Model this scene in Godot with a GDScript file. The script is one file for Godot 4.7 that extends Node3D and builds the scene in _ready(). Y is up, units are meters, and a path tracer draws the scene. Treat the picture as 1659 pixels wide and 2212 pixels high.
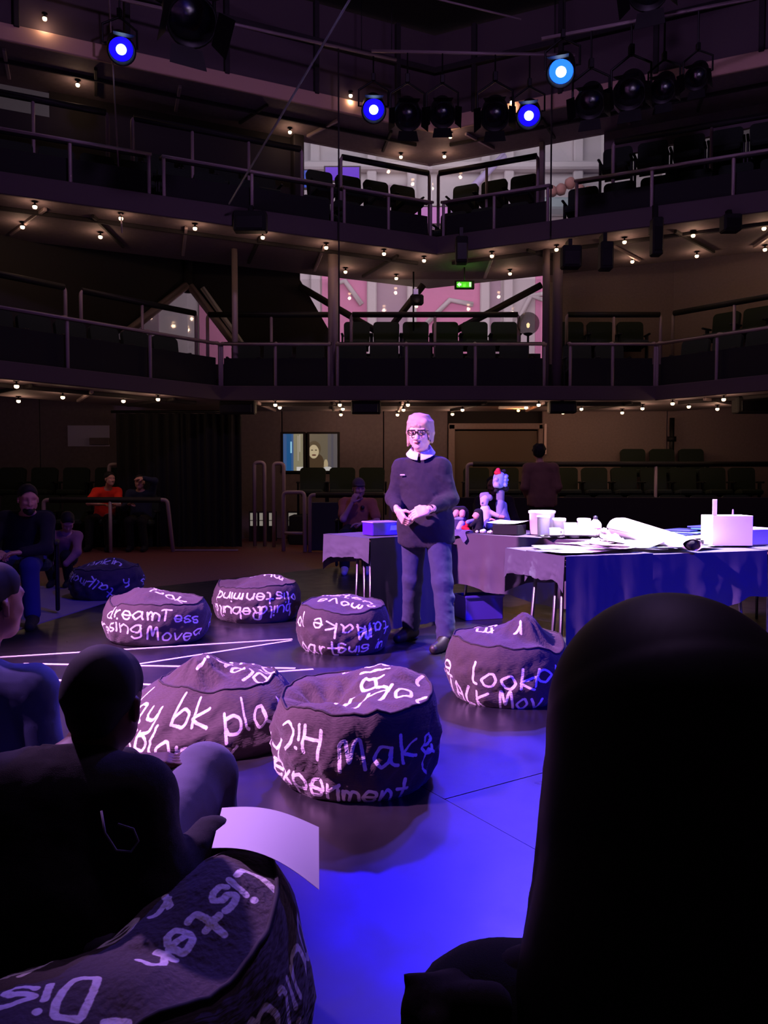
extends Node3D

const CEN := Vector3(0.9, 0, -5.9)     # middle of the seven-sided auditorium
const HALF := PI / 7.0
var rng := RandomNumberGenerator.new()
var taken := {}
var mats := {}
var no1 := FastNoiseLite.new()
var weave: NoiseTexture2D
var grain: NoiseTexture2D
var seat_proto: Node3D
var lamp_protos := {}

func _ready():
	rng.seed = 7
	no1.seed = 3
	no1.frequency = 1.0
	set_view()
	set_lights()
	make_materials()
	shell()
	galleries()
	ground_level()
	rigging()
	downlights()
	furniture()
	bean_bags()
	people()

func set_view():
	var cam := Camera3D.new()
	cam.name = "camera"
	add_child(cam)
	cam.position = Vector3(0, 1.2, 0)
	cam.rotation.x = -atan(71.0 / 1736.0)
	cam.fov = rad_to_deg(2.0 * atan(1106.0 / 1736.0))
	cam.near = 0.05
	cam.far = 80.0
	var env := Environment.new()
	env.background_mode = Environment.BG_COLOR
	env.background_color = Color(0, 0, 0)
	env.tonemap_mode = Environment.TONE_MAPPER_LINEAR
	env.tonemap_exposure = 1.0
	env.sdfgi_enabled = true
	env.ssao_enabled = true
	env.ssil_enabled = true
	var we := WorldEnvironment.new()
	we.name = "environment"
	we.environment = env
	add_child(we)

func spot(called: String, at: Vector3, to: Vector3, col: Color, energy: float, angle: float, soft := 0.6, size := 0.12):
	var l := SpotLight3D.new()
	l.name = called
	add_child(l, true)
	l.look_at_from_position(at, to, Vector3.UP if absf((to - at).normalized().y) < 0.98 else Vector3.RIGHT)
	l.light_color = col
	l.light_energy = energy
	l.spot_angle = angle
	l.spot_range = 40.0
	l.spot_attenuation = 2.0
	l.spot_angle_attenuation = soft
	l.light_size = size
	l.shadow_enabled = true
	return l

func set_lights():
	# lavender key lantern high on the left of the stage
	spot("key_spot", Vector3(-6.2, 6.6, -2.2), Vector3(-0.1, 0.2, -5.0), Color(0.97, 0.63, 1.0), 350.0, 17.5, 0.5, 0.16)
	# narrow lavender lantern from the far left across the front beanbag
	spot("front_spot", Vector3(-5.7, 7.1, -7.6), Vector3(-0.29, 0.48, -1.72), Color(0.85, 0.6, 1.0), 170.0, 3.1, 1.0, 0.14)
	# overhead lantern on the work tables
	spot("table_spot", Vector3(1.9, 8.4, -6.1), Vector3(1.7, 0.7, -5.75), Color(0.92, 0.84, 1.0), 850.0, 10.5, 0.9, 0.15)
	# blue lantern high on the right, towards the table fronts
	spot("blue_front_spot", Vector3(5.6, 6.8, 1.4), Vector3(1.25, 0.4, -5.4), Color(0.13, 0.11, 1.0), 170.0, 18.5, 0.9, 0.2)
	# unseen violet fill under the roof, added to lift the dark galleries
	var violet_fill := OmniLight3D.new()
	violet_fill.name = "violet_fill_light"
	add_child(violet_fill)
	violet_fill.position = Vector3(0.9, 8.3, -5.2)
	violet_fill.light_color = Color(0.84, 0.64, 1.0)
	violet_fill.light_energy = 9.0
	violet_fill.light_size = 0.3
	violet_fill.omni_range = 40.0
	violet_fill.omni_attenuation = 2.0
	violet_fill.shadow_enabled = true
	# the light of the hall outside the glazing
	hall_light(Vector3(1.0, 5.6, -18.6), Vector3(0, 0, -1), Vector2(9.0, 2.0), Color(1.0, 0.9, 0.98), 15.0)
	hall_light(Vector3(1.0, 10.4, -18.4), Vector3(0, -0.3, -1), Vector2(10.0, 1.6), Color(0.95, 0.92, 1.0), 17.0)
	hall_light(Vector3(-10.6, 6.4, -11.5), Vector3(-1, 0, -0.6), Vector2(5.0, 3.0), Color(0.95, 0.88, 1.0), 6.0)

func hall_light(at: Vector3, towards: Vector3, size: Vector2, col: Color, energy: float):
	var l := AreaLight3D.new()
	l.name = "hall_light"
	add_child(l, true)
	l.look_at_from_position(at, at + towards, Vector3.UP)
	l.area_size = size
	l.light_color = col
	l.light_energy = energy
	l.area_range = 40.0
	l.shadow_enabled = true

# ---------------------------------------------------------------- bookkeeping
func numbered(n: String) -> String:
	if not taken.has(n):
		taken[n] = 0
		return n
	taken[n] += 1
	return "%s_%03d" % [n, taken[n]]

func tag(o: Node, label := "", category := "", group := "", kind := ""):
	if label: o.set_meta("label", label)
	if category: o.set_meta("category", category)
	if group: o.set_meta("group", group)
	if kind: o.set_meta("kind", kind)
	return o

func thing(called: String, label: String, category: String, at := Vector3.ZERO, turn := 0.0, group := "") -> Node3D:
	var o := Node3D.new()
	o.name = numbered(called)
	add_child(o)
	o.position = at
	o.rotation.y = turn
	tag(o, label, category, group)
	return o

func put(called: String, st, m: Material, parent: Node = null) -> MeshInstance3D:
	var mi := MeshInstance3D.new()
	if st is SurfaceTool:
		st.generate_normals()
		mi.mesh = st.commit()
	else:
		mi.mesh = st
	mi.material_override = m
	mi.cast_shadow = GeometryInstance3D.SHADOW_CASTING_SETTING_ON
	if parent == null:
		mi.name = numbered(called)
		add_child(mi)
	else:
		mi.name = called
		parent.add_child(mi, true)
	return mi

func struct(called: String, st, m: Material, parent: Node = null) -> MeshInstance3D:
	var o := put(called, st, m, parent)
	o.set_meta("kind", "structure")
	return o

func dup(src: Node3D, at: Vector3, turn: float, label: String, group := "") -> Node3D:
	var o: Node3D = src.duplicate()
	o.name = numbered(src.name)
	add_child(o)
	o.position = at
	o.rotation = Vector3(0, turn, 0)
	if label: o.set_meta("label", label)
	if group: o.set_meta("group", group)
	return o

func mat(col: Color, rough := 0.8, metal := 0.0, key := "") -> StandardMaterial3D:
	var k := "%s %s %s %s" % [col.to_html(), rough, metal, key]
	if mats.has(k): return mats[k]
	var m := StandardMaterial3D.new()
	m.albedo_color = col
	m.roughness = rough
	m.metallic = metal
	mats[k] = m
	return m

func fabric(col: Color, scale := 14.0, depth := 0.5) -> StandardMaterial3D:
	var m := mat(col, 0.92, 0.0, "fabric%s" % scale)
	m.normal_enabled = true
	m.normal_texture = weave
	m.normal_scale = depth
	m.uv1_triplanar = true
	m.uv1_scale = Vector3.ONE * scale
	m.rim_enabled = true
	m.rim = 0.2
	m.rim_tint = 0.6
	return m

func glow(col: Color, energy: float) -> StandardMaterial3D:
	var m := mat(Color(0.05, 0.05, 0.05), 0.4, 0.0, "glow%s%s" % [col.to_html(), energy])
	m.emission_enabled = true
	m.emission = col
	m.emission_energy_multiplier = energy
	return m

func noise_tex(freq: float, normal: bool, ramp: Gradient = null, size := 512, octaves := 4) -> NoiseTexture2D:
	var n := FastNoiseLite.new()
	n.seed = int(freq * 1000)
	n.frequency = freq
	n.fractal_octaves = octaves
	var t := NoiseTexture2D.new()
	t.width = size
	t.height = size
	t.seamless = true
	t.noise = n
	t.as_normal_map = normal
	t.bump_strength = 4.0
	if ramp: t.color_ramp = ramp
	return t

func ramp2(a: Color, b: Color) -> Gradient:
	var g := Gradient.new()
	g.set_color(0, a)
	g.set_color(1, b)
	return g

var M := {}
func make_materials():
	weave = noise_tex(0.09, true)
	grain = noise_tex(0.02, false, ramp2(Color(0.78, 0.78, 0.78), Color(1, 1, 1)))
	M.vinyl = mat(Color(0.098, 0.093, 0.115), 0.34, 0.0, "vinyl")
	M.vinyl.roughness_texture = noise_tex(0.013, false, ramp2(Color(0.62, 0.62, 0.62), Color(1, 1, 1)))
	M.vinyl.roughness = 0.43
	M.vinyl.metallic_specular = 0.62
	M.vinyl.uv1_triplanar = true
	M.vinyl.uv1_scale = Vector3.ONE * 0.5
	M.wood = mat(Color(0.48, 0.27, 0.24), 0.55, 0.0, "wood")
	M.wood.albedo_texture = grain
	M.wood.uv1_triplanar = true
	M.wood.uv1_scale = Vector3(3.0, 3.0, 0.5)
	M.soffit = mat(Color(0.47, 0.41, 0.43), 0.8, 0.0, "soffit")
	M.soffit.albedo_texture = noise_tex(0.03, false, ramp2(Color(0.9, 0.9, 0.9), Color(1, 1, 1)), 512, 3)
	M.soffit.uv1_triplanar = true
	M.soffit.uv1_scale = Vector3.ONE * 0.6
	M.beige = mat(Color(0.56, 0.48, 0.47), 0.75, 0.0, "beige")
	var fine := noise_tex(0.05, false, ramp2(Color(0.92, 0.92, 0.92), Color(1, 1, 1)), 512, 3)
	M.beige.albedo_texture = fine
	M.beige.uv1_triplanar = true
	M.beige.uv1_scale = Vector3.ONE * 0.7
	M.lip = mat(Color(0.78, 0.64, 0.55), 0.75)
	M.dark_panel = mat(Color(0.13, 0.11, 0.12), 0.8)
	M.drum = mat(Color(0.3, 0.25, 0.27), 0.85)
	M.black = mat(Color(0.035, 0.035, 0.04), 0.85)
	M.black_metal = mat(Color(0.05, 0.05, 0.055), 0.5, 0.3)
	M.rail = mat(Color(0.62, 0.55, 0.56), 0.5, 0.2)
	M.pad = mat(Color(0.04, 0.035, 0.04), 0.7)
	M.seat = fabric(Color(0.12, 0.17, 0.13), 8.0, 0.4)
	M.seat_shell = mat(Color(0.09, 0.1, 0.09), 0.6)
	M.steel = mat(Color(0.62, 0.62, 0.66), 0.35, 0.85)
	M.curtain = fabric(Color(0.018, 0.018, 0.022), 6.0, 0.5)
	M.glass = mat(Color(0.9, 0.95, 1.0, 0.08), 0.05, 0.0, "pane")
	M.glass.transparency = BaseMaterial3D.TRANSPARENCY_ALPHA
	M.white = mat(Color(0.86, 0.85, 0.84), 0.6)
	M.paper = mat(Color(0.88, 0.87, 0.86), 0.8)
	M.tape = mat(Color(0.9, 0.88, 0.9), 0.6)

# ---------------------------------------------------------------- shapes
func begin(smooth := false) -> SurfaceTool:
	var st := SurfaceTool.new()
	st.begin(Mesh.PRIMITIVE_TRIANGLES)
	st.set_smooth_group(0 if smooth else -1)
	return st

func tri(st: SurfaceTool, a: Vector3, b: Vector3, c: Vector3, out: Vector3):
	if (b - a).cross(c - a).dot(out) > 0.0:
		st.add_vertex(a); st.add_vertex(c); st.add_vertex(b)
	else:
		st.add_vertex(a); st.add_vertex(b); st.add_vertex(c)

func quad(st: SurfaceTool, a: Vector3, b: Vector3, c: Vector3, d: Vector3, out: Vector3):
	tri(st, a, b, c, out)
	tri(st, a, c, d, out)

func box(st: SurfaceTool, mid: Vector3, size: Vector3, bs := Basis(), bev := 0.0):
	var h := size * 0.5
	bev = minf(bev, minf(h.x, minf(h.y, h.z)) * 0.9)
	for ax in 3:
		for sg in [-1.0, 1.0]:
			var n := Vector3.ZERO
			n[ax] = sg
			var u := Vector3.ZERO
			u[(ax + 1) % 3] = h[(ax + 1) % 3] - bev
			var v := Vector3.ZERO
			v[(ax + 2) % 3] = h[(ax + 2) % 3] - bev
			var o: Vector3 = n * h[ax]
			quad(st, mid + bs * (o - u - v), mid + bs * (o + u - v), mid + bs * (o + u + v), mid + bs * (o - u + v), bs * n)
	if bev <= 0.0: return
	for ax in 3:
		var p := (ax + 1) % 3
		var q := (ax + 2) % 3
		for sp in [-1.0, 1.0]:
			for sq in [-1.0, 1.0]:
				var e := Vector3.ZERO
				e[ax] = h[ax] - bev
				var a := Vector3.ZERO
				a[p] = sp * h[p]; a[q] = sq * (h[q] - bev)
				var b := Vector3.ZERO
				b[p] = sp * (h[p] - bev); b[q] = sq * h[q]
				quad(st, mid + bs * (a - e), mid + bs * (a + e), mid + bs * (b + e), mid + bs * (b - e), bs * (a + b))
	for sx in [-1.0, 1.0]:
		for sy in [-1.0, 1.0]:
			for sz in [-1.0, 1.0]:
				var s := Vector3(sx, sy, sz)
				tri(st, mid + bs * (s * Vector3(h.x, h.y - bev, h.z - bev)), mid + bs * (s * Vector3(h.x - bev, h.y, h.z - bev)), mid + bs * (s * Vector3(h.x - bev, h.y - bev, h.z)), bs * s)

func tube(st: SurfaceTool, pts: Array, r, sides := 8, caps := true):
	var n := pts.size()
	var up := Vector3.UP
	var t0: Vector3 = (pts[1] - pts[0]).normalized()
	if absf(t0.y) > 0.9: up = Vector3.RIGHT
	var side := t0.cross(up).normalized()
	var rings := []
	for i in n:
		var t: Vector3 = ((pts[mini(i + 1, n - 1)] - pts[maxi(i - 1, 0)]) as Vector3).normalized()
		side = (side - t * side.dot(t)).normalized()
		var fw := t.cross(side)
		var rr: float = r[i] if r is Array else r
		var ring := []
		for k in sides:
			var a := TAU * k / sides
			ring.append(pts[i] + (side * cos(a) + fw * sin(a)) * rr)
		rings.append(ring)
	for i in n - 1:
		var mid: Vector3 = (pts[i] + pts[i + 1]) * 0.5
		for k in sides:
			var k2 := (k + 1) % sides
			quad(st, rings[i][k], rings[i][k2], rings[i + 1][k2], rings[i + 1][k], (rings[i][k] + rings[i + 1][k2]) * 0.5 - mid)
	if caps:
		for e in [0, n - 1]:
			var o: Vector3 = pts[0] - pts[1] if e == 0 else pts[n - 1] - pts[n - 2]
			for k in range(1, sides - 1):
				tri(st, rings[e][0], rings[e][k], rings[e][k + 1], o)

func arc_pts(a: Vector3, corner: Vector3, b: Vector3, r: float, n := 4) -> Array:
	# rounded bend a - corner - b
	var p0 := corner + (a - corner).normalized() * r
	var p1 := corner + (b - corner).normalized() * r
	var out := []
	for i in n + 1:
		var t := float(i) / n
		out.append(p0.lerp(corner, t).lerp(corner.lerp(p1, t), t))
	return out

func lathe(st: SurfaceTool, prof: Array, sides := 24, xf := Transform3D()):
	for i in prof.size() - 1:
		var a: Vector2 = prof[i]
		var b: Vector2 = prof[i + 1]
		for k in sides:
			var c0 := Vector3(cos(TAU * k / sides), 0, sin(TAU * k / sides))
			var c1 := Vector3(cos(TAU * (k + 1) / sides), 0, sin(TAU * (k + 1) / sides))
			var d := b - a
			var o := (c0 + c1) * 0.5 * d.y + Vector3.UP * -d.x
			o = o if o.length() > 1e-6 else c0
			var q := [xf * (c0 * a.x + Vector3.UP * a.y), xf * (c1 * a.x + Vector3.UP * a.y), xf * (c1 * b.x + Vector3.UP * b.y), xf * (c0 * b.x + Vector3.UP * b.y)]
			if a.x > 1e-5: tri(st, q[0], q[1], q[2], xf.basis * o)
			if b.x > 1e-5: tri(st, q[0], q[2], q[3], xf.basis * o)

func extrude(st: SurfaceTool, poly: PackedVector2Array, xf: Transform3D, depth: float):
	# outline in the xf plane (x right, y up), thickness along xf z
	var idx := Geometry2D.triangulate_polygon(poly)
	var z := xf.basis.z.normalized()
	var off := xf.basis.z * depth
	for i in range(0, idx.size(), 3):
		var p := []
		for j in 3: p.append(xf * Vector3(poly[idx[i + j]].x, poly[idx[i + j]].y, 0))
		tri(st, p[0], p[1], p[2], -z)
		tri(st, p[0] + off, p[1] + off, p[2] + off, z)
	var ccw := not Geometry2D.is_polygon_clockwise(poly)
	for i in poly.size():
		var a := poly[i]
		var b := poly[(i + 1) % poly.size()]
		var nn := Vector2(b.y - a.y, a.x - b.x) * (1.0 if ccw else -1.0)
		var pa := xf * Vector3(a.x, a.y, 0)
		var pb := xf * Vector3(b.x, b.y, 0)
		quad(st, pa, pb, pb + off, pa + off, xf.basis * Vector3(nn.x, nn.y, 0))

func flat_slab(st: SurfaceTool, pts: Array, y0: float, y1: float):
	# outline given as Vector2(x, z), thickness from y0 up to y1
	var poly := PackedVector2Array()
	for p in pts: poly.append(Vector2(p.x, -p.y))
	extrude(st, poly, Transform3D(Basis(Vector3(1, 0, 0), Vector3(0, 0, -1), Vector3(0, 1, 0)), Vector3(0, y0, 0)), y1 - y0)

func sheet(st: SurfaceTool, nu: int, nv: int, f: Callable, thick := 0.0):
	# a grid of points f(u, v); with thick, a second side below it
	var g := []
	for j in nv + 1:
		for i in nu + 1:
			g.append((f as Callable).call(float(i) / nu, float(j) / nv))
	var w := nu + 1
	var out: Vector3 = (g[1] - g[0]).cross(g[w] - g[0])
	for j in nv:
		for i in nu:
			var a: Vector3 = g[j * w + i]
			var b: Vector3 = g[j * w + i + 1]
			var c: Vector3 = g[(j + 1) * w + i + 1]
			var d: Vector3 = g[(j + 1) * w + i]
			var n := (b - a).cross(d - a)
			if n.dot(out) < -1e-12 and thick == 0.0: pass
			# keep the grid's own winding, so that folds stay smooth
			st.add_vertex(a); st.add_vertex(c); st.add_vertex(b)
			st.add_vertex(a); st.add_vertex(d); st.add_vertex(c)

# side k of a seven-sided ring: its frame at inradius r, x along the side (to the right as seen from inside), z towards the middle
func side(phi: float, r: float, y: float) -> Transform3D:
	var n := Vector3(sin(phi), 0, -cos(phi))
	return Transform3D(Basis(Vector3(cos(phi), 0, sin(phi)), Vector3.UP, -n), CEN + n * r + Vector3.UP * y)

func corner(phi: float, r_in: float) -> Vector2:
	var R := r_in / cos(HALF)
	return Vector2(CEN.x + sin(phi) * R, CEN.z - cos(phi) * R)

func in_view(p: Vector3, margin := 60.0) -> bool:
	if p.z > -0.3: return false
	var px := 829.5 + p.x / -p.z * 1736.0
	return px > -margin and px < 1659.0 + margin

const ORD := ["first", "second", "third", "fourth", "fifth", "sixth", "seventh", "eighth", "ninth", "tenth", "eleventh", "twelfth", "thirteenth", "fourteenth", "fifteenth", "sixteenth", "seventeenth", "eighteenth", "nineteenth", "twentieth", "twenty-first", "twenty-second", "twenty-third", "twenty-fourth", "twenty-fifth", "twenty-sixth"]
# ---------------------------------------------------------------- the setting
func shell():
	# the big hall that holds the theatre
	var hall := mat(Color(0.8, 0.76, 0.76), 0.85, 0.0, "hall")
	var pink := mat(Color(0.84, 0.54, 0.68), 0.85)
	var dusk := mat(Color(0.66, 0.56, 0.62), 0.85)
	var st := begin()
	box(st, Vector3(1, 6.2, -22.2), Vector3(34, 13.4, 0.4))
	var wb := struct("wall_back", st, hall)
	# tall painted bays and pilasters of the hall wall
	var bays := [[-2.2, 0.5, 0], [-1.05, 1.25, 1], [0.2, 0.9, 2], [1.75, 1.75, 1], [2.9, 0.5, 2], [4.4, 0.6, 1], [6.6, 1.2, 0], [-4.4, 1.2, 1], [-6.6, 1.0, 2]]
	for b in bays:
		st = begin()
		box(st, Vector3(b[0], 4.6, -21.97), Vector3(b[1], 9.0 if b[2] != 1 else 6.2, 0.06))
		struct("bay_panel", st, [hall, pink, dusk][b[2]], wb)
	for x in [-1.85, -0.33, 0.75, 2.72, 3.35, 5.2, 7.6, -3.6]:
		st = begin()
		box(st, Vector3(x, 5.2, -21.9), Vector3(0.26, 10.4, 0.2), Basis(), 0.03)
		struct("pilaster", st, hall, wb)
	for a in [[1.15, 5.4, 2.4, 5.9], [3.5, 5.2, 4.4, 6.0], [3.9, 6.1, 4.9, 5.5], [-1.5, 6.4, -0.6, 5.9]]:
		st = begin(true)
		tube(st, [Vector3(a[0], a[1], -21.86), Vector3((a[0] + a[2]) * 0.5, maxf(a[1], a[3]) + 0.12, -21.86), Vector3(a[2], a[3], -21.86)], 0.07, 8)
		struct("moulding", st, hall, wb)
	# upper arcade of the hall: cornice, arch mouldings
	for y in [8.1, 9.55]:
		st = begin()
		box(st, Vector3(1, y, -21.85), Vector3(34, 0.22, 0.34), Basis(), 0.05)
		struct("cornice", st, hall, wb)
	st = begin(true)
	tube(st, [Vector3(1.3, 7.9, -21.7), Vector3(2.3, 8.9, -21.7), Vector3(3.2, 9.8, -21.7)], 0.09, 8)
	struct("moulding", st, mat(Color(0.8, 0.72, 0.9), 0.8), wb)
	st = begin()
	box(st, Vector3(-16, 6.2, -8), Vector3(0.4, 13.4, 28.8))
	struct("wall_left", st, hall)
	st = begin()
	box(st, Vector3(18, 6.2, -8), Vector3(0.4, 13.4, 28.8))
	struct("wall_right", st, hall)
	st = begin()
	box(st, Vector3(1, 6.2, 6.4), Vector3(34, 13.4, 0.4))
	struct("wall_front", st, M.drum)
	st = begin()
	box(st, Vector3(1, 13.0, -8), Vector3(34.4, 0.4, 29))
	struct("ceiling", st, M.black)
	st = begin()
	box(st, Vector3(1, -0.16, -8), Vector3(34.4, 0.3, 29))
	struct("floor", st, M.wood)
	# stage floor: wide strips of black vinyl with open seams
	var stage := PackedVector2Array([Vector2(-3.3, 1.5), Vector2(-3.1, -3), Vector2(-2.93, -6.09), Vector2(-2.53, -8.95), Vector2(-0.69, -10.93), Vector2(3, -11.2), Vector2(5.6, -8.6), Vector2(6.1, -3), Vector2(5.6, 1.5)])
	var root := thing("stage_floor", "", "")
	root.set_meta("kind", "structure")
	var dirn := Vector2(0.54, 0.84).normalized()
	var nrm := Vector2(dirn.y, -dirn.x)
	for i in range(-7, 10):
		for j in 2:
			var o := Vector2(0.24, -2.95) + nrm * (i * 1.5)
			var y0 := -14.0 if j == 0 else -0.02
			var y1 := -0.026 if j == 0 else 20.0
			var cut := PackedVector2Array([o + nrm * 0.0015 + dirn * (y0 + (i % 2) * 1.2), o + nrm * 1.4985 + dirn * (y0 + (i % 2) * 1.2), o + nrm * 1.4985 + dirn * (y1 + (i % 2) * 1.2), o + nrm * 0.0015 + dirn * (y1 + (i % 2) * 1.2)])
			for piece in Geometry2D.intersect_polygons(stage, cut):
				st = begin()
				flat_slab(st, Array(piece), -0.01, 0.0)
				struct("vinyl_sheet", st, M.vinyl, root)
	# pale floorboards between the stage and the left seats
	st = begin()
	flat_slab(st, [Vector2(-5.6, -5.0), Vector2(-2.95, -5.0), Vector2(-2.95, -6.09), Vector2(-2.56, -8.8), Vector2(-5.6, -9.2)], -0.009, 0.004)
	struct("floor_mat", st, mat(Color(0.52, 0.48, 0.54), 0.7))
	# white tape on the stage
	var lines := [
		[[-2.588, -5.371], [-0.688, -5.985], "longest white tape line, from the left edge to the middle beanbag"],
		[[-1.638, -5.129], [-0.69, -5.93], "white tape line slanting up from behind the dark head to the middle beanbag"],
		[[-2.346, -5.181], [-0.562, -5.053], "nearly level white tape line in front of the beanbags, upper one of the near pair"],
		[[-1.255, -4.79], [-0.446, -5.028], "short white tape line just behind the tent-shaped beanbag"],
		[[-2.051, -4.77], [-1.27, -4.63], "short white tape line left of the dark head, nearest the camera"]]
	for l in lines:
		st = begin()
		var a := Vector3(l[0][0], 0.0015, l[0][1])
		var b := Vector3(l[1][0], 0.0015, l[1][1])
		var d := (b - a).normalized()
		box(st, (a + b) * 0.5, Vector3(0.03, 0.002, (b - a).length()), Basis.looking_at(d, Vector3.UP))
		tag(put("tape_line", st, M.tape), l[2], "tape", "tape lines on the stage")

func ring(called: String, phi0: float, rin: float, rout: float, y0: float, y1: float, m: Material, lip: Material, lip_h: float, sides: Array, beams := true):
	for k in sides:
		var phi: float = phi0 + k * HALF * 2.0
		var st := begin()
		var a := corner(phi - HALF, rin)
		var b := corner(phi + HALF, rin)
		var c := corner(phi + HALF, rout)
		var d := corner(phi - HALF, rout)
		flat_slab(st, [a, b, c, d], y0, y1)
		var s := struct(called, st, m)
		# edge trim along the front
		var fr := side(phi, rin, 0)
		var L := rin * tan(HALF) * 2.0
		st = begin()
		box(st, fr * Vector3(0, y0 + lip_h * 0.5 - 0.02, 0.03), Vector3(L + 0.02, lip_h, 0.06), fr.basis, 0.012)
		struct("edge_trim", st, lip, s)
		if not beams: continue
		# battens under the floor
		var n := 6
		for i in n:
			var x := (i + 0.5) / n * L - L * 0.5
			st = begin()
			var dpt := rout - rin - 0.3
			var sk := (rng.randf() - 0.5) * 0.9
			box(st, fr * Vector3(x, y0 - 0.025, -dpt * 0.5 - 0.1), Vector3(0.05, 0.05, dpt * 0.8), fr.basis * Basis(Vector3.UP, sk), 0.008)
			struct("batten", st, M.rail if i % 2 == 0 else M.dark_panel, s)
		st = begin()
		box(st, fr * Vector3(0, y0 - 0.03, -0.55), Vector3(L * 0.98, 0.06, 0.05), fr.basis, 0.01)
		struct("batten", st, M.dark_panel, s)

func wall_poly(called: String, fr: Transform3D, pts: Array, m: Material, thick := 0.08, parent: Node = null) -> MeshInstance3D:
	var st := begin()
	var p := PackedVector2Array()
	for q in pts: p.append(q)
	extrude(st, p, Transform3D(Basis(fr.basis.x, fr.basis.y, -fr.basis.z), fr.origin), thick)
	return struct(called, st, m, parent)

func strut(called: String, a: Vector3, b: Vector3, r: float, m: Material, parent: Node = null):
	var st := begin(true)
	tube(st, [a, b], r, 10)
	return struct(called, st, m, parent)

const L1 := 2.64
const L2 := 5.12

func galleries():
	# lower gallery, upper gallery, roof ring
	ring("gallery_floor", 0.0, 7.5, 9.8, L1 - 0.12, L1, M.soffit, M.drum, 0.24, [-2, -1, 0, 1, 2])
	ring("gallery_floor", HALF, 7.21, 9.44, L2 - 0.08, L2, M.soffit, M.drum, 0.3, [-2, -1, 0, 1])
	ring("roof_ring", HALF, 7.8, 9.2, 7.36, 7.56, M.soffit, M.lip, 0.24, [-2, -1, 0, 1])
	for k in [-2, -1, 0, 1]:
		var fr := side(HALF + k * HALF * 2.0, 7.86, 0)
		var L := 7.8 * tan(HALF) * 2.0
		var st := begin()
		box(st, fr * Vector3(0, 8.3, 0), Vector3(L + 0.1, 1.5, 0.1), fr.basis)
		var w := struct("roof_drum", st, M.drum)
		for i in 5:
			st = begin()
			box(st, fr * Vector3((i - 2) * L / 5.0, 8.3, 0.09), Vector3(0.08, 1.5, 0.1), fr.basis, 0.01)
			struct("drum_rib", st, M.dark_panel, w)
		st = begin()
		box(st, fr * Vector3(0, 8.4, 0.1), Vector3(L, 0.1, 0.1), fr.basis, 0.01)
		struct("drum_rib", st, M.dark_panel, w)
	var rd := begin()
	var rp := []
	for k in 7: rp.append(corner(HALF * 2.0 * k, 9.2))
	flat_slab(rd, rp, 9.1, 9.25)
	struct("roof_deck", rd, M.black)
	# raised back row floors
	for k in [-1, 0, 1]:
		var st := begin()
		var phi: float = k * HALF * 2.0
		flat_slab(st, [corner(phi - HALF, 8.55), corner(phi + HALF, 8.55), corner(phi + HALF, 9.68), corner(phi - HALF, 9.68)], L1, 3.25)
		struct("row_step", st, M.black)
	for k in [-1, 0]:
		var st := begin()
		var phi: float = HALF + k * HALF * 2.0
		flat_slab(st, [corner(phi - HALF, 8.2), corner(phi + HALF, 8.2) if k == -1 else corner(phi + HALF, 8.2), corner(phi + HALF, 9.06), corner(phi - HALF, 9.06)], L2, 5.42)
		struct("row_step", st, M.black)
	lower_gallery()
	upper_gallery()

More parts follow.
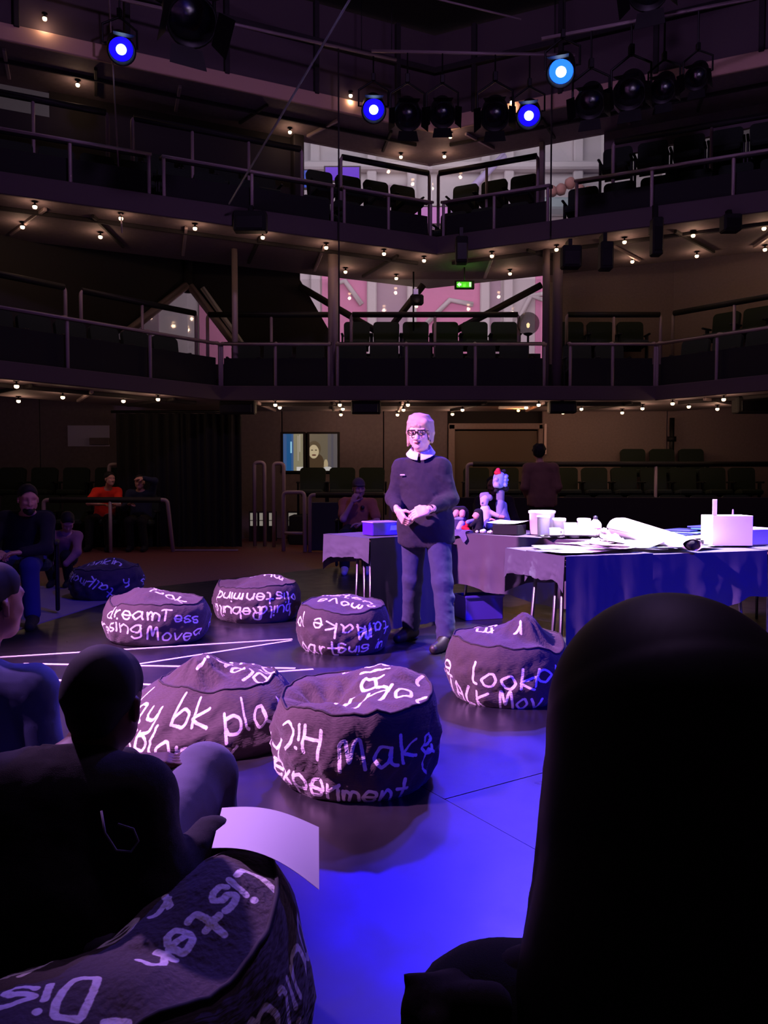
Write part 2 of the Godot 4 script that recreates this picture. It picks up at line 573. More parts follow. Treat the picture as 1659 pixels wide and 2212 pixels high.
func lower_gallery():
	var top := L2 - 0.08
	# middle side: x runs to the right from the middle of the side at X = 0.9
	var f0 := side(0.0, 9.72, 0)
	var X := func(x): return x - 0.9
	var w := wall_poly("wall_lower_middle", f0, [Vector2(-4.68, top - 0.12), Vector2(-4.68, 5.8), Vector2(-2.52, 5.8), Vector2(-2.52, top), Vector2(-1.7, 3.62), Vector2(-1.7, L1), Vector2(-3.75, L1), Vector2(-3.75, 3.75)], M.dark_panel)
	wall_poly("sill_panel", f0, [Vector2(-1.7, 3.62), Vector2(2.12, 3.62), Vector2(2.12, L1), Vector2(-1.7, L1)], M.dark_panel, 0.08, w)
	wall_poly("wall_lower_right", f0, [Vector2(2.2, 5.8), Vector2(4.68, 5.8), Vector2(4.68, L1), Vector2(2.2, L1)], M.beige)
	wall_poly("window_1", f0, [Vector2(-2.52, top), Vector2(2.12, top), Vector2(2.12, 3.62), Vector2(-1.7, 3.62)], M.glass, 0.012)
	wall_poly("window_2", f0, [Vector2(-4.68, top), Vector2(-4.4, top), Vector2(-3.75, 3.75), Vector2(-3.75, 3.0), Vector2(-4.68, 3.0)], M.glass, 0.012)
	# diagonal braces of the steel frame
	var zb := -15.5
	for b in [[-1.62, 4.88, -0.1, 4.0], [0.05, 4.0, 0.75, 4.9], [1.3, 4.0, 3.0, 4.9]]:
		strut("brace", Vector3(b[0], b[1], zb), Vector3(b[2], b[3], zb), 0.065, M.dark_panel)
	var fl := side(-2.0 * HALF, 9.72, 0)
	var e := 9.72 * tan(HALF)      # the right end of this side is at x = e
	strut("brace", fl * Vector3(e - 1.5, 3.75, 0.12), fl * Vector3(e - 0.12, 4.88, 0.12), 0.075, M.rail)
	strut("brace", f0 * Vector3(-4.6, 4.88, 0.12), f0 * Vector3(-3.7, 3.7, 0.12), 0.075, M.rail)
	var bright := mat(Color(0.85, 0.83, 0.85), 0.6)
	strut("brace", f0 * Vector3(-4.38, 4.86, 0.05), f0 * Vector3(-3.58, 3.74, 0.05), 0.05, bright)  # white strip for the lit glass edge, its light put into the colour
	wall_poly("wall_lower_left", fl, [Vector2(-e, 5.8), Vector2(e, 5.8), Vector2(e, top - 0.12), Vector2(e - 1.6, 3.72), Vector2(e - 1.2, 3.6), Vector2(e - 1.2, 3.0), Vector2(e, 3.0), Vector2(e, L1), Vector2(-e, L1)], M.dark_panel)
	wall_poly("window_3", fl, [Vector2(e - 0.12, top), Vector2(e, top), Vector2(e, 3.0), Vector2(e - 1.2, 3.0), Vector2(e - 1.2, 3.6), Vector2(e - 1.6, 3.72)], M.glass, 0.012)
	var cv := corner(-HALF, 9.68)
	strut("corner_post", Vector3(cv.x, 4.78, cv.y), Vector3(cv.x, 5.8, cv.y), 0.09, M.dark_panel)
	var fr := side(2.0 * HALF, 9.72, 0)
	wall_poly("wall_lower_side", fr, [Vector2(-e, 5.8), Vector2(e, 5.8), Vector2(e, L1), Vector2(-e, L1)], M.beige)
	# steel columns at the ends of the middle side
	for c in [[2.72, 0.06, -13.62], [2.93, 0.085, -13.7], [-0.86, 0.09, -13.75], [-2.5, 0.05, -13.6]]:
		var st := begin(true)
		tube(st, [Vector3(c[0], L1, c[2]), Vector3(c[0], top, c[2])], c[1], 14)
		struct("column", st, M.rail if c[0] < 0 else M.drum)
	var tr := begin()
	box(tr, Vector3(3.2, 3.9, -15.3), Vector3(0.2, 2.0, 0.12), Basis(), 0.02)
	struct("trim_1", tr, M.beige)
	# front rails
	var L := 7.5 * tan(HALF) * 2.0
	rail_run(side(0.0, 7.5, L1), -L * 0.5, -1.78, 0.78, [], 1.0, "lower gallery front rail left of the middle window", "front")
	rail_run(side(0.0, 7.5, L1), -1.7, 1.78, 0.78, [], 1.15, "lower gallery front rail below the pink window", "front")
	rail_run(side(0.0, 7.5, L1), 2.15, L * 0.5, 0.78, [], 0.9, "lower gallery front rail before the beige wall panel", "front")
	rail_run(side(-2.0 * HALF, 7.5, L1), -0.5, L * 0.5, 0.78, [], 1.35, "lower gallery front rail on the left side", "front")
	rail_run(side(2.0 * HALF, 7.5, L1), -L * 0.5, 0.6, 0.78, [], 1.2, "lower gallery front rail at the right edge", "front")
	# padded bars before the back row
	rail_run(side(0.0, 8.66, 3.25), -1.52, 1.55, 0.9, [], 1.6, "black padded bar before the six seats under the pink window", "pad")
	rail_run(side(0.0, 8.66, 3.25), 2.35, 4.1, 0.9, [], 1.0, "black padded bar before the beige panel seats", "pad")
	var L8 := 8.66 * tan(HALF)
	rail_run(side(-2.0 * HALF, 8.66, 3.25), L8 - 2.4, L8 - 0.1, 0.9, [], 1.1, "black padded bar crossing the triangular window", "pad")
	rail_run(side(-2.0 * HALF, 8.66, 3.25), 0.2, L8 - 2.6, 0.9, [], 1.1, "black padded bar left of the triangular window, lower gallery", "pad")
	rail_run(side(0.0, 8.66, 3.25), -4.1, -1.75, 0.9, [], 1.2, "black padded bar right of the triangular window", "pad")
	rail_run(side(2.0 * HALF, 8.66, 3.25), -L8 + 0.1, -0.6, 0.9, [], 1.3, "black padded bar at the right edge, lower gallery", "pad")
	# seats
	seat_row(side(0.0, 9.15, 3.25), -1.41, 0.553, 6, 0.0, "%s seat from the left under the pink window, back row of the lower gallery", "back row seats under the pink window")
	seat_row(side(0.0, 9.15, 3.25), 2.6, 0.56, 3, 0.0, "%s seat from the left before the beige panel, back row of the lower gallery", "back row seats before the beige panel")
	seat_row(side(0.0, 7.98, L1), -1.45, 0.56, 6, 0.0, "%s dark seat behind the lower gallery's front rail, middle block", "front row seats of the lower gallery, middle")
	seat_row(side(0.0, 7.98, L1), -3.3, 0.56, 3, 0.0, "%s dark seat behind the lower gallery's front rail, left of the window", "front row seats of the lower gallery, left of middle")
	seat_row(side(0.0, 7.98, L1), 2.45, 0.56, 2, 0.0, "%s dark seat behind the lower gallery's front rail, right of the columns", "front row seats of the lower gallery, right of the columns")
	seat_row(side(-2.0 * HALF, 7.98, L1), 0.2, 0.56, 6, 0.0, "%s dark seat from the left behind the lower gallery's left front rail", "front row seats of the lower gallery, left side")
	seat_row(side(2.0 * HALF, 9.15, 3.25), -3.4, 0.56, 5, 0.0, "%s seat from the left in the lower gallery's back row, right edge", "back row seats of the lower gallery, right side")
	seat_row(side(2.0 * HALF, 7.98, L1), -3.3, 0.56, 5, 0.0, "%s dark seat from the left behind the lower gallery's right front rail", "front row seats of the lower gallery, right side")
	# exit sign, speaker and globe lamp before the pink window
	var ex := thing("exit_sign", "green lit exit sign with white arrow and running figure below the gallery ceiling", "sign", Vector3(1.46, 4.72, -14.75))
	var st := begin()
	box(st, Vector3(0, 0, 0), Vector3(0.36, 0.15, 0.07), Basis(), 0.01)
	put("case", st, M.black_metal, ex)
	st = begin()
	box(st, Vector3(-0.01, 0, 0.04), Vector3(0.27, 0.1, 0.012), Basis(), 0.003)
	put("face", st, glow(Color(0.35, 0.9, 0.15), 0.75), ex)
	st = begin()
	extrude(st, PackedVector2Array([Vector2(-0.14, 0), Vector2(-0.09, 0.045), Vector2(-0.09, 0.02), Vector2(-0.06, 0.02), Vector2(-0.06, -0.02), Vector2(-0.09, -0.02), Vector2(-0.09, -0.045)]), Transform3D(Basis(), Vector3(0, 0, 0.046)), 0.006)
	put("arrow", st, glow(Color(0.9, 1.0, 0.85), 1.0), ex)
	st = begin()
	box(st, Vector3(0.1, 0, 0.049), Vector3(0.035, 0.08, 0.006))
	box(st, Vector3(0.1, 0.0, 0.05), Vector3(0.022, 0.03, 0.008), Basis(Vector3.BACK, 0.6))
	put("figure", st, glow(Color(0.9, 1.0, 0.85), 1.0), ex)
	st = begin(true)
	tube(st, [Vector3(0, 0.07, 0), Vector3(0, 0.34, 0)], 0.012, 6)
	put("hanger", st, M.black_metal, ex)
	var ol := OmniLight3D.new()
	ol.name = "exit_light"
	ex.add_child(ol)
	ol.position = Vector3(0, 0, 0.12)
	ol.light_color = Color(0.4, 1.0, 0.25)
	ol.light_energy = 0.03
	ol.omni_range = 30.0
	ol.omni_attenuation = 2.0
	ol.shadow_enabled = true
	var sp := thing("loudspeaker", "small black loudspeaker hanging on a pole before the pink window", "speaker", Vector3(0.59, 4.42, -14.6))
	st = begin()
	box(st, Vector3.ZERO, Vector3(0.24, 0.19, 0.2), Basis(Vector3.RIGHT, 0.15), 0.03)
	put("cabinet", st, M.black, sp)
	st = begin(true)
	lathe(st, [Vector2(0.0, 0.01), Vector2(0.06, 0.0), Vector2(0.075, 0.015)], 16, Transform3D(Basis(Vector3.RIGHT, PI * 0.5), Vector3(0, 0, 0.1)))
	put("cone", st, M.black_metal, sp)
	st = begin(true)
	tube(st, [Vector3(-0.06, 0.5, 0), Vector3(-0.06, -0.55, 0)], 0.016, 8)
	put("pole", st, M.black_metal, sp)
	st = begin()
	box(st, Vector3(-0.02, 0.14, 0), Vector3(0.1, 0.12, 0.03), Basis(), 0.006)
	put("bracket", st, M.steel, sp)
	var gl := thing("globe_lamp", "smoky glass globe lamp with a lit bulb at the right end of the six seats", "lamp", Vector3(2.56, 3.62, -14.4))
	st = begin(true)
	var prof := []
	for i in 13:
		var a := -PI / 2 + PI * i / 12.0
		prof.append(Vector2(cos(a) * 0.2 + 0.001, sin(a) * 0.2 + 0.34))
	lathe(st, prof, 20)
	var smoky := mat(Color(0.25, 0.2, 0.2, 0.55), 0.3, 0.0, "smoky")
	smoky.transparency = BaseMaterial3D.TRANSPARENCY_ALPHA
	put("globe", st, smoky, gl)
	st = begin(true)
	lathe(st, [Vector2(0.0, 0.36), Vector2(0.03, 0.33), Vector2(0.025, 0.28), Vector2(0.0, 0.26)], 12)
	put("bulb", st, glow(Color(1.0, 0.82, 0.6), 3.0), gl)
	st = begin(true)
	lathe(st, [Vector2(0.09, -0.37), Vector2(0.09, -0.34), Vector2(0.02, -0.33), Vector2(0.02, 0.12), Vector2(0.08, 0.15), Vector2(0.08, 0.17), Vector2(0, 0.17)], 14)
	put("stem", st, M.black_metal, gl)

func upper_gallery():
	var top := 7.36
	var fl := side(-HALF, 9.12, 0)
	var fr := side(HALF, 9.12, 0)
	var e := 9.12 * tan(HALF)
	# the back vertex is the right end of the left side and the left end of the right side
	wall_poly("wall_upper_left", fl, [Vector2(-e, top), Vector2(e - 7.75, top), Vector2(e - 7.75, 6.95), Vector2(e - 6.9, 6.95), Vector2(e - 6.9, top), Vector2(e - 2.75, top), Vector2(e - 2.75, L2), Vector2(-e, L2)], M.dark_panel)
	wall_poly("window_4", fl, [Vector2(e - 2.7, top), Vector2(e - 0.05, top), Vector2(e - 0.05, L2), Vector2(e - 2.7, L2)], M.glass, 0.012)
	wall_poly("window_5", fr, [Vector2(-e + 0.05, top), Vector2(-e + 3.3, top), Vector2(-e + 3.3, L2), Vector2(-e + 0.05, L2)], M.glass, 0.012)
	wall_poly("wall_upper_right", fr, [Vector2(-e + 3.35, top), Vector2(-e + 7.5, top), Vector2(-e + 7.5, 7.1), Vector2(-e + 3.35, 6.9)], M.soffit)
	wall_poly("wall_upper_side", fr, [Vector2(-e + 4.4, 6.55), Vector2(e, 6.55), Vector2(e, L2), Vector2(-e + 4.4, L2)], M.dark_panel)
	var st := begin()
	box(st, fl * Vector3(e - 2.78, 6.3, 0.1), Vector3(0.2, 2.2, 0.2), fl.basis, 0.02)
	struct("trim_2", st, M.dark_panel)
	st = begin()
	box(st, fr * Vector3(-e + 2.25, 6.3, 0.06), Vector3(0.09, 2.2, 0.1), fr.basis, 0.01)
	struct("trim_3", st, M.rail)
	# carved stone relief and ledge of the hall seen through the glazing
	st = begin(true)
	for i in 5:
		var c := Vector3(4.35 + i * 0.24, 8.75 + (0.12 if i == 2 else 0.0) - absf(i - 2) * 0.05, -21.2)
		lathe(st, [Vector2(0, -0.16), Vector2(0.13, -0.08), Vector2(0.15, 0.05), Vector2(0.08, 0.15), Vector2(0, 0.18)], 10, Transform3D(Basis(Vector3.RIGHT, 0.5 + i * 0.3), c))
	struct("stone_relief", st, mat(Color(0.62, 0.42, 0.4), 0.9))
	st = begin()
	box(st, Vector3(4.8, 8.3, -21.2), Vector3(1.9, 0.3, 0.5), Basis(), 0.05)
	struct("stone_ledge", st, mat(Color(0.6, 0.66, 0.66), 0.9))
	# coloured display panels of the hall at the left of the glazing
	for p in [[-2.45, 8.75, 1.1, 0.42, Color(0.2, 0.35, 0.95), 0.55], [-1.05, 8.88, 0.85, 0.32, Color(0.45, 0.1, 0.95), 0.7], [1.15, 7.85, 0.9, 0.4, Color(0.95, 0.6, 0.95), 0.6]]:
		var d := thing("display_screen", "%s lit display in the hall behind the upper gallery glazing" % ["blue", "purple", "pink"][[-2.45, -1.05, 1.15].find(p[0])], "screen", Vector3(p[0], p[1], -20.6))
		st = begin()
		box(st, Vector3.ZERO, Vector3(p[2] + 0.08, p[3] + 0.08, 0.08), Basis(), 0.01)
		put("frame", st, M.drum, d)
		st = begin()
		box(st, Vector3(0, 0, 0.045), Vector3(p[2], p[3], 0.01))
		put("screen_face", st, glow(p[4], p[5]), d)
		st = begin()
		box(st, Vector3(0, 0, -0.62), Vector3(0.1, 0.1, 1.2))
		put("arm", st, M.drum, d)
	# front rails; the two sides meet at the back vertex
	var L := 7.21 * tan(HALF)
	rail_run(side(-HALF, 7.21, L2), L - 1.75, L - 0.1, 0.76, [], 0.85, "upper gallery front rail left of the back corner", "front")
	rail_run(side(-HALF, 7.21, L2), L - 4.6, L - 1.9, 0.76, [], 1.3, "upper gallery front rail on the left, behind the diagonal cable", "front")
	rail_run(side(-HALF, 7.21, L2), -L, L - 4.75, 0.76, [], 1.1, "upper gallery front rail at the far left edge", "front")
	rail_run(side(HALF, 7.21, L2), -L + 0.1, -L + 1.95, 0.76, [], 0.9, "upper gallery front rail right of the back corner", "front")
	rail_run(side(HALF, 7.21, L2), -L + 2.35, L, 0.76, [], 1.25, "upper gallery front rail on the right with its row of seats", "front")
	var L8 := 8.02 * tan(HALF)
	rail_run(side(-HALF, 8.02, 5.42), L8 - 1.85, L8 - 0.06, 1.3, [], 1.3, "black padded bar of the upper gallery left of the back corner", "pad")
	rail_run(side(-HALF, 8.02, 5.42), L8 - 5.3, L8 - 2.5, 1.3, [], 1.1, "black padded bar of the upper gallery left of the glazing", "pad")
	rail_run(side(-HALF, 8.02, 5.42), -L8, L8 - 5.6, 1.3, [], 1.1, "black padded bar of the upper gallery at the far left", "pad")
	rail_run(side(HALF, 8.02, 5.42), -L8 + 0.06, -L8 + 1.95, 1.3, [], 1.0, "black padded bar of the upper gallery right of the back corner", "pad")
	rail_run(side(HALF, 8.02, 5.42), -L8 + 3.15, -L8 + 6.2, 1.3, [], 1.45, "black padded bar of the upper gallery above the right row", "pad")
	# seats of the back row, then of the front row
	var E := 8.6 * tan(HALF)
	seat_row(side(-HALF, 8.6, 5.82), E - 2.2, 0.56, 4, 0.0, "%s seat from the left before the white glazing, left of the back corner", "upper gallery back row, left of the corner")
	seat_row(side(HALF, 8.6, 5.82), -E + 0.62, 0.56, 3, 0.0, "%s seat from the left before the white glazing, right of the back corner", "upper gallery back row, right of the corner")
	seat_row(side(HALF, 8.6, 6.02), -E + 3.4, 0.58, 5, 0.0, "%s seat from the left under the right padded bar of the upper gallery", "upper gallery back row, right block")
	seat_row(side(-HALF, 8.6, 5.62), E - 5.6, 0.58, 5, 0.0, "%s dim seat from the left in the upper gallery's back row, before the dark wall", "upper gallery back row, left block")
	seat_row(side(HALF, 7.72, L2), -E + 3.0, 0.58, 6, 0.0, "%s seat from the left behind the right front rail of the upper gallery", "upper gallery front row, right block")
	seat_row(side(-HALF, 7.72, L2 - 0.08), E - 2.6, 0.56, 3, 0.0, "%s dark front seat of the upper gallery left of the back corner", "upper gallery front row, left of the corner")
	seat_row(side(HALF, 7.72, L2 - 0.08), -E + 0.72, 0.56, 3, 0.0, "%s dark front seat of the upper gallery right of the back corner", "upper gallery front row, right of the corner")
	seat_row(side(-HALF, 7.72, L2), E - 7.2, 0.56, 7, 0.0, "%s dark seat from the left behind the upper gallery's left front rail", "upper gallery front row, left block")
	# step risers that carry the raised back rows
	for a in [[-1, E - 5.9, E - 2.9, 5.62], [-1, E - 2.55, E - 0.1, 5.82], [1, -E + 0.3, -E + 2.1, 5.82], [1, -E + 3.1, -E + 6.1, 6.02]]:
		var f := side(HALF * a[0], 8.63, 0)
		st = begin()
		box(st, f * Vector3((a[1] + a[2]) * 0.5, (a[3] + 5.42) * 0.5, 0), Vector3(a[2] - a[1], a[3] - 5.42, 0.7), f.basis, 0.01)
		struct("row_step", st, M.black)

# a length of balustrade as one thing; x0..x1 along the side's frame, h the bar's height
func rail_run(fr: Transform3D, x0: float, x1: float, h: float, _gaps: Array, step: float, label: String, kind: String):
	var mid := fr * Vector3((x0 + x1) * 0.5, 0, 0)
	var yaw := atan2(fr.basis.z.x, fr.basis.z.z)
	var t := thing("balustrade" if kind == "front" else "leaning_bar", label, "railing", mid, yaw, "front rails of the galleries" if kind == "front" else "padded bars of the back rows")
	var a := (x0 - x1) * 0.5
	var b := -a
	var n := maxi(1, int(round((b - a) / step)))
	if kind == "front":
		var st := begin(true)
		tube(st, [Vector3(a, h, 0.06), Vector3(b, h, 0.06)], 0.024, 8)
		put("top_rail", st, M.rail, t)
		st = begin(true)
		tube(st, [Vector3(a, h + 0.045, -0.16), Vector3(b, h + 0.045, -0.16)], 0.03, 8)
		put("arm_rest", st, M.pad, t)
		for i in n + 1:
			var x := lerpf(a + 0.03, b - 0.03, float(i) / n)
			st = begin(true)
			var p := [Vector3(x, -0.1, 0.02), Vector3(x, h - 0.16, 0.02)]
			p.append_array(arc_pts(Vector3(x, h - 0.16, 0.02), Vector3(x, h + 0.03, 0.02), Vector3(x, h + 0.04, -0.16), 0.07))
			p.append(Vector3(x, h + 0.04, -0.15))
			tube(st, p, 0.027, 8)
			put("post", st, M.rail, t)
		st = begin()
		box(st, Vector3(0, h * 0.42, -0.06), Vector3(b - a - 0.1, h * 0.62, 0.02), Basis(), 0.004)
		put("shade_sheet", st, M.black, t)  # black sheet added for the shade between the posts, no real panel
	else:
		var st := begin(true)
		tube(st, [Vector3(a + 0.05, h, 0), Vector3(b - 0.05, h, 0)], 0.05, 10)
		put("padding", st, M.pad, t)
		for i in n + 1:
			st = begin(true)
			var x := lerpf(a + 0.03, b - 0.03, float(i) / n)
			if i == 0 or i == n:
				var s := 1.0 if i == 0 else -1.0
				var p := [Vector3(x, 0, 0), Vector3(x, h - 0.12, 0)]
				p.append_array(arc_pts(Vector3(x, h - 0.12, 0), Vector3(x, h, 0), Vector3(x + s * 0.12, h, 0), 0.08))
				p.append(Vector3(x + s * 0.1, h, 0))
				tube(st, p, 0.03, 8)
			else:
				tube(st, [Vector3(x, 0, 0), Vector3(x, h - 0.03, 0)], 0.026, 8)
			put("post", st, M.rail, t)

func make_seat() -> Node3D:
	var t := thing("theatre_seat", "", "seat")
	var st := begin(true)
	# padded back with rounded shoulders, slightly raked
	var out := PackedVector2Array()
	var w := 0.235
	for q in [[0, 0.0, 0.04], [1, 0.0, 0.05], [2, 0.0, 0.07], [3, 0.0, 0.07]]:
		var c: Vector2 = [Vector2(-w, 0.42), Vector2(w, 0.42), Vector2(w + 0.01, 0.9), Vector2(-w - 0.01, 0.9)][q[0]]
		var r: float = q[2]
		var s := Vector2(1 if c.x < 0 else -1, 1 if c.y < 0.6 else -1)
		for i in 5:
			var a: float = PI * 0.5 * i / 4.0
			var base: float = [PI, -PI * 0.5, 0.0, PI * 0.5][q[0]]
			out.append(c + s * r + Vector2(cos(base + a), sin(base + a)) * r)
	var tilt := Basis(Vector3.RIGHT, -0.16)
	st.set_smooth_group(-1)
	extrude(st, out, Transform3D(tilt, Vector3(0, 0.0, -0.1)), 0.075)
	put("backrest", st, M.seat, t)
	st = begin()
	box(st, tilt * Vector3(0, 0.62, -0.125), Vector3(0.44, 0.5, 0.02), tilt, 0.008)
	put("back_shell", st, M.seat_shell, t)
	st = begin()
	box(st, Vector3(0, 0.43, 0.08), Vector3(0.44, 0.1, 0.42), Basis(Vector3.RIGHT, -0.08), 0.03)
	put("seat_cushion", st, M.seat, t)
	for s in [-1.0, 1.0]:
		st = begin()
		box(st, Vector3(s * 0.262, 0.62, 0.02), Vector3(0.045, 0.035, 0.3), Basis(), 0.012)
		put("armrest", st, M.seat_shell, t)
		st = begin()
		box(st, Vector3(s * 0.262, 0.31, 0.0), Vector3(0.035, 0.6, 0.1), Basis(), 0.01)
		put("side_frame", st, M.black_metal, t)
	return t

func seat_row(fr: Transform3D, x0: float, step: float, n: int, turn: float, label: String, group: String):
	var yaw := atan2(fr.basis.z.x, fr.basis.z.z) + turn
	for i in n:
		var p := fr * Vector3(x0 + step * i, 0, 0)
		if not in_view(p): continue
		place_seat(p, yaw, label % ORD[i], group)

func place_seat(p: Vector3, yaw: float, label: String, group: String):
	if seat_proto == null:
		seat_proto = make_seat()
		seat_proto.position = p
		seat_proto.rotation.y = yaw
		tag(seat_proto, label, "seat", group)
	else:
		dup(seat_proto, p, yaw, label, group)
# ---------------------------------------------------------------- ground level under the lower gallery
func ground_level():
	var zb := -16.3
	var top := L1 - 0.12
	# back wall in panels, a doorway and two poster windows
	var root := thing("wall_ground", "", "")
	root.set_meta("kind", "structure")
	var widths := [[-9.0, -6.95], [-6.93, -4.3], [-4.28, -2.07], [-0.96, -0.02], [0.0, 1.28], [3.2, 5.7], [5.72, 7.9], [7.92, 9.4]]
	for p in widths:
		var st := begin()
		box(st, Vector3((p[0] + p[1]) * 0.5, 1.7, zb), Vector3(p[1] - p[0], 3.4, 0.1), Basis(), 0.008)
		struct("wall_panel", st, M.beige if p[0] > 2.0 else M.soffit, root)
	var st := begin()
	box(st, Vector3(-1.5, 0.65, zb), Vector3(1.1, 1.3, 0.1), Basis(), 0.008)
	struct("wall_panel", st, M.soffit, root)
	st = begin()
	box(st, Vector3(-1.5, 2.76, zb), Vector3(1.1, 1.28, 0.1), Basis(), 0.008)
	struct("wall_panel", st, M.soffit, root)
	st = begin()
	box(st, Vector3(0.7, 1.7, zb - 0.3), Vector3(7.0, 3.4, 0.1))
	struct("wall_panel", st, M.dark_panel, root)
	# pale sheet on the left wall panel
	st = begin()
	box(st, Vector3(-5.95, 2.07, zb + 0.06), Vector3(0.84, 0.42, 0.012))
	tag(put("notice_sheet", st, mat(Color(0.75, 0.72, 0.85), 0.7)), "pale blank notice sheet on the left wall panel above the seats", "notice")
	st = begin()
	box(st, Vector3(-5.72, 1.96, zb + 0.1), Vector3(0.4, 0.14, 0.06), Basis(), 0.01)
	tag(put("cable_box", st, M.soffit), "brown wall box over the lower corner of the notice sheet", "box")
	# door in the beige frame
	var d := struct("door_1", begin_box(Vector3(2.25, 1.1, zb), Vector3(1.7, 2.15, 0.06), 0.01), mat(Color(0.38, 0.32, 0.28), 0.7))
	for b in [[Vector3(1.36, 1.15, zb + 0.05), Vector3(0.13, 2.3, 0.16)], [Vector3(3.15, 1.15, zb + 0.05), Vector3(0.09, 2.3, 0.16)], [Vector3(2.25, 2.26, zb + 0.05), Vector3(1.9, 0.12, 0.16)]]:
		struct("door_frame", begin_box(b[0], b[1], 0.012), M.beige, d)
	struct("door_handle", begin_box(Vector3(2.98, 1.05, zb + 0.08), Vector3(0.03, 0.3, 0.04), 0.01), M.steel, d)
	var bar := begin_box(Vector3(3.24, 2.0, zb + 0.12), Vector3(0.05, 0.62, 0.05), 0.01)
	struct("trim_4", bar, mat(Color(0.85, 0.75, 0.75), 0.5))
	# wall strut at the right
	st = begin(true)
	tube(st, [Vector3(5.75, 1.4, zb + 0.2), Vector3(5.75, 2.42, zb + 0.2)], 0.05, 8)
	tube(st, [Vector3(5.75, 1.95, zb + 0.2), Vector3(5.75, 2.05, zb + 0.2)], 0.09, 8)
	struct("trim_5", st, M.black_metal)
	# lit poster windows
	poster("poster_window", Vector3(-1.83, 1.74, zb + 0.03), Vector2(0.4, 0.74), 0, "narrow lit poster window of blue and cream stripes, left of the portrait")
	poster("poster_window", Vector3(-1.22, 1.74, zb + 0.03), Vector2(0.56, 0.74), 1, "lit poster window with a pale smiling portrait in brown tones")
	# low windows behind the stair rails, looking into the lit foyer
	for w in [[-2.53, 0.13], [-2.35, 0.13], [-2.17, 0.12], [-1.77, 0.16]]:
		var lw := thing("foyer_window", "%s small lit foyer window low behind the stair rails, counted from the left" % ORD[[-2.53, -2.35, -2.17, -1.77].find(w[0])], "window", Vector3(w[0], 0.42, -15.6), 0.0, "low foyer windows")
		st = begin()
		box(st, Vector3.ZERO, Vector3(w[1] + 0.05, 0.31, 0.05), Basis(), 0.01)
		put("frame", st, M.dark_panel, lw)
		st = begin()
		box(st, Vector3(0, 0, 0.028), Vector3(w[1], 0.25, 0.012))
		put("pane", st, glow(Color(0.85, 0.8, 0.75), 0.3), lw)
		st = begin()
		box(st, Vector3(0, -0.02, 0.038), Vector3(w[1], 0.014, 0.014))
		put("glazing_bar", st, M.dark_panel, lw)
		st = begin()
		box(st, Vector3(0, -0.28, 0), Vector3(w[1] + 0.05, 0.28, 0.05))
		put("plinth", st, M.dark_panel, lw)
	# blackout curtain over the entrance
	for c in [[-3.98, 1.26], [-2.98, 1.04]]:
		st = begin(true)
		var x0: float = c[0] - c[1] * 0.5
		var wd: float = c[1]
		sheet(st, 60, 6, func(u, v): return Vector3(x0 + wd * u, 0.03 + 2.3 * v, -13.9 + sin(u * 46.0 + v * 0.6) * 0.045 + sin(u * 17.0) * 0.03))
		var cu := put("blackout_curtain", st, M.curtain)
		tag(cu, "black entrance curtain, %s half, beside the seated pair" % ["left" if c[0] < -3.5 else "right"], "curtain", "entrance curtains")
	strut("curtain_rail", Vector3(-4.7, 2.36, -13.9), Vector3(-2.4, 2.36, -13.9), 0.025, M.black_metal)
	st = begin()
	box(st, Vector3(-3.0, 0.012, -13.45), Vector3(1.1, 0.02, 0.05))
	struct("trim_6", st, M.rail)
	# raised seating blocks
	for b in [[Vector3(-7.0, 0.26, -15.2), Vector3(5.2, 0.52, 1.9)], [Vector3(-0.9, 0.26, -15.25), Vector3(1.7, 0.52, 1.0)], [Vector3(5.2, 0.26, -15.1), Vector3(7.6, 0.52, 1.6)], [Vector3(5.4, 0.45, -15.9), Vector3(3.4, 0.9, 0.6)]]:
		st = begin()
		box(st, b[0], b[1], Basis(), 0.01)
		struct("row_step", st, M.black)
	var f := Transform3D(Basis(), Vector3.ZERO)
	var rows := [
		[-14.05, 0.02, 1.75, 0.56, 9, "%s seat from the left, front row behind the work tables", "ground front row, right block"],
		[-15.1, 0.52, 1.75, 0.56, 10, "%s seat from the left, second row behind the work tables", "ground second row, right block"],
		[-15.85, 0.9, 4.95, 0.58, 3, "%s of three highest seats against the beige wall", "ground third row, right block"],
		[-15.1, 0.52, -1.35, 0.56, 3, "%s seat from the left below the portrait poster", "ground second row, middle block"],
		[-15.0, 0.52, -7.0, 0.6, 5, "%s seat from the left below the notice sheet", "ground second row, left block"],
		[-14.0, 0.02, -7.05, 0.55, 5, "%s seat from the left behind the left barrier", "ground front row, left block"]]
	for r in rows:
		f.origin = Vector3(0, r[1], r[0])
		seat_row(f, r[2], r[3], r[4], 0.0, r[5], r[6])
	# barriers
	barrier("ground_barrier", [Vector3(-5.55, 0, -13.1), Vector3(-5.55, 0.86, -13.1), Vector3(-3.56, 0.86, -13.2), Vector3(-3.5, 0, -13.3)], [Vector3(-4.48, 0, -13.14)], true, "long low barrier with a dark top bar before the woman in orange")
	barrier("ground_barrier", [Vector3(-2.32, 0, -14.4), Vector3(-2.32, 1.5, -14.4), Vector3(-2.14, 1.5, -14.4), Vector3(-2.14, 0, -14.4)], [], false, "tall narrow stair rail beside the curtain's right edge")
	barrier("ground_barrier", [Vector3(-1.95, 0, -14.2), Vector3(-1.95, 1.48, -14.2), Vector3(-1.77, 1.48, -14.2), Vector3(-1.77, 0, -14.2)], [], false, "tall narrow stair rail, second from the curtain")
	barrier("ground_barrier", [Vector3(-1.68, 0, -13.4), Vector3(-1.68, 0.98, -13.4), Vector3(-1.33, 0.98, -13.4), Vector3(-1.3, 0, -13.2)], [Vector3(-1.68, 0.3, -13.4), Vector3(-1.31, 0.3, -13.3)], false, "low stair rail with a mid bar, before the foyer windows")
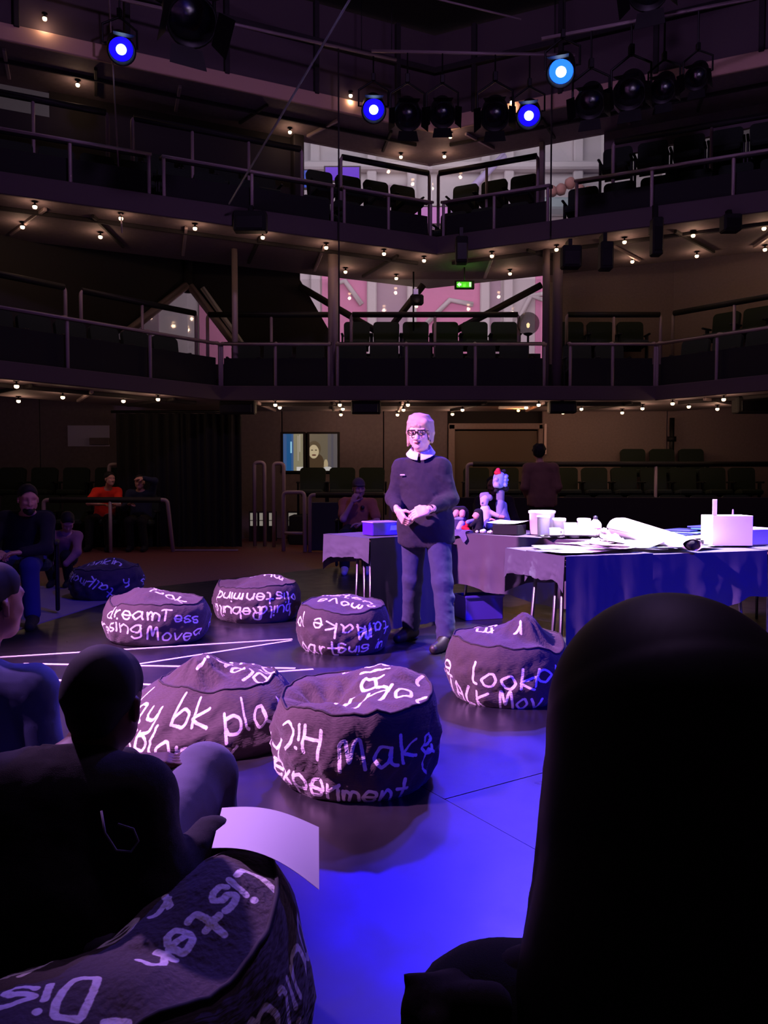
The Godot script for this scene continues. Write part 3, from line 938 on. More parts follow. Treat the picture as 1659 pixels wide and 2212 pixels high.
	barrier("ground_barrier", [Vector3(-1.22, 0, -13.2), Vector3(-1.22, 0.94, -13.2), Vector3(0.1, 0.94, -13.2), Vector3(0.12, 0, -13.2)], [], true, "low barrier with a dark top bar behind the man in the cap")
	barrier("ground_barrier", [Vector3(-4.85, 0.5, -14.2), Vector3(-4.85, 1.46, -14.2), Vector3(-4.42, 1.46, -14.2), Vector3(-4.42, 0.5, -14.2)], [], false, "pale tubular frame behind the man shading his eyes")
	barrier("ground_barrier", [Vector3(1.5, 0, -14.5), Vector3(1.5, 1.47, -14.5), Vector3(7.4, 1.47, -14.5), Vector3(7.4, 0, -14.5)], [Vector3(3.1, 0, -14.5), Vector3(4.9, 0, -14.5)], true, "long padded bar before the second row on the right")
	st = begin()
	box(st, Vector3(-0.92, 0.42, -13.28), Vector3(0.56, 0.8, 0.06), Basis(), 0.01)
	tag(put("barrier_panel", st, mat(Color(0.14, 0.16, 0.22), 0.6)), "dark blue-grey panel of the barrier left of the man in the cap", "panel")
	st = begin()
	box(st, Vector3(4.2, 0.46, -13.3), Vector3(6.4, 0.88, 0.06), Basis(), 0.01)
	tag(put("barrier_panel", st, M.dark_panel), "long dark panel before the front row behind the work tables", "panel")

func begin_box(mid: Vector3, size: Vector3, bev: float) -> SurfaceTool:
	var st := begin()
	box(st, mid, size, Basis(), bev)
	return st

func barrier(called: String, pts: Array, extra: Array, pad: bool, label: String):
	var o: Vector3 = pts[0]
	o.y = 0
	var t := thing(called, label, "railing", o, 0.0, "tubular barriers on the ground floor")
	var p := [pts[0] - o]
	p.append_array(arc_pts(pts[0] - o, pts[1] - o, pts[2] - o, 0.07))
	p.append_array(arc_pts(pts[1] - o, pts[2] - o, pts[3] - o, 0.07))
	p.append(pts[3] - o)
	var st := begin(true)
	tube(st, p, 0.034, 10)
	put("frame", st, M.rail, t)
	if extra.size() == 2 and not pad:
		st = begin(true)
		tube(st, [extra[0] - o, extra[1] - o], 0.028, 8)
		put("mid_bar", st, M.rail, t)
	elif extra.size() > 0:
		for q in extra:
			st = begin(true)
			tube(st, [q - o, Vector3(q.x, pts[1].y - 0.02, q.z) - o], 0.03, 8)
			put("post", st, M.rail, t)
	if pad:
		st = begin(true)
		var a: Vector3 = pts[1] - o
		var b: Vector3 = pts[2] - o
		var d := (b - a).normalized()
		tube(st, [a + d * 0.1, b - d * 0.1], 0.05, 10)
		put("padding", st, M.pad, t)

func disc(im: Image, cx: float, cy: float, rx: float, ry: float, c: Color):
	for y in range(int(cy - ry), int(cy + ry) + 1):
		var q := 1.0 - pow((y - cy) / ry, 2)
		if q <= 0.0: continue
		var w := rx * sqrt(q)
		im.fill_rect(Rect2i(int(cx - w), y, maxi(1, int(2 * w)), 1), c)

func poster(called: String, at: Vector3, size: Vector2, which: int, label: String):
	var t := thing(called, label, "poster", at, 0.0, "lit poster windows on the ground floor")
	var im := Image.create(128, 192, false, Image.FORMAT_RGBA8)
	if which == 0:
		im.fill(Color(0.55, 0.52, 0.42))
		im.fill_rect(Rect2i(0, 0, 66, 192), Color(0.24, 0.36, 0.55))
		im.fill_rect(Rect2i(22, 0, 30, 192), Color(0.12, 0.34, 0.55))
		im.fill_rect(Rect2i(46, 40, 10, 60), Color(0.62, 0.85, 0.95))
		im.fill_rect(Rect2i(92, 10, 8, 130), Color(0.66, 0.62, 0.56))
		im.fill_rect(Rect2i(104, 4, 6, 90), Color(0.7, 0.66, 0.6))
		im.fill_rect(Rect2i(86, 172, 42, 20), Color(0.85, 0.82, 0.8))
	else:
		im.fill(Color(0.42, 0.38, 0.31))
		im.fill_rect(Rect2i(84, 0, 44, 192), Color(0.38, 0.35, 0.36))
		im.fill_rect(Rect2i(100, 0, 10, 192), Color(0.33, 0.31, 0.35))
		disc(im, 26, 150, 40, 52, Color(0.3, 0.23, 0.16))
		disc(im, 22, 76, 30, 40, Color(0.36, 0.3, 0.22))
		disc(im, 20, 92, 23, 36, Color(0.78, 0.7, 0.56))
		disc(im, 12, 84, 5, 3, Color(0.28, 0.22, 0.16))
		disc(im, 30, 84, 5, 3, Color(0.28, 0.22, 0.16))
		disc(im, 21, 110, 10, 4, Color(0.35, 0.18, 0.14))
		disc(im, 76, 158, 10, 26, Color(0.72, 0.64, 0.5))
		disc(im, 84, 182, 22, 12, Color(0.78, 0.76, 0.74))
	var m := StandardMaterial3D.new()
	m.albedo_color = Color(0.05, 0.05, 0.05)
	m.roughness = 0.3
	m.emission_enabled = true
	m.emission = Color(0.0, 0.0, 0.0)
	m.emission_texture = ImageTexture.create_from_image(im)
	m.emission_energy_multiplier = 0.75
	var st := begin()
	box(st, Vector3(0, 0, 0.0), Vector3(size.x + 0.1, size.y + 0.08, 0.08), Basis(), 0.01)
	put("frame", st, M.dark_panel, t)
	var q := QuadMesh.new()
	q.size = size
	var mi := put("print", q, m, t)
	mi.position.z = 0.046

# ---------------------------------------------------------------- lanterns, cables, small lights
func aim(at: Vector3, to: Vector3) -> Basis:
	return Basis.looking_at(to - at, Vector3.UP)

func lantern(at: Vector3, to: Vector3, s: float, label: String, lit: Color, core: Color, energy: float, beam: Color, angle: float, hang := 0.6, soft := 0.9):
	var t := thing("stage_lantern", label, "stage light", at, 0.0, "stage lanterns hung round the roof ring")
	var bs := aim(at, to)
	var st := begin(true)
	# can points along -z of bs
	var xf := Transform3D(bs * Basis(Vector3.RIGHT, -PI / 2), Vector3.ZERO)
	lathe(st, [Vector2(0.0, -0.26 * s), Vector2(0.07 * s, -0.25 * s), Vector2(0.12 * s, -0.18 * s), Vector2(0.14 * s, -0.05 * s), Vector2(0.15 * s, 0.16 * s), Vector2(0.16 * s, 0.2 * s), Vector2(0.145 * s, 0.2 * s), Vector2(0.135 * s, 0.12 * s), Vector2(0.0, 0.11 * s)], 24, xf)
	var can := put("can", st, M.black_metal, t)
	st = begin(true)
	lathe(st, [Vector2(0.132 * s, 0.125 * s), Vector2(0.07 * s, 0.145 * s), Vector2(0.0, 0.15 * s)], 24, xf)
	put("lens", st, glow(lit, energy) if energy > 0.0 else mat(Color(0.03, 0.03, 0.06), 0.15, 0.0, "lens"), can)
	if energy > 0.0:
		st = begin(true)
		lathe(st, [Vector2(0.058 * s, 0.148 * s), Vector2(0.052 * s, 0.162 * s), Vector2(0.03 * s, 0.17 * s), Vector2(0.0, 0.172 * s)], 20, xf)
		put("lamp_core", st, glow(core, 6.0), can)
	# yoke and clamp
	st = begin(true)
	var xr := Vector3(bs.x.x, 0, bs.x.z).normalized()
	tube(st, [xr * 0.15 * s, xr * 0.19 * s, xr * 0.19 * s + Vector3.UP * 0.2 * s, Vector3.UP * 0.32 * s, -xr * 0.19 * s + Vector3.UP * 0.2 * s, -xr * 0.19 * s, -xr * 0.15 * s], 0.014 * s, 6)
	put("yoke", st, M.black_metal, t)
	st = begin()
	box(st, Vector3(0, 0.36 * s, 0), Vector3(0.05, 0.1, 0.07) * s, Basis(), 0.008)
	tube(st, [Vector3(0, 0.36 * s, 0), Vector3(0, 0.36 * s + hang, 0)], 0.014, 6)
	put("clamp", st, M.black_metal, t)
	for k in 4:
		st = begin()
		var a := k * PI / 2
		var o := Vector3(cos(a), sin(a), 0)
		var sd := Vector3(-sin(a), cos(a), 0)
		var hw := 0.1 * s
		var z0 := -0.2 * s
		var z1 := -0.32 * s
		var p := [o * 0.15 * s - sd * hw + Vector3(0, 0, z0), o * 0.15 * s + sd * hw + Vector3(0, 0, z0), o * 0.22 * s + sd * hw * 1.2 + Vector3(0, 0, z1), o * 0.22 * s - sd * hw * 1.2 + Vector3(0, 0, z1)]
		for i in 4: p[i] = bs * p[i]
		var nn: Vector3 = bs * o
		quad(st, p[0], p[1], p[2], p[3], nn)
		quad(st, p[0] - nn * 0.004, p[1] - nn * 0.004, p[2] - nn * 0.004, p[3] - nn * 0.004, -nn)
		if energy <= 0.0 or k == 1: put("barn_door", st, M.black_metal, can)
	if energy > 0.0 and angle > 0.0:
		var dirn := (to - at).normalized()
		var l: SpotLight3D = spot("lantern_beam", at + dirn * 0.26 * s, to, beam, 1.0, angle, soft, 0.12 * s)
		return l
	return null

func rigging():
	var blue := Color(0.06, 0.02, 1.0)
	var core := Color(0.75, 0.9, 1.0)
	var l = lantern(Vector3(-3.79, 7.42, -11.8), Vector3(-0.3, 0, -4.2), 1.25, "lit blue lantern at the upper left, alone on the roof ring", blue, core, 2.0, Color(0.12, 0.05, 1.0), 12.5, 0.2, 0.5)
	l.light_energy = 27.0
	l = lantern(Vector3(-0.17, 7.2, -13.2), Vector3(0.2, 0, -4.6), 1.25, "lit blue lantern left of the row of dark lanterns", blue, core, 2.0, Color(0.12, 0.05, 1.0), 9.0, 0.35, 0.5)
	l.light_energy = 54.0
	l = lantern(Vector3(2.29, 6.98, -12.92), Vector3(0.5, 0, -4.4), 1.25, "lit blue lantern right of the row of dark lanterns", blue, core, 2.0, Color(0.12, 0.05, 1.0), 9.5, 0.43, 0.5)
	l.light_energy = 50.0
	l = lantern(Vector3(2.49, 6.94, -11.46), Vector3(0.0, 0.4, -4.6), 1.25, "brightest lantern, pale blue, at the top right of the rig", Color(0.1, 0.35, 1.0), Color(0.85, 0.96, 1.0), 3.0, Color(0.36, 0.28, 1.0), 15.5, 0.02, 0.4)
	l.light_energy = 62.0
	var dark := [
		[Vector3(0.37, 7.0, -12.94), 1.4, "dark lantern, first right of the left blue lantern", 7.92],
		[Vector3(0.92, 7.02, -12.93), 1.3, "dark lantern, second right of the left blue lantern", 7.9],
		[Vector3(1.75, 7.0, -12.92), 1.45, "dark lantern just left of the right blue lantern", 7.88],
		[Vector3(2.88, 6.5, -11.42), 1.3, "dark lantern hanging lowest below the brightest one", 7.43],
		[Vector3(3.42, 6.62, -11.36), 1.4, "dark lantern with a faint blue lens, right of the brightest one", 7.49],
		[Vector3(3.86, 6.62, -11.31), 1.1, "dark lantern, third right of the brightest one", 7.54],
		[Vector3(4.3, 6.75, -11.25), 1.0, "dark lantern, rightmost under the roof ring", 7.6],
		[Vector3(-2.4, 6.88, -9.95), 1.9, "big dark lantern at the top left of the picture", 7.94],
		[Vector3(3.4, 7.55, -10.5), 1.6, "dark lantern high at the top right of the picture", 8.34]]
	for d in dark:
		lantern(d[0], Vector3(0.6, 0.5, -5.0), d[1], d[2], blue, core, 0.0, blue, 0.0, d[3] - d[0].y - 0.36 * d[1])
	# lighting bars they hang from
	var bars := [
		[Vector3(-0.2, 7.94, -12.95), Vector3(3.0, 7.85, -12.9), "steel lighting bar above the row of dark lanterns"],
		[Vector3(2.2, 7.35, -11.5), Vector3(5.4, 7.75, -11.1), "steel lighting bar sloping up to the right over the dark lanterns"],
		[Vector3(-5.4, 8.1, -11.18), Vector3(0.2, 8.0, -13.34), "steel lighting bar along the upper left of the roof ring"],
		[Vector3(-3.0, 7.92, -9.9), Vector3(4.4, 8.4, -10.6), "steel lighting bar crossing the top of the picture"]]
	for b in bars:
		var t := thing("lighting_bar", b[2], "pipe", b[0], 0.0, "lighting bars")
		var st := begin(true)
		var e: Vector3 = b[1] - b[0]
		tube(st, [Vector3.ZERO, e], 0.025, 8)
		put("pipe", st, M.rail, t)
		for q in [0.1, 0.9]:
			st = begin(true)
			var p: Vector3 = e * q
			tube(st, [p, Vector3(p.x, 9.09 - b[0].y, p.z)], 0.008, 6)
			put("hanger", st, M.black_metal, t)
	# boxes fixed under the galleries
	var boxes := [
		[Vector3(1.29, 5.00, -13.54), Vector3(0.2, 0.44, 0.2), "dark speaker box on the upper gallery's edge, right of its corner"],
		[Vector3(-2.02, 5.08, -12.32), Vector3(0.5, 0.3, 0.2), "wide dark box on the upper gallery's edge below the diagonal cable"],
		[Vector3(2.93, 4.67, -12.75), Vector3(0.3, 0.34, 0.22), "square dark box under the upper gallery's edge, over the columns"],
		[Vector3(3.41, 4.62, -12.51), Vector3(0.2, 0.42, 0.2), "dark box under the upper gallery's edge, right of the square one"],
		[Vector3(4.08, 4.82, -12.19), Vector3(0.16, 0.56, 0.18), "tall narrow dark box on the upper gallery's edge, right side"],
		[Vector3(5.00, 4.88, -11.75), Vector3(0.26, 0.24, 0.2), "small dark box on the upper gallery's edge at the right"],
		[Vector3(-0.3, 2.4, -13.52), Vector3(0.5, 0.22, 0.2), "flat black unit below the lower gallery, left of her head"],
		[Vector3(2.98, 2.4, -13.52), Vector3(0.46, 0.2, 0.2), "flat black unit below the lower gallery, above the curly-haired person"],
		[Vector3(5.9, 2.38, -12.9), Vector3(0.6, 0.26, 0.25), "black unit below the lower gallery at the right edge"],
		[Vector3(-2.45, 2.4, -13.55), Vector3(0.6, 0.22, 0.2), "black unit below the lower gallery, over the curtain"]]
	for b in boxes:
		var t := thing("speaker_box", b[2], "speaker", b[0], 0.0, "black boxes fixed under the galleries")
		var st := begin()
		box(st, Vector3.ZERO, b[1], Basis(), 0.02)
		put("cabinet", st, M.black, t)
		st = begin()
		box(st, Vector3(0, -b[1].y * 0.08, b[1].z * 0.5 + 0.004), Vector3(b[1].x * 0.8, b[1].y * 0.62, 0.012), Basis(), 0.004)
		put("grille", st, M.black_metal, t)
		st = begin()
		if b[0].y > 3.0: box(st, Vector3(0, b[1].y * 0.55, -0.16), Vector3(0.06, b[1].y * 0.7, 0.24))
		else: box(st, Vector3(0, b[1].y * 0.5 + 0.02, 0), Vector3(0.05, 0.06, 0.05))
		put("bracket", st, M.black_metal, t)
	# cables and drop wires
	var wires := [
		[[Vector3(2.54, 9.08, -5.65), Vector3(0.39, 7.37, -8.5), Vector3(-2.29, 5.26, -12.05)], 0.016, mat(Color(0.6, 0.62, 0.72), 0.5), "taut diagonal cable from the roof down to the upper gallery on the left"],
		[[Vector3(-2.6, 8.75, -11.0), Vector3(-0.3, 8.2, -11.6), Vector3(2.0, 7.9, -12.0)], 0.014, M.rail, "thin slack cable across the dark roof"],
		[[Vector3(-3.92, 8.06, -11.75), Vector3(-3.78, 4.75, -11.75)], 0.012, M.rail, "thin drop wire under the upper left blue lantern"],
		[[Vector3(-0.72, 8.02, -12.99), Vector3(-0.72, 3.4, -12.99)], 0.014, M.dark_panel, "thin drop wire left of the back corner"],
		[[Vector3(2.64, 7.86, -12.91), Vector3(2.64, 5.05, -12.91)], 0.014, M.dark_panel, "thin drop wire below the right blue lantern"]]
	for w in wires:
		var st := begin(true)
		var pts: Array = w[0]
		if pts.size() == 2: pts = [pts[0], (pts[0] + pts[1]) * 0.5, pts[1]]
		tube(st, pts, w[1], 6)
		tag(put("cable", st, w[2]), w[3], "cable", "cables and wires of the rig")

func downlights():
	# [x, z, level] for small warm lamps set in the three ceilings
	var lists := [
		[7.36, [[-4.73, -12.67], [-1.65, -14.36], [0.32, -15.45], [1.14, -15.43], [1.18, -14.55]], "under the roof ring"],
		[8.0, [[-4.81, -11.67, 7.8], [-0.56, -13.77, 7.71], [2.16, -13.85, 7.64]], "on the face of the roof drum"],
		[5.04, [[-4.83, -11.28], [-3.8, -11.77], [-5.4, -12.17], [-4.41, -12.66], [-2.84, -12.24], [-1.89, -12.69], [-0.94, -13.24], [-0.0, -13.6], [-0.7, -14.77], [0.23, -15.24], [0.69, -14.02], [1.82, -13.73], [2.31, -14.9], [2.83, -13.35], [3.82, -12.93], [4.3, -14.08], [4.78, -12.59], [5.28, -13.73], [5.71, -12.24], [6.25, -13.35]], "under the upper gallery"],
		[2.52, [[-4.92, -10.82], [-4.88, -12.27], [-5.82, -12.86], [-4.15, -12.86], [-3.52, -12.58], [-1.82, -13.52], [-1.81, -14.03], [-0.74, -13.52], [-0.73, -14.31], [-0.83, -15.55], [0.26, -15.58], [0.35, -14.5], [0.4, -13.52], [1.31, -15.44], [1.41, -14.5], [2.47, -14.03], [2.59, -13.52], [3.35, -15.11], [3.5, -14.31], [4.46, -15.11], [4.55, -14.21], [4.75, -13.29], [5.23, -13.85], [5.91, -14.31], [5.3, -12.6]], "under the lower gallery"]]
	for L in lists:
		var y: float = L[0]
		var i := 0
		var row: Array = L[1]
		row.sort_custom(func(a, b): return a[0] / -a[1] < b[0] / -b[1])
		for p in row:
			var at := Vector3(p[0], p[2] if p.size() > 2 else y, p[1])
			if not in_view(at, 5.0): continue
			i += 1
			var t: Node3D
			var text := "%s small warm lamp from the left %s" % [ORD[i - 1], L[2]]
			if not lamp_protos.has("p"):
				t = thing("ceiling_lamp", text, "lamp", at, 0.0, "small warm lamps " + L[2])
				var st := begin(true)
				lathe(st, [Vector2(0.0, 0.0), Vector2(0.04, 0.0), Vector2(0.04, -0.012), Vector2(0.012, -0.016), Vector2(0.012, -0.04), Vector2(0.034, -0.05), Vector2(0.036, -0.065), Vector2(0.03, -0.065)], 14)
				put("housing", st, M.black_metal, t)
				st = begin(true)
				lathe(st, [Vector2(0.026, -0.055), Vector2(0.032, -0.08), Vector2(0.024, -0.1), Vector2(0, -0.108)], 14)
				put("bulb", st, glow(Color(1.0, 0.82, 0.62), 9.0), t)
				lamp_protos["p"] = t
			else:
				t = dup(lamp_protos["p"], at, 0.0, text, "small warm lamps " + L[2])
			var ol := OmniLight3D.new()
			ol.name = "lamp_light"
			add_child(ol, true)
			ol.position = at + Vector3(0, -0.17, 0)
			ol.light_color = Color(1.0, 0.8, 0.66)
			ol.light_energy = 0.075 if y < 3.0 else 0.055
			ol.light_size = 0.03
			ol.omni_range = 30.0
			ol.omni_attenuation = 2.0
			ol.shadow_enabled = true
	# fluorescent strip over the door
	var fx := thing("strip_lamp", "pale strip lamp over the beige doorway with a warm bulb", "lamp", Vector3(2.35, 2.493, -14.6))
	var st2 := begin()
	box(st2, Vector3.ZERO, Vector3(0.55, 0.05, 0.1), Basis(), 0.01)
	put("batten", st2, M.white, fx)
	st2 = begin(true)
	lathe(st2, [Vector2(0, -0.03), Vector2(0.03, -0.045), Vector2(0.025, -0.07), Vector2(0, -0.08)], 12, Transform3D(Basis(), Vector3(0.08, 0, 0)))
	put("bulb", st2, glow(Color(1.0, 0.75, 0.45), 6.0), fx)
	var wl := OmniLight3D.new()
	wl.name = "strip_light"
	fx.add_child(wl)
	wl.position = Vector3(0.08, -0.12, 0.03)
	wl.light_color = Color(1.0, 0.6, 0.32)
	wl.light_energy = 0.14
	wl.light_size = 0.04
	wl.omni_range = 30.0
	wl.omni_attenuation = 2.0
	wl.shadow_enabled = true
# ---------------------------------------------------------------- beanbags with handwriting printed on the cover
const GLYPH := {
	"a": "46 26 04 12 22 44 46 43 52", "b": "09 02/04 26 45 43 32 12 02", "c": "45 36 16 04 12 32 43", "d": "46 26 04 12 32 44/49 42 52",
	"e": "04 44 45 36 16 04 12 32 43", "f": "49 39 28 22/06 46", "g": "46 26 04 13 33 45/46 41 20 10 01", "h": "09 02/04 26 45 42", "i": "06 02/08 08",
	"k": "09 02/46 04 42", "l": "09 03 12", "m": "06 02/04 16 25 22/24 36 55 52", "n": "06 02/04 26 45 42", "o": "26 04 12 32 44 36 26", "p": "06 00/05 26 45 43 32 12 03",
	"r": "06 02/04 26 36", "s": "46 26 05 14 34 43 32 12 03", "t": "29 23 32 42/06 46", "u": "06 03 12 32 44/46 42", "v": "06 22 46", "x": "06 42/46 02", "y": "06 04 13 33 45/46 41 20 10",
	"D": "09 02 32 44 47 39 09", "T": "09 59/29 22", "A": "02 29 42/14 34", "L": "19 05 12 22 42", "K": "09 02/49 05 42", "M": "02 08 19 24 38 49 52", "H": "09 02/49 42/05 45", "C": "48 29 07 04 22 43", "R": "02 09 39 47 35 05/25 42", "B": "09 02 32 44 25 05/25 47 39 09", "P": "09 02/09 39 47 35 05"}

func strokes_of(text: String) -> Array:
	var out := []
	var x := 0.0
	for ch in text:
		if ch == " ":
			x += 4.0
			continue
		var wmax := 0.0
		for s in (GLYPH[ch] as String).split("/"):
			var pts := []
			for p in s.split(" "):
				pts.append(Vector2(float(p[0]) + x + rng.randf_range(-0.3, 0.3), float(p[1]) + rng.randf_range(-0.25, 0.25)))
				wmax = maxf(wmax, float(p[0]))
			out.append(pts)
		x += wmax + 1.7
	return [out, x - 1.7]

func write(im: Image, text: String, mid: Vector2, size: float, turn: float, stamp: Image):
	# size: pixels of a capital's height; turn in radians
	var g := strokes_of(text)
	var k := size / 7.0
	var hw: float = g[1] * 0.5
	var sw := stamp.get_width()
	var cs := cos(turn)
	var sn := sin(turn)
	var W := im.get_width()
	for pts in g[0]:
		var n: int = pts.size()
		for i in maxi(1, n - 1):
			var p0: Vector2 = pts[maxi(i - 1, 0)]
			var p1: Vector2 = pts[i]
			var p2: Vector2 = pts[mini(i + 1, n - 1)]
			var p3: Vector2 = pts[mini(i + 2, n - 1)]
			var steps := maxi(4, int(p1.distance_to(p2) * k / (sw * 0.22)))
			for j in steps:
				var t := float(j) / steps
				var q := p1.cubic_interpolate(p2, p0.lerp(p1, 0.3), p3.lerp(p2, 0.3), t)
				var d := Vector2((q.x - hw) * k, -(q.y - 5.0) * k)
				var r := Vector2(d.x * cs - d.y * sn, d.x * sn + d.y * cs) + mid
				var px := int(r.x) - sw / 2
				im.blend_rect(stamp, Rect2i(0, 0, sw, sw), Vector2i(px, int(r.y) - sw / 2))
				if px < 0: im.blend_rect(stamp, Rect2i(0, 0, sw, sw), Vector2i(px + W, int(r.y) - sw / 2))
				elif px > W - sw: im.blend_rect(stamp, Rect2i(0, 0, sw, sw), Vector2i(px - W, int(r.y) - sw / 2))

func make_stamp(d: int, c: Color) -> Image:
	var s := Image.create(d, d, false, Image.FORMAT_RGBA8)
	for y in d:
		for x in d:
			var r := Vector2(x + 0.5 - d * 0.5, y + 0.5 - d * 0.5).length()
			s.set_pixel(x, y, Color(c, clampf(d * 0.5 - r, 0.0, 1.0)))
	return s

func print_mat(im: Image) -> StandardMaterial3D:
	var m := StandardMaterial3D.new()
	m.albedo_texture = ImageTexture.create_from_image(im)
	m.roughness = 0.85
	m.normal_enabled = true
	m.normal_texture = weave
	m.normal_scale = 0.35
	m.rim_enabled = true
	m.rim = 0.25
	m.texture_repeat = false
	return m

func bean_bag(label: String, at: Vector3, rx: float, rz: float, h: float, shape: Dictionary, side_text: Array, top_text: Array):
	var t := thing("bean_bag", label, "bean bag", at, 0.0, "handwriting-print beanbags on the stage")
	var cloth := Color(0.245, 0.2, 0.215)
	var R := (rx + rz) * 0.5
	var W := 2048
	var ppm := W / (TAU * R)
	var hm: float = h * 1.15
	var TH := int(hm * ppm)
	var im := Image.create(W, TH, false, Image.FORMAT_RGBA8)
	im.fill(cloth)
	var stamp := make_stamp(int(0.0155 * ppm), Color(0.93, 0.91, 0.93))
	for s in side_text:
		# [text, angle in degrees (0 towards +z, growing to the right), height 0..1, capital's height in metres, turn]
		var ang: float = wrapf(s[1] / 360.0 + 0.5, 0.0, 1.0)
		write(im, s[0], Vector2(ang * W, (1.0 - s[2]) * TH), s[3] * ppm, deg_to_rad(s[4]), stamp)
	var peaks: Array = shape.get("peaks", [])
	var crumple: float = shape.get("crumple", 0.012)
	var bulge: float = shape.get("bulge", 0.07)
	var taper: float = shape.get("taper", 0.0)
	var lean: Vector2 = shape.get("lean", Vector2.ZERO)
	var top_y := func(x: float, z: float) -> float:
		var y := h
		for p in peaks:
			var d := Vector2(x - p[0], z - p[1])
			var r := d.length()
			var e := exp(-r * r / (p[3] * p[3]))
			y += p[2] * e
			if p.size() > 4:
				y += p[4] * sin(atan2(d.y, d.x) * 9.0 + r * 8.0) * e * minf(1.0, r * 9.0)
		return y + no1.get_noise_3d(x * 6.0 + at.x * 9.0, z * 6.0, at.z * 5.0) * crumple * 1.6
	var n := 112
	var m := 18
	var rim := 0.955
	var pt := func(u: float, v: float) -> Vector3:
		var a := (u - 0.5) * TAU
		var s := sin(a)
		var c := cos(a)
		var prof := rim + bulge * sin(clampf(v * 0.93 + 0.07, 0, 1) * PI) - 0.05 * pow(1.0 - v, 6.0) * 2.0
		var yt: float = top_y.call(s * rx * rim * (1.0 - taper), c * rz * rim * (1.0 - taper))
		# a rounded shoulder towards the rim
		prof -= 0.05 * pow(v, 8.0)
		prof *= 1.0 - taper * v
		var y := yt * (1.0 - pow(1.0 - v, 1.12))
		var w := no1.get_noise_3d(a * 2.4 + at.x * 13.0, v * 2.6, at.z * 7.0) + 0.6 * no1.get_noise_3d(cos(a) * 3.0 + v * 5.0, sin(a) * 6.0, at.x * 11.0)
		w += 0.7 * sin(v * 16.0 + 2.5 * no1.get_noise_2d(a * 1.5, at.z * 3.0)) * 0.5 * smoothstep(0.35, 0.0, v)
		var k := prof + w * crumple * 1.7 * sin(clampf(v + 0.08, 0, 1) * PI) / R
		return Vector3(s * rx * k + lean.x * v * h, y, c * rz * k + lean.y * v * h)
	var st := begin(true)
	for j in m:
		for i in n:
			var q := []
			for cc in [[0, 0], [1, 0], [1, 1], [0, 1]]:
				q.append(Vector2(float(i + cc[0]) / n, float(j + cc[1]) / m))
			for id in [0, 2, 1, 0, 3, 2]:
				var p: Vector3 = pt.call(q[id].x, q[id].y)
				st.set_uv(Vector2(q[id].x, 1.0 - q[id].y))
				st.add_vertex(p)
	st.generate_normals()
	var mt := print_mat(im)
	mt.uv1_scale = Vector3.ONE
	st.generate_tangents()
	put_mesh("side_panel", st.commit(), mt, t)
	# top panel
	var im2 := Image.create(768, 768, false, Image.FORMAT_RGBA8)
	im2.fill(cloth)
	var pp2 := 768.0 / (2.0 * maxf(rx, rz))
	var st2 := make_stamp(int(0.0155 * pp2), Color(0.93, 0.91, 0.93))
	for s in top_text:
		write(im2, s[0], Vector2(384 + s[1] * pp2, 384 + s[2] * pp2), s[3] * pp2, deg_to_rad(s[4]), st2)
	st = begin(true)
	var rings := 16
	for j in rings:
		for i in n:
			var q := []
			for cc in [[0, 0], [1, 0], [1, 1], [0, 1]]:
				q.append(Vector2(float(i + cc[0]) / n, float(j + cc[1]) / rings))
			for id in ([0, 1, 2, 0, 2, 3] if j > 0 else [0, 2, 3]):
				var edge: Vector3 = pt.call(q[id].x, 1.0)
				var k: float = q[id].y
				var p := Vector3(lerpf(lean.x * h, edge.x, k), 0, lerpf(lean.y * h, edge.z, k))
				p.y = lerpf(top_y.call(p.x - lean.x * h, p.z - lean.y * h) + 0.035 * (1.0 - k * k), edge.y, pow(k, 6.0))
				st.set_uv(Vector2(0.5 + (p.x - lean.x * h) * pp2 / 768.0, 0.5 + (p.z - lean.y * h) * pp2 / 768.0))
				st.add_vertex(p)
	st.generate_normals()
	st.generate_tangents()
	var tp := put("top_panel", st.commit(), print_mat(im2), t)
	# seam cord round the rim, base panel
	st = begin(true)
	var cord := []
	for i in n + 1:
		cord.append(pt.call(float(i % n) / n, 1.0) + Vector3(0, 0.001, 0))
	tube(st, cord, 0.0055, 5, false)
	put("seam", st, mat(Color(0.17, 0.15, 0.17), 0.85), tp)
	st = begin()
	for i in n:
		tri(st, Vector3(0, 0.004, 0), pt.call(float(i) / n, 0.02), pt.call(float(i + 1) / n, 0.02), Vector3.DOWN)
	put("base_panel", st, M.black, t)
	return t

func put_mesh(called: String, mesh: Mesh, m: Material, parent: Node):
	return put(called, mesh, m, parent)

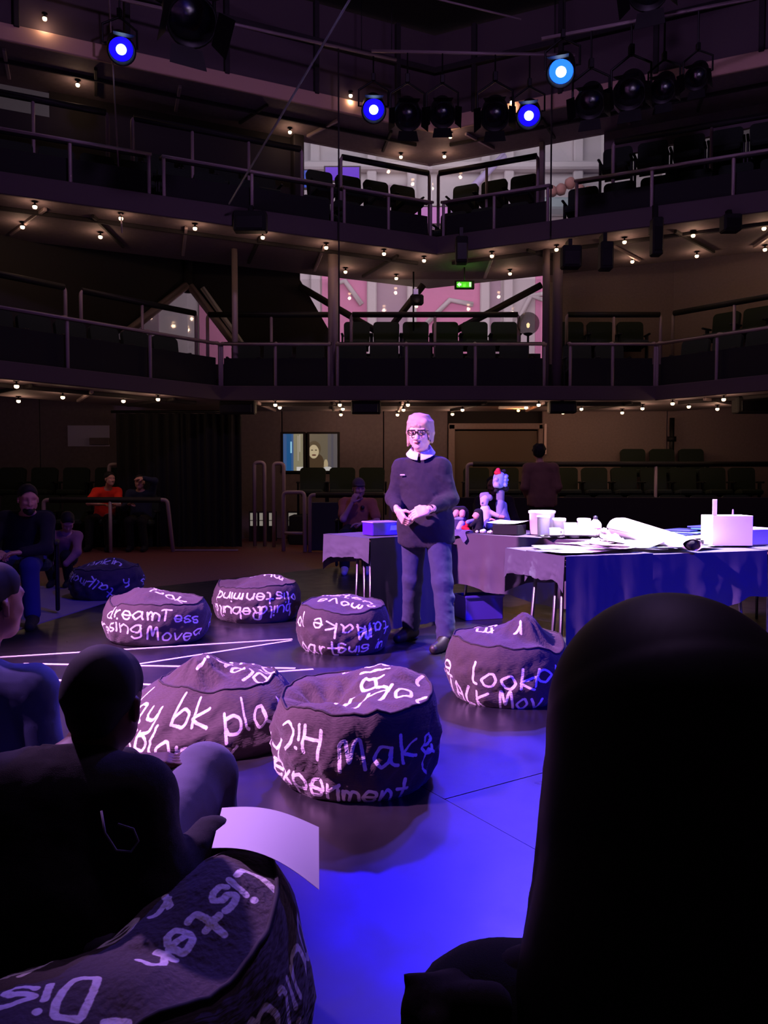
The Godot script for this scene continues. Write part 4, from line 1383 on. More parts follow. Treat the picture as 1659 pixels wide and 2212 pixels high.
func bean_bags():
	bean_bag("large dark beanbag in front reading Make and experiment, with a folded hollow in its top", Vector3(-0.11, 0, -3.22), 0.335, 0.33, 0.335,
		{"peaks": [[-0.12, 0.02, -0.105, 0.15, 0.02], [0.16, -0.14, 0.06, 0.2], [-0.16, 0.2, 0.03, 0.1], [-0.2, -0.2, 0.03, 0.12], [0.05, 0.06, -0.03, 0.08]], "crumple": 0.018, "bulge": 0.045},
		[["Make", 27, 0.54, 0.125, -4], ["exper", -42, 0.2, 0.1, 6], ["iment", 14, 0.1, 0.085, 2], ["C", 57, 0.3, 0.1, 0], ["HiC", -40, 0.66, 0.12, 184], ["play", -95, 0.5, 0.12, 0], ["sing", 110, 0.5, 0.12, 0], ["explore", 180, 0.4, 0.12, 0]],
		[["talk", 0.05, -0.07, 0.13, -62], ["look", 0.2, 0.12, 0.12, 205], ["m", -0.12, 0.06, 0.12, -70], ["on", 0.0, -0.24, 0.09, 170], ["rb", -0.05, 0.17, 0.1, 200], ["l", 0.26, -0.05, 0.1, 20]])
	bean_bag("tent-shaped beanbag with a gathered peak reading lay bk pla and explore, behind the dark head", Vector3(-0.82, 0, -3.72), 0.47, 0.42, 0.25,
		{"peaks": [[-0.08, 0.04, 0.085, 0.13, 0.014], [0.2, -0.05, 0.03, 0.2, 0.008]], "crumple": 0.014, "bulge": 0.08, "taper": 0.36, "lean": Vector2(0.12, -0.3)},
		[["lay bk", -27, 0.66, 0.125, -2], ["pla", 33, 0.6, 0.125, -4], ["explore", -26, 0.26, 0.11, 8], ["ex", 16, 0.16, 0.11, 0], ["talk", 80, 0.5, 0.12, 0], ["make", -100, 0.5, 0.12, 0], ["dream", 180, 0.4, 0.12, 0]],
		[["play", 0.12, -0.1, 0.12, 20], ["explor", 0.2, 0.1, 0.1, 200], ["i", -0.05, 0.1, 0.1, 20]])
	bean_bag("beanbag with a tall pinched peak reading look, play and TALK, beside the long-haired silhouette", Vector3(0.69, 0, -4.44), 0.335, 0.33, 0.325,
		{"peaks": [[0.1, 0.02, 0.1, 0.11, 0.022], [-0.2, 0.05, 0.02, 0.16], [0.25, 0.15, -0.06, 0.14]], "crumple": 0.014},
		[["look", -12, 0.48, 0.125, 3], ["play", 47, 0.5, 0.12, 12], ["TALK", -56, 0.15, 0.1, 10], ["Mov", 4, 0.12, 0.1, 0], ["sing", 100, 0.45, 0.12, 0], ["make", -110, 0.5, 0.12, 0], ["c", 70, 0.2, 0.1, 0], ["build", 180, 0.4, 0.12, 0]],
		[["m", -0.14, 0.06, 0.12, 190], ["sing", -0.06, -0.14, 0.1, 200], ["r", 0.03, 0.12, 0.1, 180], ["d", 0.02, -0.2, 0.09, 20]])
	bean_bag("neat round beanbag at the woman's feet reading talk and make, where tape lines end", Vector3(-0.29, 0, -5.7), 0.325, 0.32, 0.315,
		{"peaks": [[0.05, 0.22, -0.045, 0.14], [-0.1, -0.1, 0.02, 0.2], [0.25, 0.0, -0.02, 0.12]], "crumple": 0.012},
		[["ol", -62, 0.66, 0.11, 0], ["Make", 0, 0.6, 0.12, 184], ["talk", 44, 0.55, 0.1, 180], ["part", -34, 0.14, 0.11, 0], ["sing", 16, 0.12, 0.09, 180], ["in", 55, 0.2, 0.08, 0], ["dream", 130, 0.5, 0.12, 0], ["look", -130, 0.5, 0.12, 0]],
		[["listen", 0.03, -0.06, 0.1, 15], ["move", -0.02, 0.1, 0.1, 195], ["o", 0.2, 0.08, 0.08, 0]])
	bean_bag("beanbag reading dream, sing and move, at the left behind the bald dark head", Vector3(-1.71, 0, -6.02), 0.375, 0.35, 0.3,
		{"peaks": [[-0.12, 0.0, 0.05, 0.2], [0.22, 0.1, -0.03, 0.16], [-0.3, 0.2, -0.03, 0.12]], "crumple": 0.014, "bulge": 0.09},
		[["dream", -17, 0.78, 0.105, 3], ["sing", -24, 0.47, 0.115, 4], ["re", -58, 0.4, 0.09, 10], ["Move", 30, 0.26, 0.1, 6], ["Tess", 42, 0.66, 0.09, 8], ["a", 64, 0.3, 0.09, 0], ["play", 120, 0.5, 0.12, 0], ["make", -120, 0.5, 0.12, 0]],
		[["look", 0.1, 0.05, 0.1, 10], ["talk", -0.12, -0.1, 0.1, 0]])
	bean_bag("beanbag with upside-down words listen and build Rebuild, farthest of the lit ones", Vector3(-1.1, 0, -6.94), 0.365, 0.35, 0.3,
		{"peaks": [[0.12, 0.0, 0.045, 0.18], [-0.2, 0.1, -0.045, 0.12, 0.01], [-0.3, 0.0, 0.03, 0.1]], "crumple": 0.014, "bulge": 0.09},
		[["listen", 24, 0.68, 0.1, 184], ["mind", -32, 0.72, 0.1, 180], ["Rebuild", -24, 0.32, 0.1, 182], ["build", 33, 0.32, 0.1, 180], ["o", 62, 0.66, 0.08, 0], ["look", 120, 0.5, 0.12, 0], ["talk", -120, 0.5, 0.12, 0]],
		[["my", 0.15, 0.06, 0.1, 185], ["talk", 0.05, -0.1, 0.1, 200]])
	bean_bag("unlit beanbag in the shade at the far left, its print faint, below the bent-over child", Vector3(-2.83, 0, -8.16), 0.35, 0.34, 0.3,
		{"peaks": [[0.08, 0.0, 0.07, 0.2], [-0.25, 0.1, -0.02, 0.12]], "crumple": 0.02, "bulge": 0.1},
		[["make", -40, 0.7, 0.1, 200], ["talk", 10, 0.45, 0.1, 215], ["y", 50, 0.6, 0.1, 0], ["sing", 110, 0.5, 0.12, 0], ["look", -120, 0.5, 0.12, 0]],
		[["look", -0.05, 0.1, 0.1, 10], ["in", 0.15, 0.12, 0.1, 0]])
	bean_bag("nearest beanbag, under the seated man, with big upside-down words Listen, build and Disco", Vector3(-0.585, 0, -1.42), 0.43, 0.43, 0.405,
		{"peaks": [[-0.1, -0.08, -0.16, 0.24], [0.3, -0.08, 0.07, 0.16], [0.12, 0.3, 0.03, 0.2]], "crumple": 0.014, "bulge": 0.1},
		[["build", 80, 0.72, 0.1, 182], ["make", 20, 0.5, 0.12, 180], ["talk", -60, 0.5, 0.12, 180], ["sing", 140, 0.5, 0.12, 180], ["play", -130, 0.5, 0.12, 0]],
		[["Listen", 0.285, 0.06, 0.068, 120], ["Disco", 0.02, 0.27, 0.08, 174], ["re", 0.15, 0.03, 0.09, 155], ["r", -0.02, 0.12, 0.1, 200], ["g", -0.16, 0.06, 0.09, 190], ["c", 0.2, 0.33, 0.07, 190]])
# ---------------------------------------------------------------- bodies: distance fields of tapered bones, meshed as surface nets
# a bone: [a, b, ra, rb, k?, squash dir?, squash factor?]; a negative ra cuts away
func blob(prims: Array, cell: float, k: float, origin: Vector3, amp := 0.0, freq := 9.0) -> Array:
	var lo := Vector3.ONE * 1e9
	var hi := -lo
	for p in prims:
		if p[2] < 0.0: continue
		var r: float = maxf(p[2], p[3]) + cell * 2.5
		for q in [p[0], p[1]]:
			lo = lo.min(q - Vector3.ONE * r)
			hi = hi.max(q + Vector3.ONE * r)
	var nx := int((hi.x - lo.x) / cell) + 2
	var ny := int((hi.y - lo.y) / cell) + 2
	var nz := int((hi.z - lo.z) / cell) + 2
	var F := PackedFloat32Array()
	F.resize(nx * ny * nz)
	F.fill(1.0)
	for p in prims:
		var a: Vector3 = p[0]
		var b: Vector3 = p[1]
		var ra: float = absf(p[2])
		var rb: float = absf(p[3])
		var cut: bool = p[2] < 0.0
		var kk: float = p[4] if p.size() > 4 and p[4] > 0.0 else k
		var sq: bool = p.size() > 5
		var sd: Vector3 = p[5] if sq else Vector3.ZERO
		var sf: float = p[6] - 1.0 if sq else 0.0
		var mg := maxf(ra, rb) + kk + cell * 2.0
		var p0 := a.min(b) - Vector3.ONE * mg
		var p1 := a.max(b) + Vector3.ONE * mg
		var i0 := maxi(0, int((p0.x - lo.x) / cell))
		var i1 := mini(nx - 1, int((p1.x - lo.x) / cell) + 1)
		var j0 := maxi(0, int((p0.y - lo.y) / cell))
		var j1 := mini(ny - 1, int((p1.y - lo.y) / cell) + 1)
		var k0 := maxi(0, int((p0.z - lo.z) / cell))
		var k1 := mini(nz - 1, int((p1.z - lo.z) / cell) + 1)
		var ab := b - a
		var il := 1.0 / maxf(ab.length_squared(), 1e-9)
		for kz in range(k0, k1 + 1):
			for jy in range(j0, j1 + 1):
				var at := (kz * ny + jy) * nx
				var q := Vector3(lo.x + i0 * cell, lo.y + jy * cell, lo.z + kz * cell)
				for ix in range(i0, i1 + 1):
					var d := q - a
					q.x += cell
					var t := clampf(d.dot(ab) * il, 0.0, 1.0)
					d -= ab * t
					if sq: d += sd * (d.dot(sd) * sf)
					var v := d.length() - ra - (rb - ra) * t
					var o := F[at + ix]
					if cut:
						v = -v
						var hc := maxf(kk - absf(o - v), 0.0)
						F[at + ix] = maxf(o, v) + hc * hc / (4.0 * kk)
					else:
						var h := maxf(kk - absf(o - v), 0.0)
						F[at + ix] = minf(o, v) - h * h / (4.0 * kk)
	if amp > 0.0:      # soft folds of cloth, in the field itself
		for kz in nz:
			for jy in ny:
				for ix in nx:
					var c := (kz * ny + jy) * nx + ix
					if absf(F[c]) > 0.03: continue
					var q := (lo + Vector3(ix, jy, kz) * cell) * freq
					F[c] += amp * (no1.get_noise_3d(q.x, q.y * 1.3 + q.x * 0.5, q.z) + 0.5 * no1.get_noise_3d(q.x * 2.3 + 9.0, q.y * 1.6, q.z * 2.3))
	# surface nets
	var V := PackedVector3Array()
	var N := PackedVector3Array()
	var I := PackedInt32Array()
	var at_cell := PackedInt32Array()
	at_cell.resize(nx * ny * nz)
	at_cell.fill(-1)
	var sy := nx
	var sz := nx * ny
	for kz in nz - 1:
		for jy in ny - 1:
			var base := kz * sz + jy * sy
			for ix in nx - 1:
				var c := base + ix
				var f0 := F[c]
				if f0 > cell * 2.0: continue
				var f1 := F[c + 1]
				var f2 := F[c + sy]
				var f3 := F[c + sy + 1]
				var f4 := F[c + sz]
				var f5 := F[c + sz + 1]
				var f6 := F[c + sz + sy]
				var f7 := F[c + sz + sy + 1]
				var m := int(f0 < 0.0) + int(f1 < 0.0) + int(f2 < 0.0) + int(f3 < 0.0) + int(f4 < 0.0) + int(f5 < 0.0) + int(f6 < 0.0) + int(f7 < 0.0)
				if m == 0 or m == 8: continue
				var s := Vector3.ZERO
				var n := 0.0
				if (f0 < 0.0) != (f1 < 0.0): s += Vector3(f0 / (f0 - f1), 0, 0); n += 1.0
				if (f2 < 0.0) != (f3 < 0.0): s += Vector3(f2 / (f2 - f3), 1, 0); n += 1.0
				if (f4 < 0.0) != (f5 < 0.0): s += Vector3(f4 / (f4 - f5), 0, 1); n += 1.0
				if (f6 < 0.0) != (f7 < 0.0): s += Vector3(f6 / (f6 - f7), 1, 1); n += 1.0
				if (f0 < 0.0) != (f2 < 0.0): s += Vector3(0, f0 / (f0 - f2), 0); n += 1.0
				if (f1 < 0.0) != (f3 < 0.0): s += Vector3(1, f1 / (f1 - f3), 0); n += 1.0
				if (f4 < 0.0) != (f6 < 0.0): s += Vector3(0, f4 / (f4 - f6), 1); n += 1.0
				if (f5 < 0.0) != (f7 < 0.0): s += Vector3(1, f5 / (f5 - f7), 1); n += 1.0
				if (f0 < 0.0) != (f4 < 0.0): s += Vector3(0, 0, f0 / (f0 - f4)); n += 1.0
				if (f1 < 0.0) != (f5 < 0.0): s += Vector3(1, 0, f1 / (f1 - f5)); n += 1.0
				if (f2 < 0.0) != (f6 < 0.0): s += Vector3(0, 1, f2 / (f2 - f6)); n += 1.0
				if (f3 < 0.0) != (f7 < 0.0): s += Vector3(1, 1, f3 / (f3 - f7)); n += 1.0
				at_cell[c] = V.size()
				V.append(lo + (Vector3(ix, jy, kz) + s / n) * cell - origin)
				N.append(Vector3(f1 + f3 + f5 + f7 - f0 - f2 - f4 - f6, f2 + f3 + f6 + f7 - f0 - f1 - f4 - f5, f4 + f5 + f6 + f7 - f0 - f1 - f2 - f3).normalized())
	for kz in range(1, nz - 1):
		for jy in range(1, ny - 1):
			var base := kz * sz + jy * sy
			for ix in range(1, nx - 1):
				var c := base + ix
				if at_cell[c] < 0: continue
				var f0 := F[c] < 0.0
				for ax in 3:
					var st: int = [1, sy, sz][ax]
					if f0 == (F[c + st] < 0.0): continue
					var u: int = [sy, sz, 1][ax]
					var w: int = [sz, 1, sy][ax]
					var q := [at_cell[c], at_cell[c - u], at_cell[c - u - w], at_cell[c - w]]
					if q[1] < 0 or q[2] < 0 or q[3] < 0: continue
					if f0: q.reverse()
					for id in [0, 1, 2, 0, 2, 3]: I.append(q[id])
	return [V, N, I]

func blob_mesh(lists: Array, origin: Vector3) -> ArrayMesh:
	# lists of [bones, cell, k] joined into one surface
	var V := PackedVector3Array()
	var N := PackedVector3Array()
	var I := PackedInt32Array()
	for l in lists:
		var r := blob(l[0], l[1], l[2], origin, l[3] if l.size() > 3 else 0.0, l[4] if l.size() > 4 else 9.0)
		var o := V.size()
		V.append_array(r[0])
		N.append_array(r[1])
		for i in r[2]: I.append(i + o)
	var arr := []
	arr.resize(Mesh.ARRAY_MAX)
	arr[Mesh.ARRAY_VERTEX] = V
	arr[Mesh.ARRAY_NORMAL] = N
	arr[Mesh.ARRAY_INDEX] = I
	var m := ArrayMesh.new()
	m.add_surface_from_arrays(Mesh.PRIMITIVE_TRIANGLES, arr)
	return m

func grow(prims: Array, by: float) -> Array:
	var out := []
	for p in prims:
		var q: Array = p.duplicate()
		q[2] = p[2] + by
		q[3] = p[3] + by
		out.append(q)
	return out

# head bones in world space: c the middle of the skull, f where the face looks, s the size (1 for a 0.23 m head)
func head_bones(c: Vector3, f: Vector3, s: float) -> Array:
	f = f.normalized()
	var r := f.cross(Vector3.UP).normalized() * -1.0     # the viewer's right when the face looks at the viewer
	var u := r.cross(f).normalized()
	if u.y < 0: u = -u
	var P := func(x, y, z): return c + (r * x + u * y + f * z) * s
	var b := [
		[P.call(0, 0.03, -0.02), P.call(0, 0.028, 0.015), 0.082 * s, 0.078 * s, 0.03 * s, r, 1.12],   # skull
		[P.call(0, 0.0, 0.03), P.call(0, -0.075, 0.055), 0.064 * s, 0.04 * s, 0.03 * s, r, 1.05],     # face to chin
		[P.call(-0.03, -0.05, 0.03), P.call(0.03, -0.05, 0.03), 0.04 * s, 0.04 * s, 0.025 * s],       # jaw
		[P.call(0, -0.085, 0.07), P.call(0, -0.085, 0.068), 0.022 * s, 0.022 * s, 0.02 * s],          # chin
		[P.call(0, 0.012, 0.092), P.call(0, -0.03, 0.108), 0.009 * s, 0.015 * s, 0.012 * s],          # nose
		[P.call(-0.013, -0.032, 0.094), P.call(0.013, -0.032, 0.094), 0.011 * s, 0.011 * s, 0.01 * s],
		[P.call(-0.04, 0.03, 0.078), P.call(0.04, 0.03, 0.078), 0.014 * s, 0.014 * s, 0.016 * s],     # brow
		[P.call(-0.036, -0.022, 0.066), P.call(-0.03, -0.03, 0.07), 0.022 * s, 0.02 * s, 0.02 * s],   # cheeks
		[P.call(0.036, -0.022, 0.066), P.call(0.03, -0.03, 0.07), 0.022 * s, 0.02 * s, 0.02 * s],
		[P.call(-0.02, -0.056, 0.09), P.call(0.02, -0.056, 0.09), 0.008 * s, 0.008 * s, 0.008 * s],   # lips
		[P.call(-0.016, -0.066, 0.088), P.call(0.016, -0.066, 0.088), 0.009 * s, 0.009 * s, 0.008 * s],
		[P.call(-0.078, 0.005, -0.005), P.call(-0.08, -0.03, 0.0), 0.014 * s, 0.009 * s, 0.006 * s, r, 1.6],   # ears
		[P.call(0.078, 0.005, -0.005), P.call(0.08, -0.03, 0.0), 0.014 * s, 0.009 * s, 0.006 * s, r, 1.6],
		[P.call(-0.03, 0.008, 0.098), P.call(-0.034, 0.008, 0.096), -0.013 * s, -0.013 * s, 0.012 * s],  # eye sockets
		[P.call(0.03, 0.008, 0.098), P.call(0.034, 0.008, 0.096), -0.013 * s, -0.013 * s, 0.012 * s],
		[P.call(-0.013, -0.0605, 0.1), P.call(0.013, -0.0605, 0.1), -0.0035 * s, -0.0035 * s, 0.004 * s]]  # mouth
	return b

# a hand: wrist, the way the fingers point, the way the palm faces, thumb side, curl 0..1
func hand_bones(w: Vector3, d: Vector3, palm: Vector3, thumb: Vector3, curl: float, s := 1.0) -> Array:
	d = d.normalized()
	palm = (palm - d * palm.dot(d)).normalized()
	thumb = (thumb - d * thumb.dot(d) - palm * thumb.dot(palm)).normalized()
	var out := [[w - d * 0.03 * s, w + d * 0.02 * s, 0.027 * s, 0.026 * s, 0.02, palm, 1.25]]
	for i in 4:
		var x := (1.5 - i) * 0.0195 * s
		out.append([w + d * 0.02 * s + thumb * x * 0.8, w + d * 0.085 * s + thumb * x, 0.0165 * s, 0.0135 * s, 0.014, palm, 1.15])
		var l: float = [0.072, 0.08, 0.075, 0.06][i] * s
		var p := w + d * 0.088 * s + thumb * x
		var a := curl * 0.9
		var fd := (d * cos(a) + palm * sin(a)).normalized()
		var q := p + fd * l * 0.5
		out.append([p, q, 0.0098 * s, 0.0088 * s, 0.005])
		a = curl * 2.0
		fd = (d * cos(a) + palm * sin(a)).normalized()
		var q2 := q + fd * l * 0.32
		out.append([q, q2, 0.0088 * s, 0.0078 * s, 0.005])
		a = curl * 2.7
		fd = (d * cos(a) + palm * sin(a)).normalized()
		out.append([q2, q2 + fd * l * 0.24, 0.0078 * s, 0.0068 * s, 0.005])
	var tb := w + d * 0.025 * s + thumb * 0.024 * s
	var td := (d * 0.62 + thumb * 0.7 + palm * (0.2 + 0.4 * curl)).normalized()
	out.append([tb, tb + td * 0.042 * s, 0.0145 * s, 0.0115 * s, 0.01])
	var td2 := (d * 0.9 + thumb * 0.25 + palm * (0.25 + 0.5 * curl)).normalized()
	out.append([tb + td * 0.042 * s, tb + td * 0.042 * s + td2 * 0.034 * s, 0.0112 * s, 0.0088 * s, 0.005])
	return out

# builds a dressed figure. J holds world points: hip, chest, neck, head, face (direction), and for each side l / r:
# sh, el, wr, hand (direction), palm, thumb, curl, kn, an, toe. across: the direction of the shoulder line
func figure(label: String, J: Dictionary, look: Dictionary) -> Node3D:
	var base := Vector3(J.hip.x, look.get("floor", 0.0), J.hip.z)
	var t := thing("person", label, "person", base)
	var cell: float = look.get("cell", 0.016)
	var s: float = look.get("size", 1.0)
	var ax: Vector3 = (J.r.sh - J.l.sh).normalized()
	var up: Vector3 = (J.chest - J.hip).normalized()
	var fwd := ax.cross(up).normalized()
	var w: float = look.get("girth", 1.0)
	var torso := [
		[J.hip - ax * 0.06 * s, J.hip + ax * 0.06 * s, 0.115 * s * w, 0.115 * s * w, 0.06, fwd, 1.15],
		[J.hip + up * 0.05 * s, (J.hip + J.chest) * 0.5, 0.13 * s * w, 0.125 * s * w, 0.08, fwd, 1.25],
		[(J.hip + J.chest) * 0.5 - ax * 0.03 * s, J.chest - ax * 0.055 * s, 0.12 * s * w, 0.115 * s * w, 0.07, fwd, 1.2],
		[(J.hip + J.chest) * 0.5 + ax * 0.03 * s, J.chest + ax * 0.055 * s, 0.12 * s * w, 0.115 * s * w, 0.07, fwd, 1.2],
		[J.l.sh.lerp(J.neck, 0.1), J.r.sh.lerp(J.neck, 0.1), 0.062 * s, 0.062 * s, 0.06],
		[J.chest, J.neck - up * 0.02, 0.09 * s, 0.055 * s, 0.06]]
	var neck := [[J.neck - up * 0.04 * s, J.head - up * 0.05 * s, 0.056 * s, 0.05 * s, 0.03]]
	var arms := {}
	var legs := []
	var shins := []
	for sd in ["l", "r"]:
		var q: Dictionary = J[sd]
		arms[sd] = [[q.sh, q.el, 0.05 * s, 0.04 * s, 0.04], [q.el, q.wr, 0.041 * s, 0.027 * s, 0.03]]
		var hp: Vector3 = J.hip + ax * (0.085 * s * (1.0 if sd == "r" else -1.0))
		legs.append([hp, q.kn, 0.088 * s * w, 0.058 * s, 0.05])
		legs.append([q.kn, q.an + Vector3.UP * 0.02, 0.058 * s, 0.042 * s, 0.03])
	var feet := []
	for sd in ["l", "r"]:
		var q: Dictionary = J[sd]
		var d: Vector3 = (q.toe - q.an)
		var dh := Vector3(d.x, 0, d.z).normalized()
		var heel: Vector3 = q.an + Vector3.DOWN * 0.035 * s - dh * 0.035 * s
		feet.append([q.an, heel, 0.038 * s, 0.033 * s, 0.03])
		feet.append([heel, q.toe, 0.034 * s, 0.028 * s, 0.03])
		feet.append([q.an, q.toe - dh * 0.06, 0.036 * s, 0.026 * s, 0.03])
	var skin: Material = look.skin
	var bones: Array = torso + neck + arms.l + arms.r + legs + feet
	var lists := [[bones, cell, 0.04]]
	lists.append([head_bones(J.head, J.face, look.get("head", 1.0)) + [[J.head - up * 0.05, J.neck - up * 0.02, 0.05 * s, 0.055 * s, 0.03]], look.get("head_cell", 0.008), 0.02])
	for sd in ["l", "r"]:
		var q: Dictionary = J[sd]
		if q.has("hand"):
			lists.append([hand_bones(q.wr, q.hand, q.palm, q.thumb, q.get("curl", 0.4), s * 0.98), look.get("hand_cell", 0.006), 0.008])
	var body := put("body", blob_mesh(lists, base), skin, t)
	body.set_meta("label", look.get("skin_label", "skin of face and hands"))
	# clothes follow the bones, a little outside the body
	var ease: float = look.get("ease", 0.014)
	var top := grow(torso.slice(0, 6), ease)
	var cuff: float = look.get("sleeve", 1.0)
	for sd in ["l", "r"]:
		var q: Dictionary = J[sd]
		if cuff > 0.5:
			top.append([q.sh, q.el, 0.048 * s + ease, 0.04 * s + ease, 0.045])
			top.append([q.el, q.el.lerp(q.wr, clampf((cuff - 0.5) * 2.0, 0.0, 0.97)), 0.04 * s + ease, 0.032 * s + ease * 0.7, 0.03])
		else:
			top.append([q.sh, q.sh.lerp(q.el, cuff * 2.0), 0.05 * s + ease, 0.05 * s + ease * 1.5, 0.05])
	if look.has("hem"):
		var hm: Vector3 = J.hip - up * look.hem
		top.append([J.hip - ax * 0.07 * s, hm - ax * 0.08 * s, 0.12 * s * w + ease, 0.115 * s * w + ease, 0.05, fwd, 1.15])
		top.append([J.hip + ax * 0.07 * s, hm + ax * 0.08 * s, 0.12 * s * w + ease, 0.115 * s * w + ease, 0.05, fwd, 1.15])
		top.append([hm - up * 0.16 * s - ax * 0.3, hm - up * 0.16 * s + ax * 0.3, -0.14, -0.14, 0.012])
	# neckline
	top.append([J.neck + up * 0.06 * s + fwd * 0.02, J.head, -0.085 * s, -0.09 * s, 0.012])
	put(look.get("top_name", "shirt"), blob_mesh([[top, look.get("cloth_cell", cell), 0.035, look.get("folds", 0.006), 7.0]], base), look.top, t)
	var tr := []
	var lw: float = look.get("trouser", 0.014)
	tr.append([J.hip - ax * 0.06 * s, J.hip + ax * 0.06 * s, 0.115 * s * w + lw * 0.6, 0.115 * s * w + lw * 0.6, 0.05, fwd, 1.15])
	for sd in ["l", "r"]:
		var q: Dictionary = J[sd]
		var hp: Vector3 = J.hip + ax * (0.085 * s * (1.0 if sd == "r" else -1.0))
		var low: Vector3 = q.an + (q.kn - q.an).normalized() * 0.02
		tr.append([hp, q.kn, 0.088 * s * w + lw, 0.06 * s + lw, 0.05])
		tr.append([q.kn, low, 0.06 * s + lw, 0.052 * s + lw, 0.03])
		# creases gathered at the knee and over the shoe
		if look.get("creases", false):
			for c in [0.04, 0.3, 0.78, 0.88, 0.97]:
				var m: Vector3 = q.kn.lerp(low, c)
				var o := Vector3(rng.randf_range(-0.008, 0.008), 0, rng.randf_range(0.0, 0.008))
				var rr: float = lerpf(0.06, 0.052, c) * s + lw - 0.024
				tr.append([m + o + ax * 0.028, m + o - ax * 0.028 + Vector3.DOWN * rng.randf_range(-0.035, 0.035), rr, rr, 0.008])
	put("trousers", blob_mesh([[tr, look.get("cloth_cell", cell), 0.03, look.get("folds", 0.006) * 0.5, 8.0]], base), look.trousers, t)
	for i in 2:
		var ft := grow(feet.slice(i * 3, i * 3 + 3), 0.008)
		var q: Dictionary = J[["l", "r"][i]]
		put("shoe", blob_mesh([[ft, minf(cell, 0.012), 0.03]], base), look.get("shoes", M.black), t)
	# hair
	if look.has("hair"):
		hair(t, base, J.head, (J.face as Vector3).normalized(), look.get("head", 1.0), look.hair, look.get("style", "short"), look.get("head_cell", 0.008))
	return t

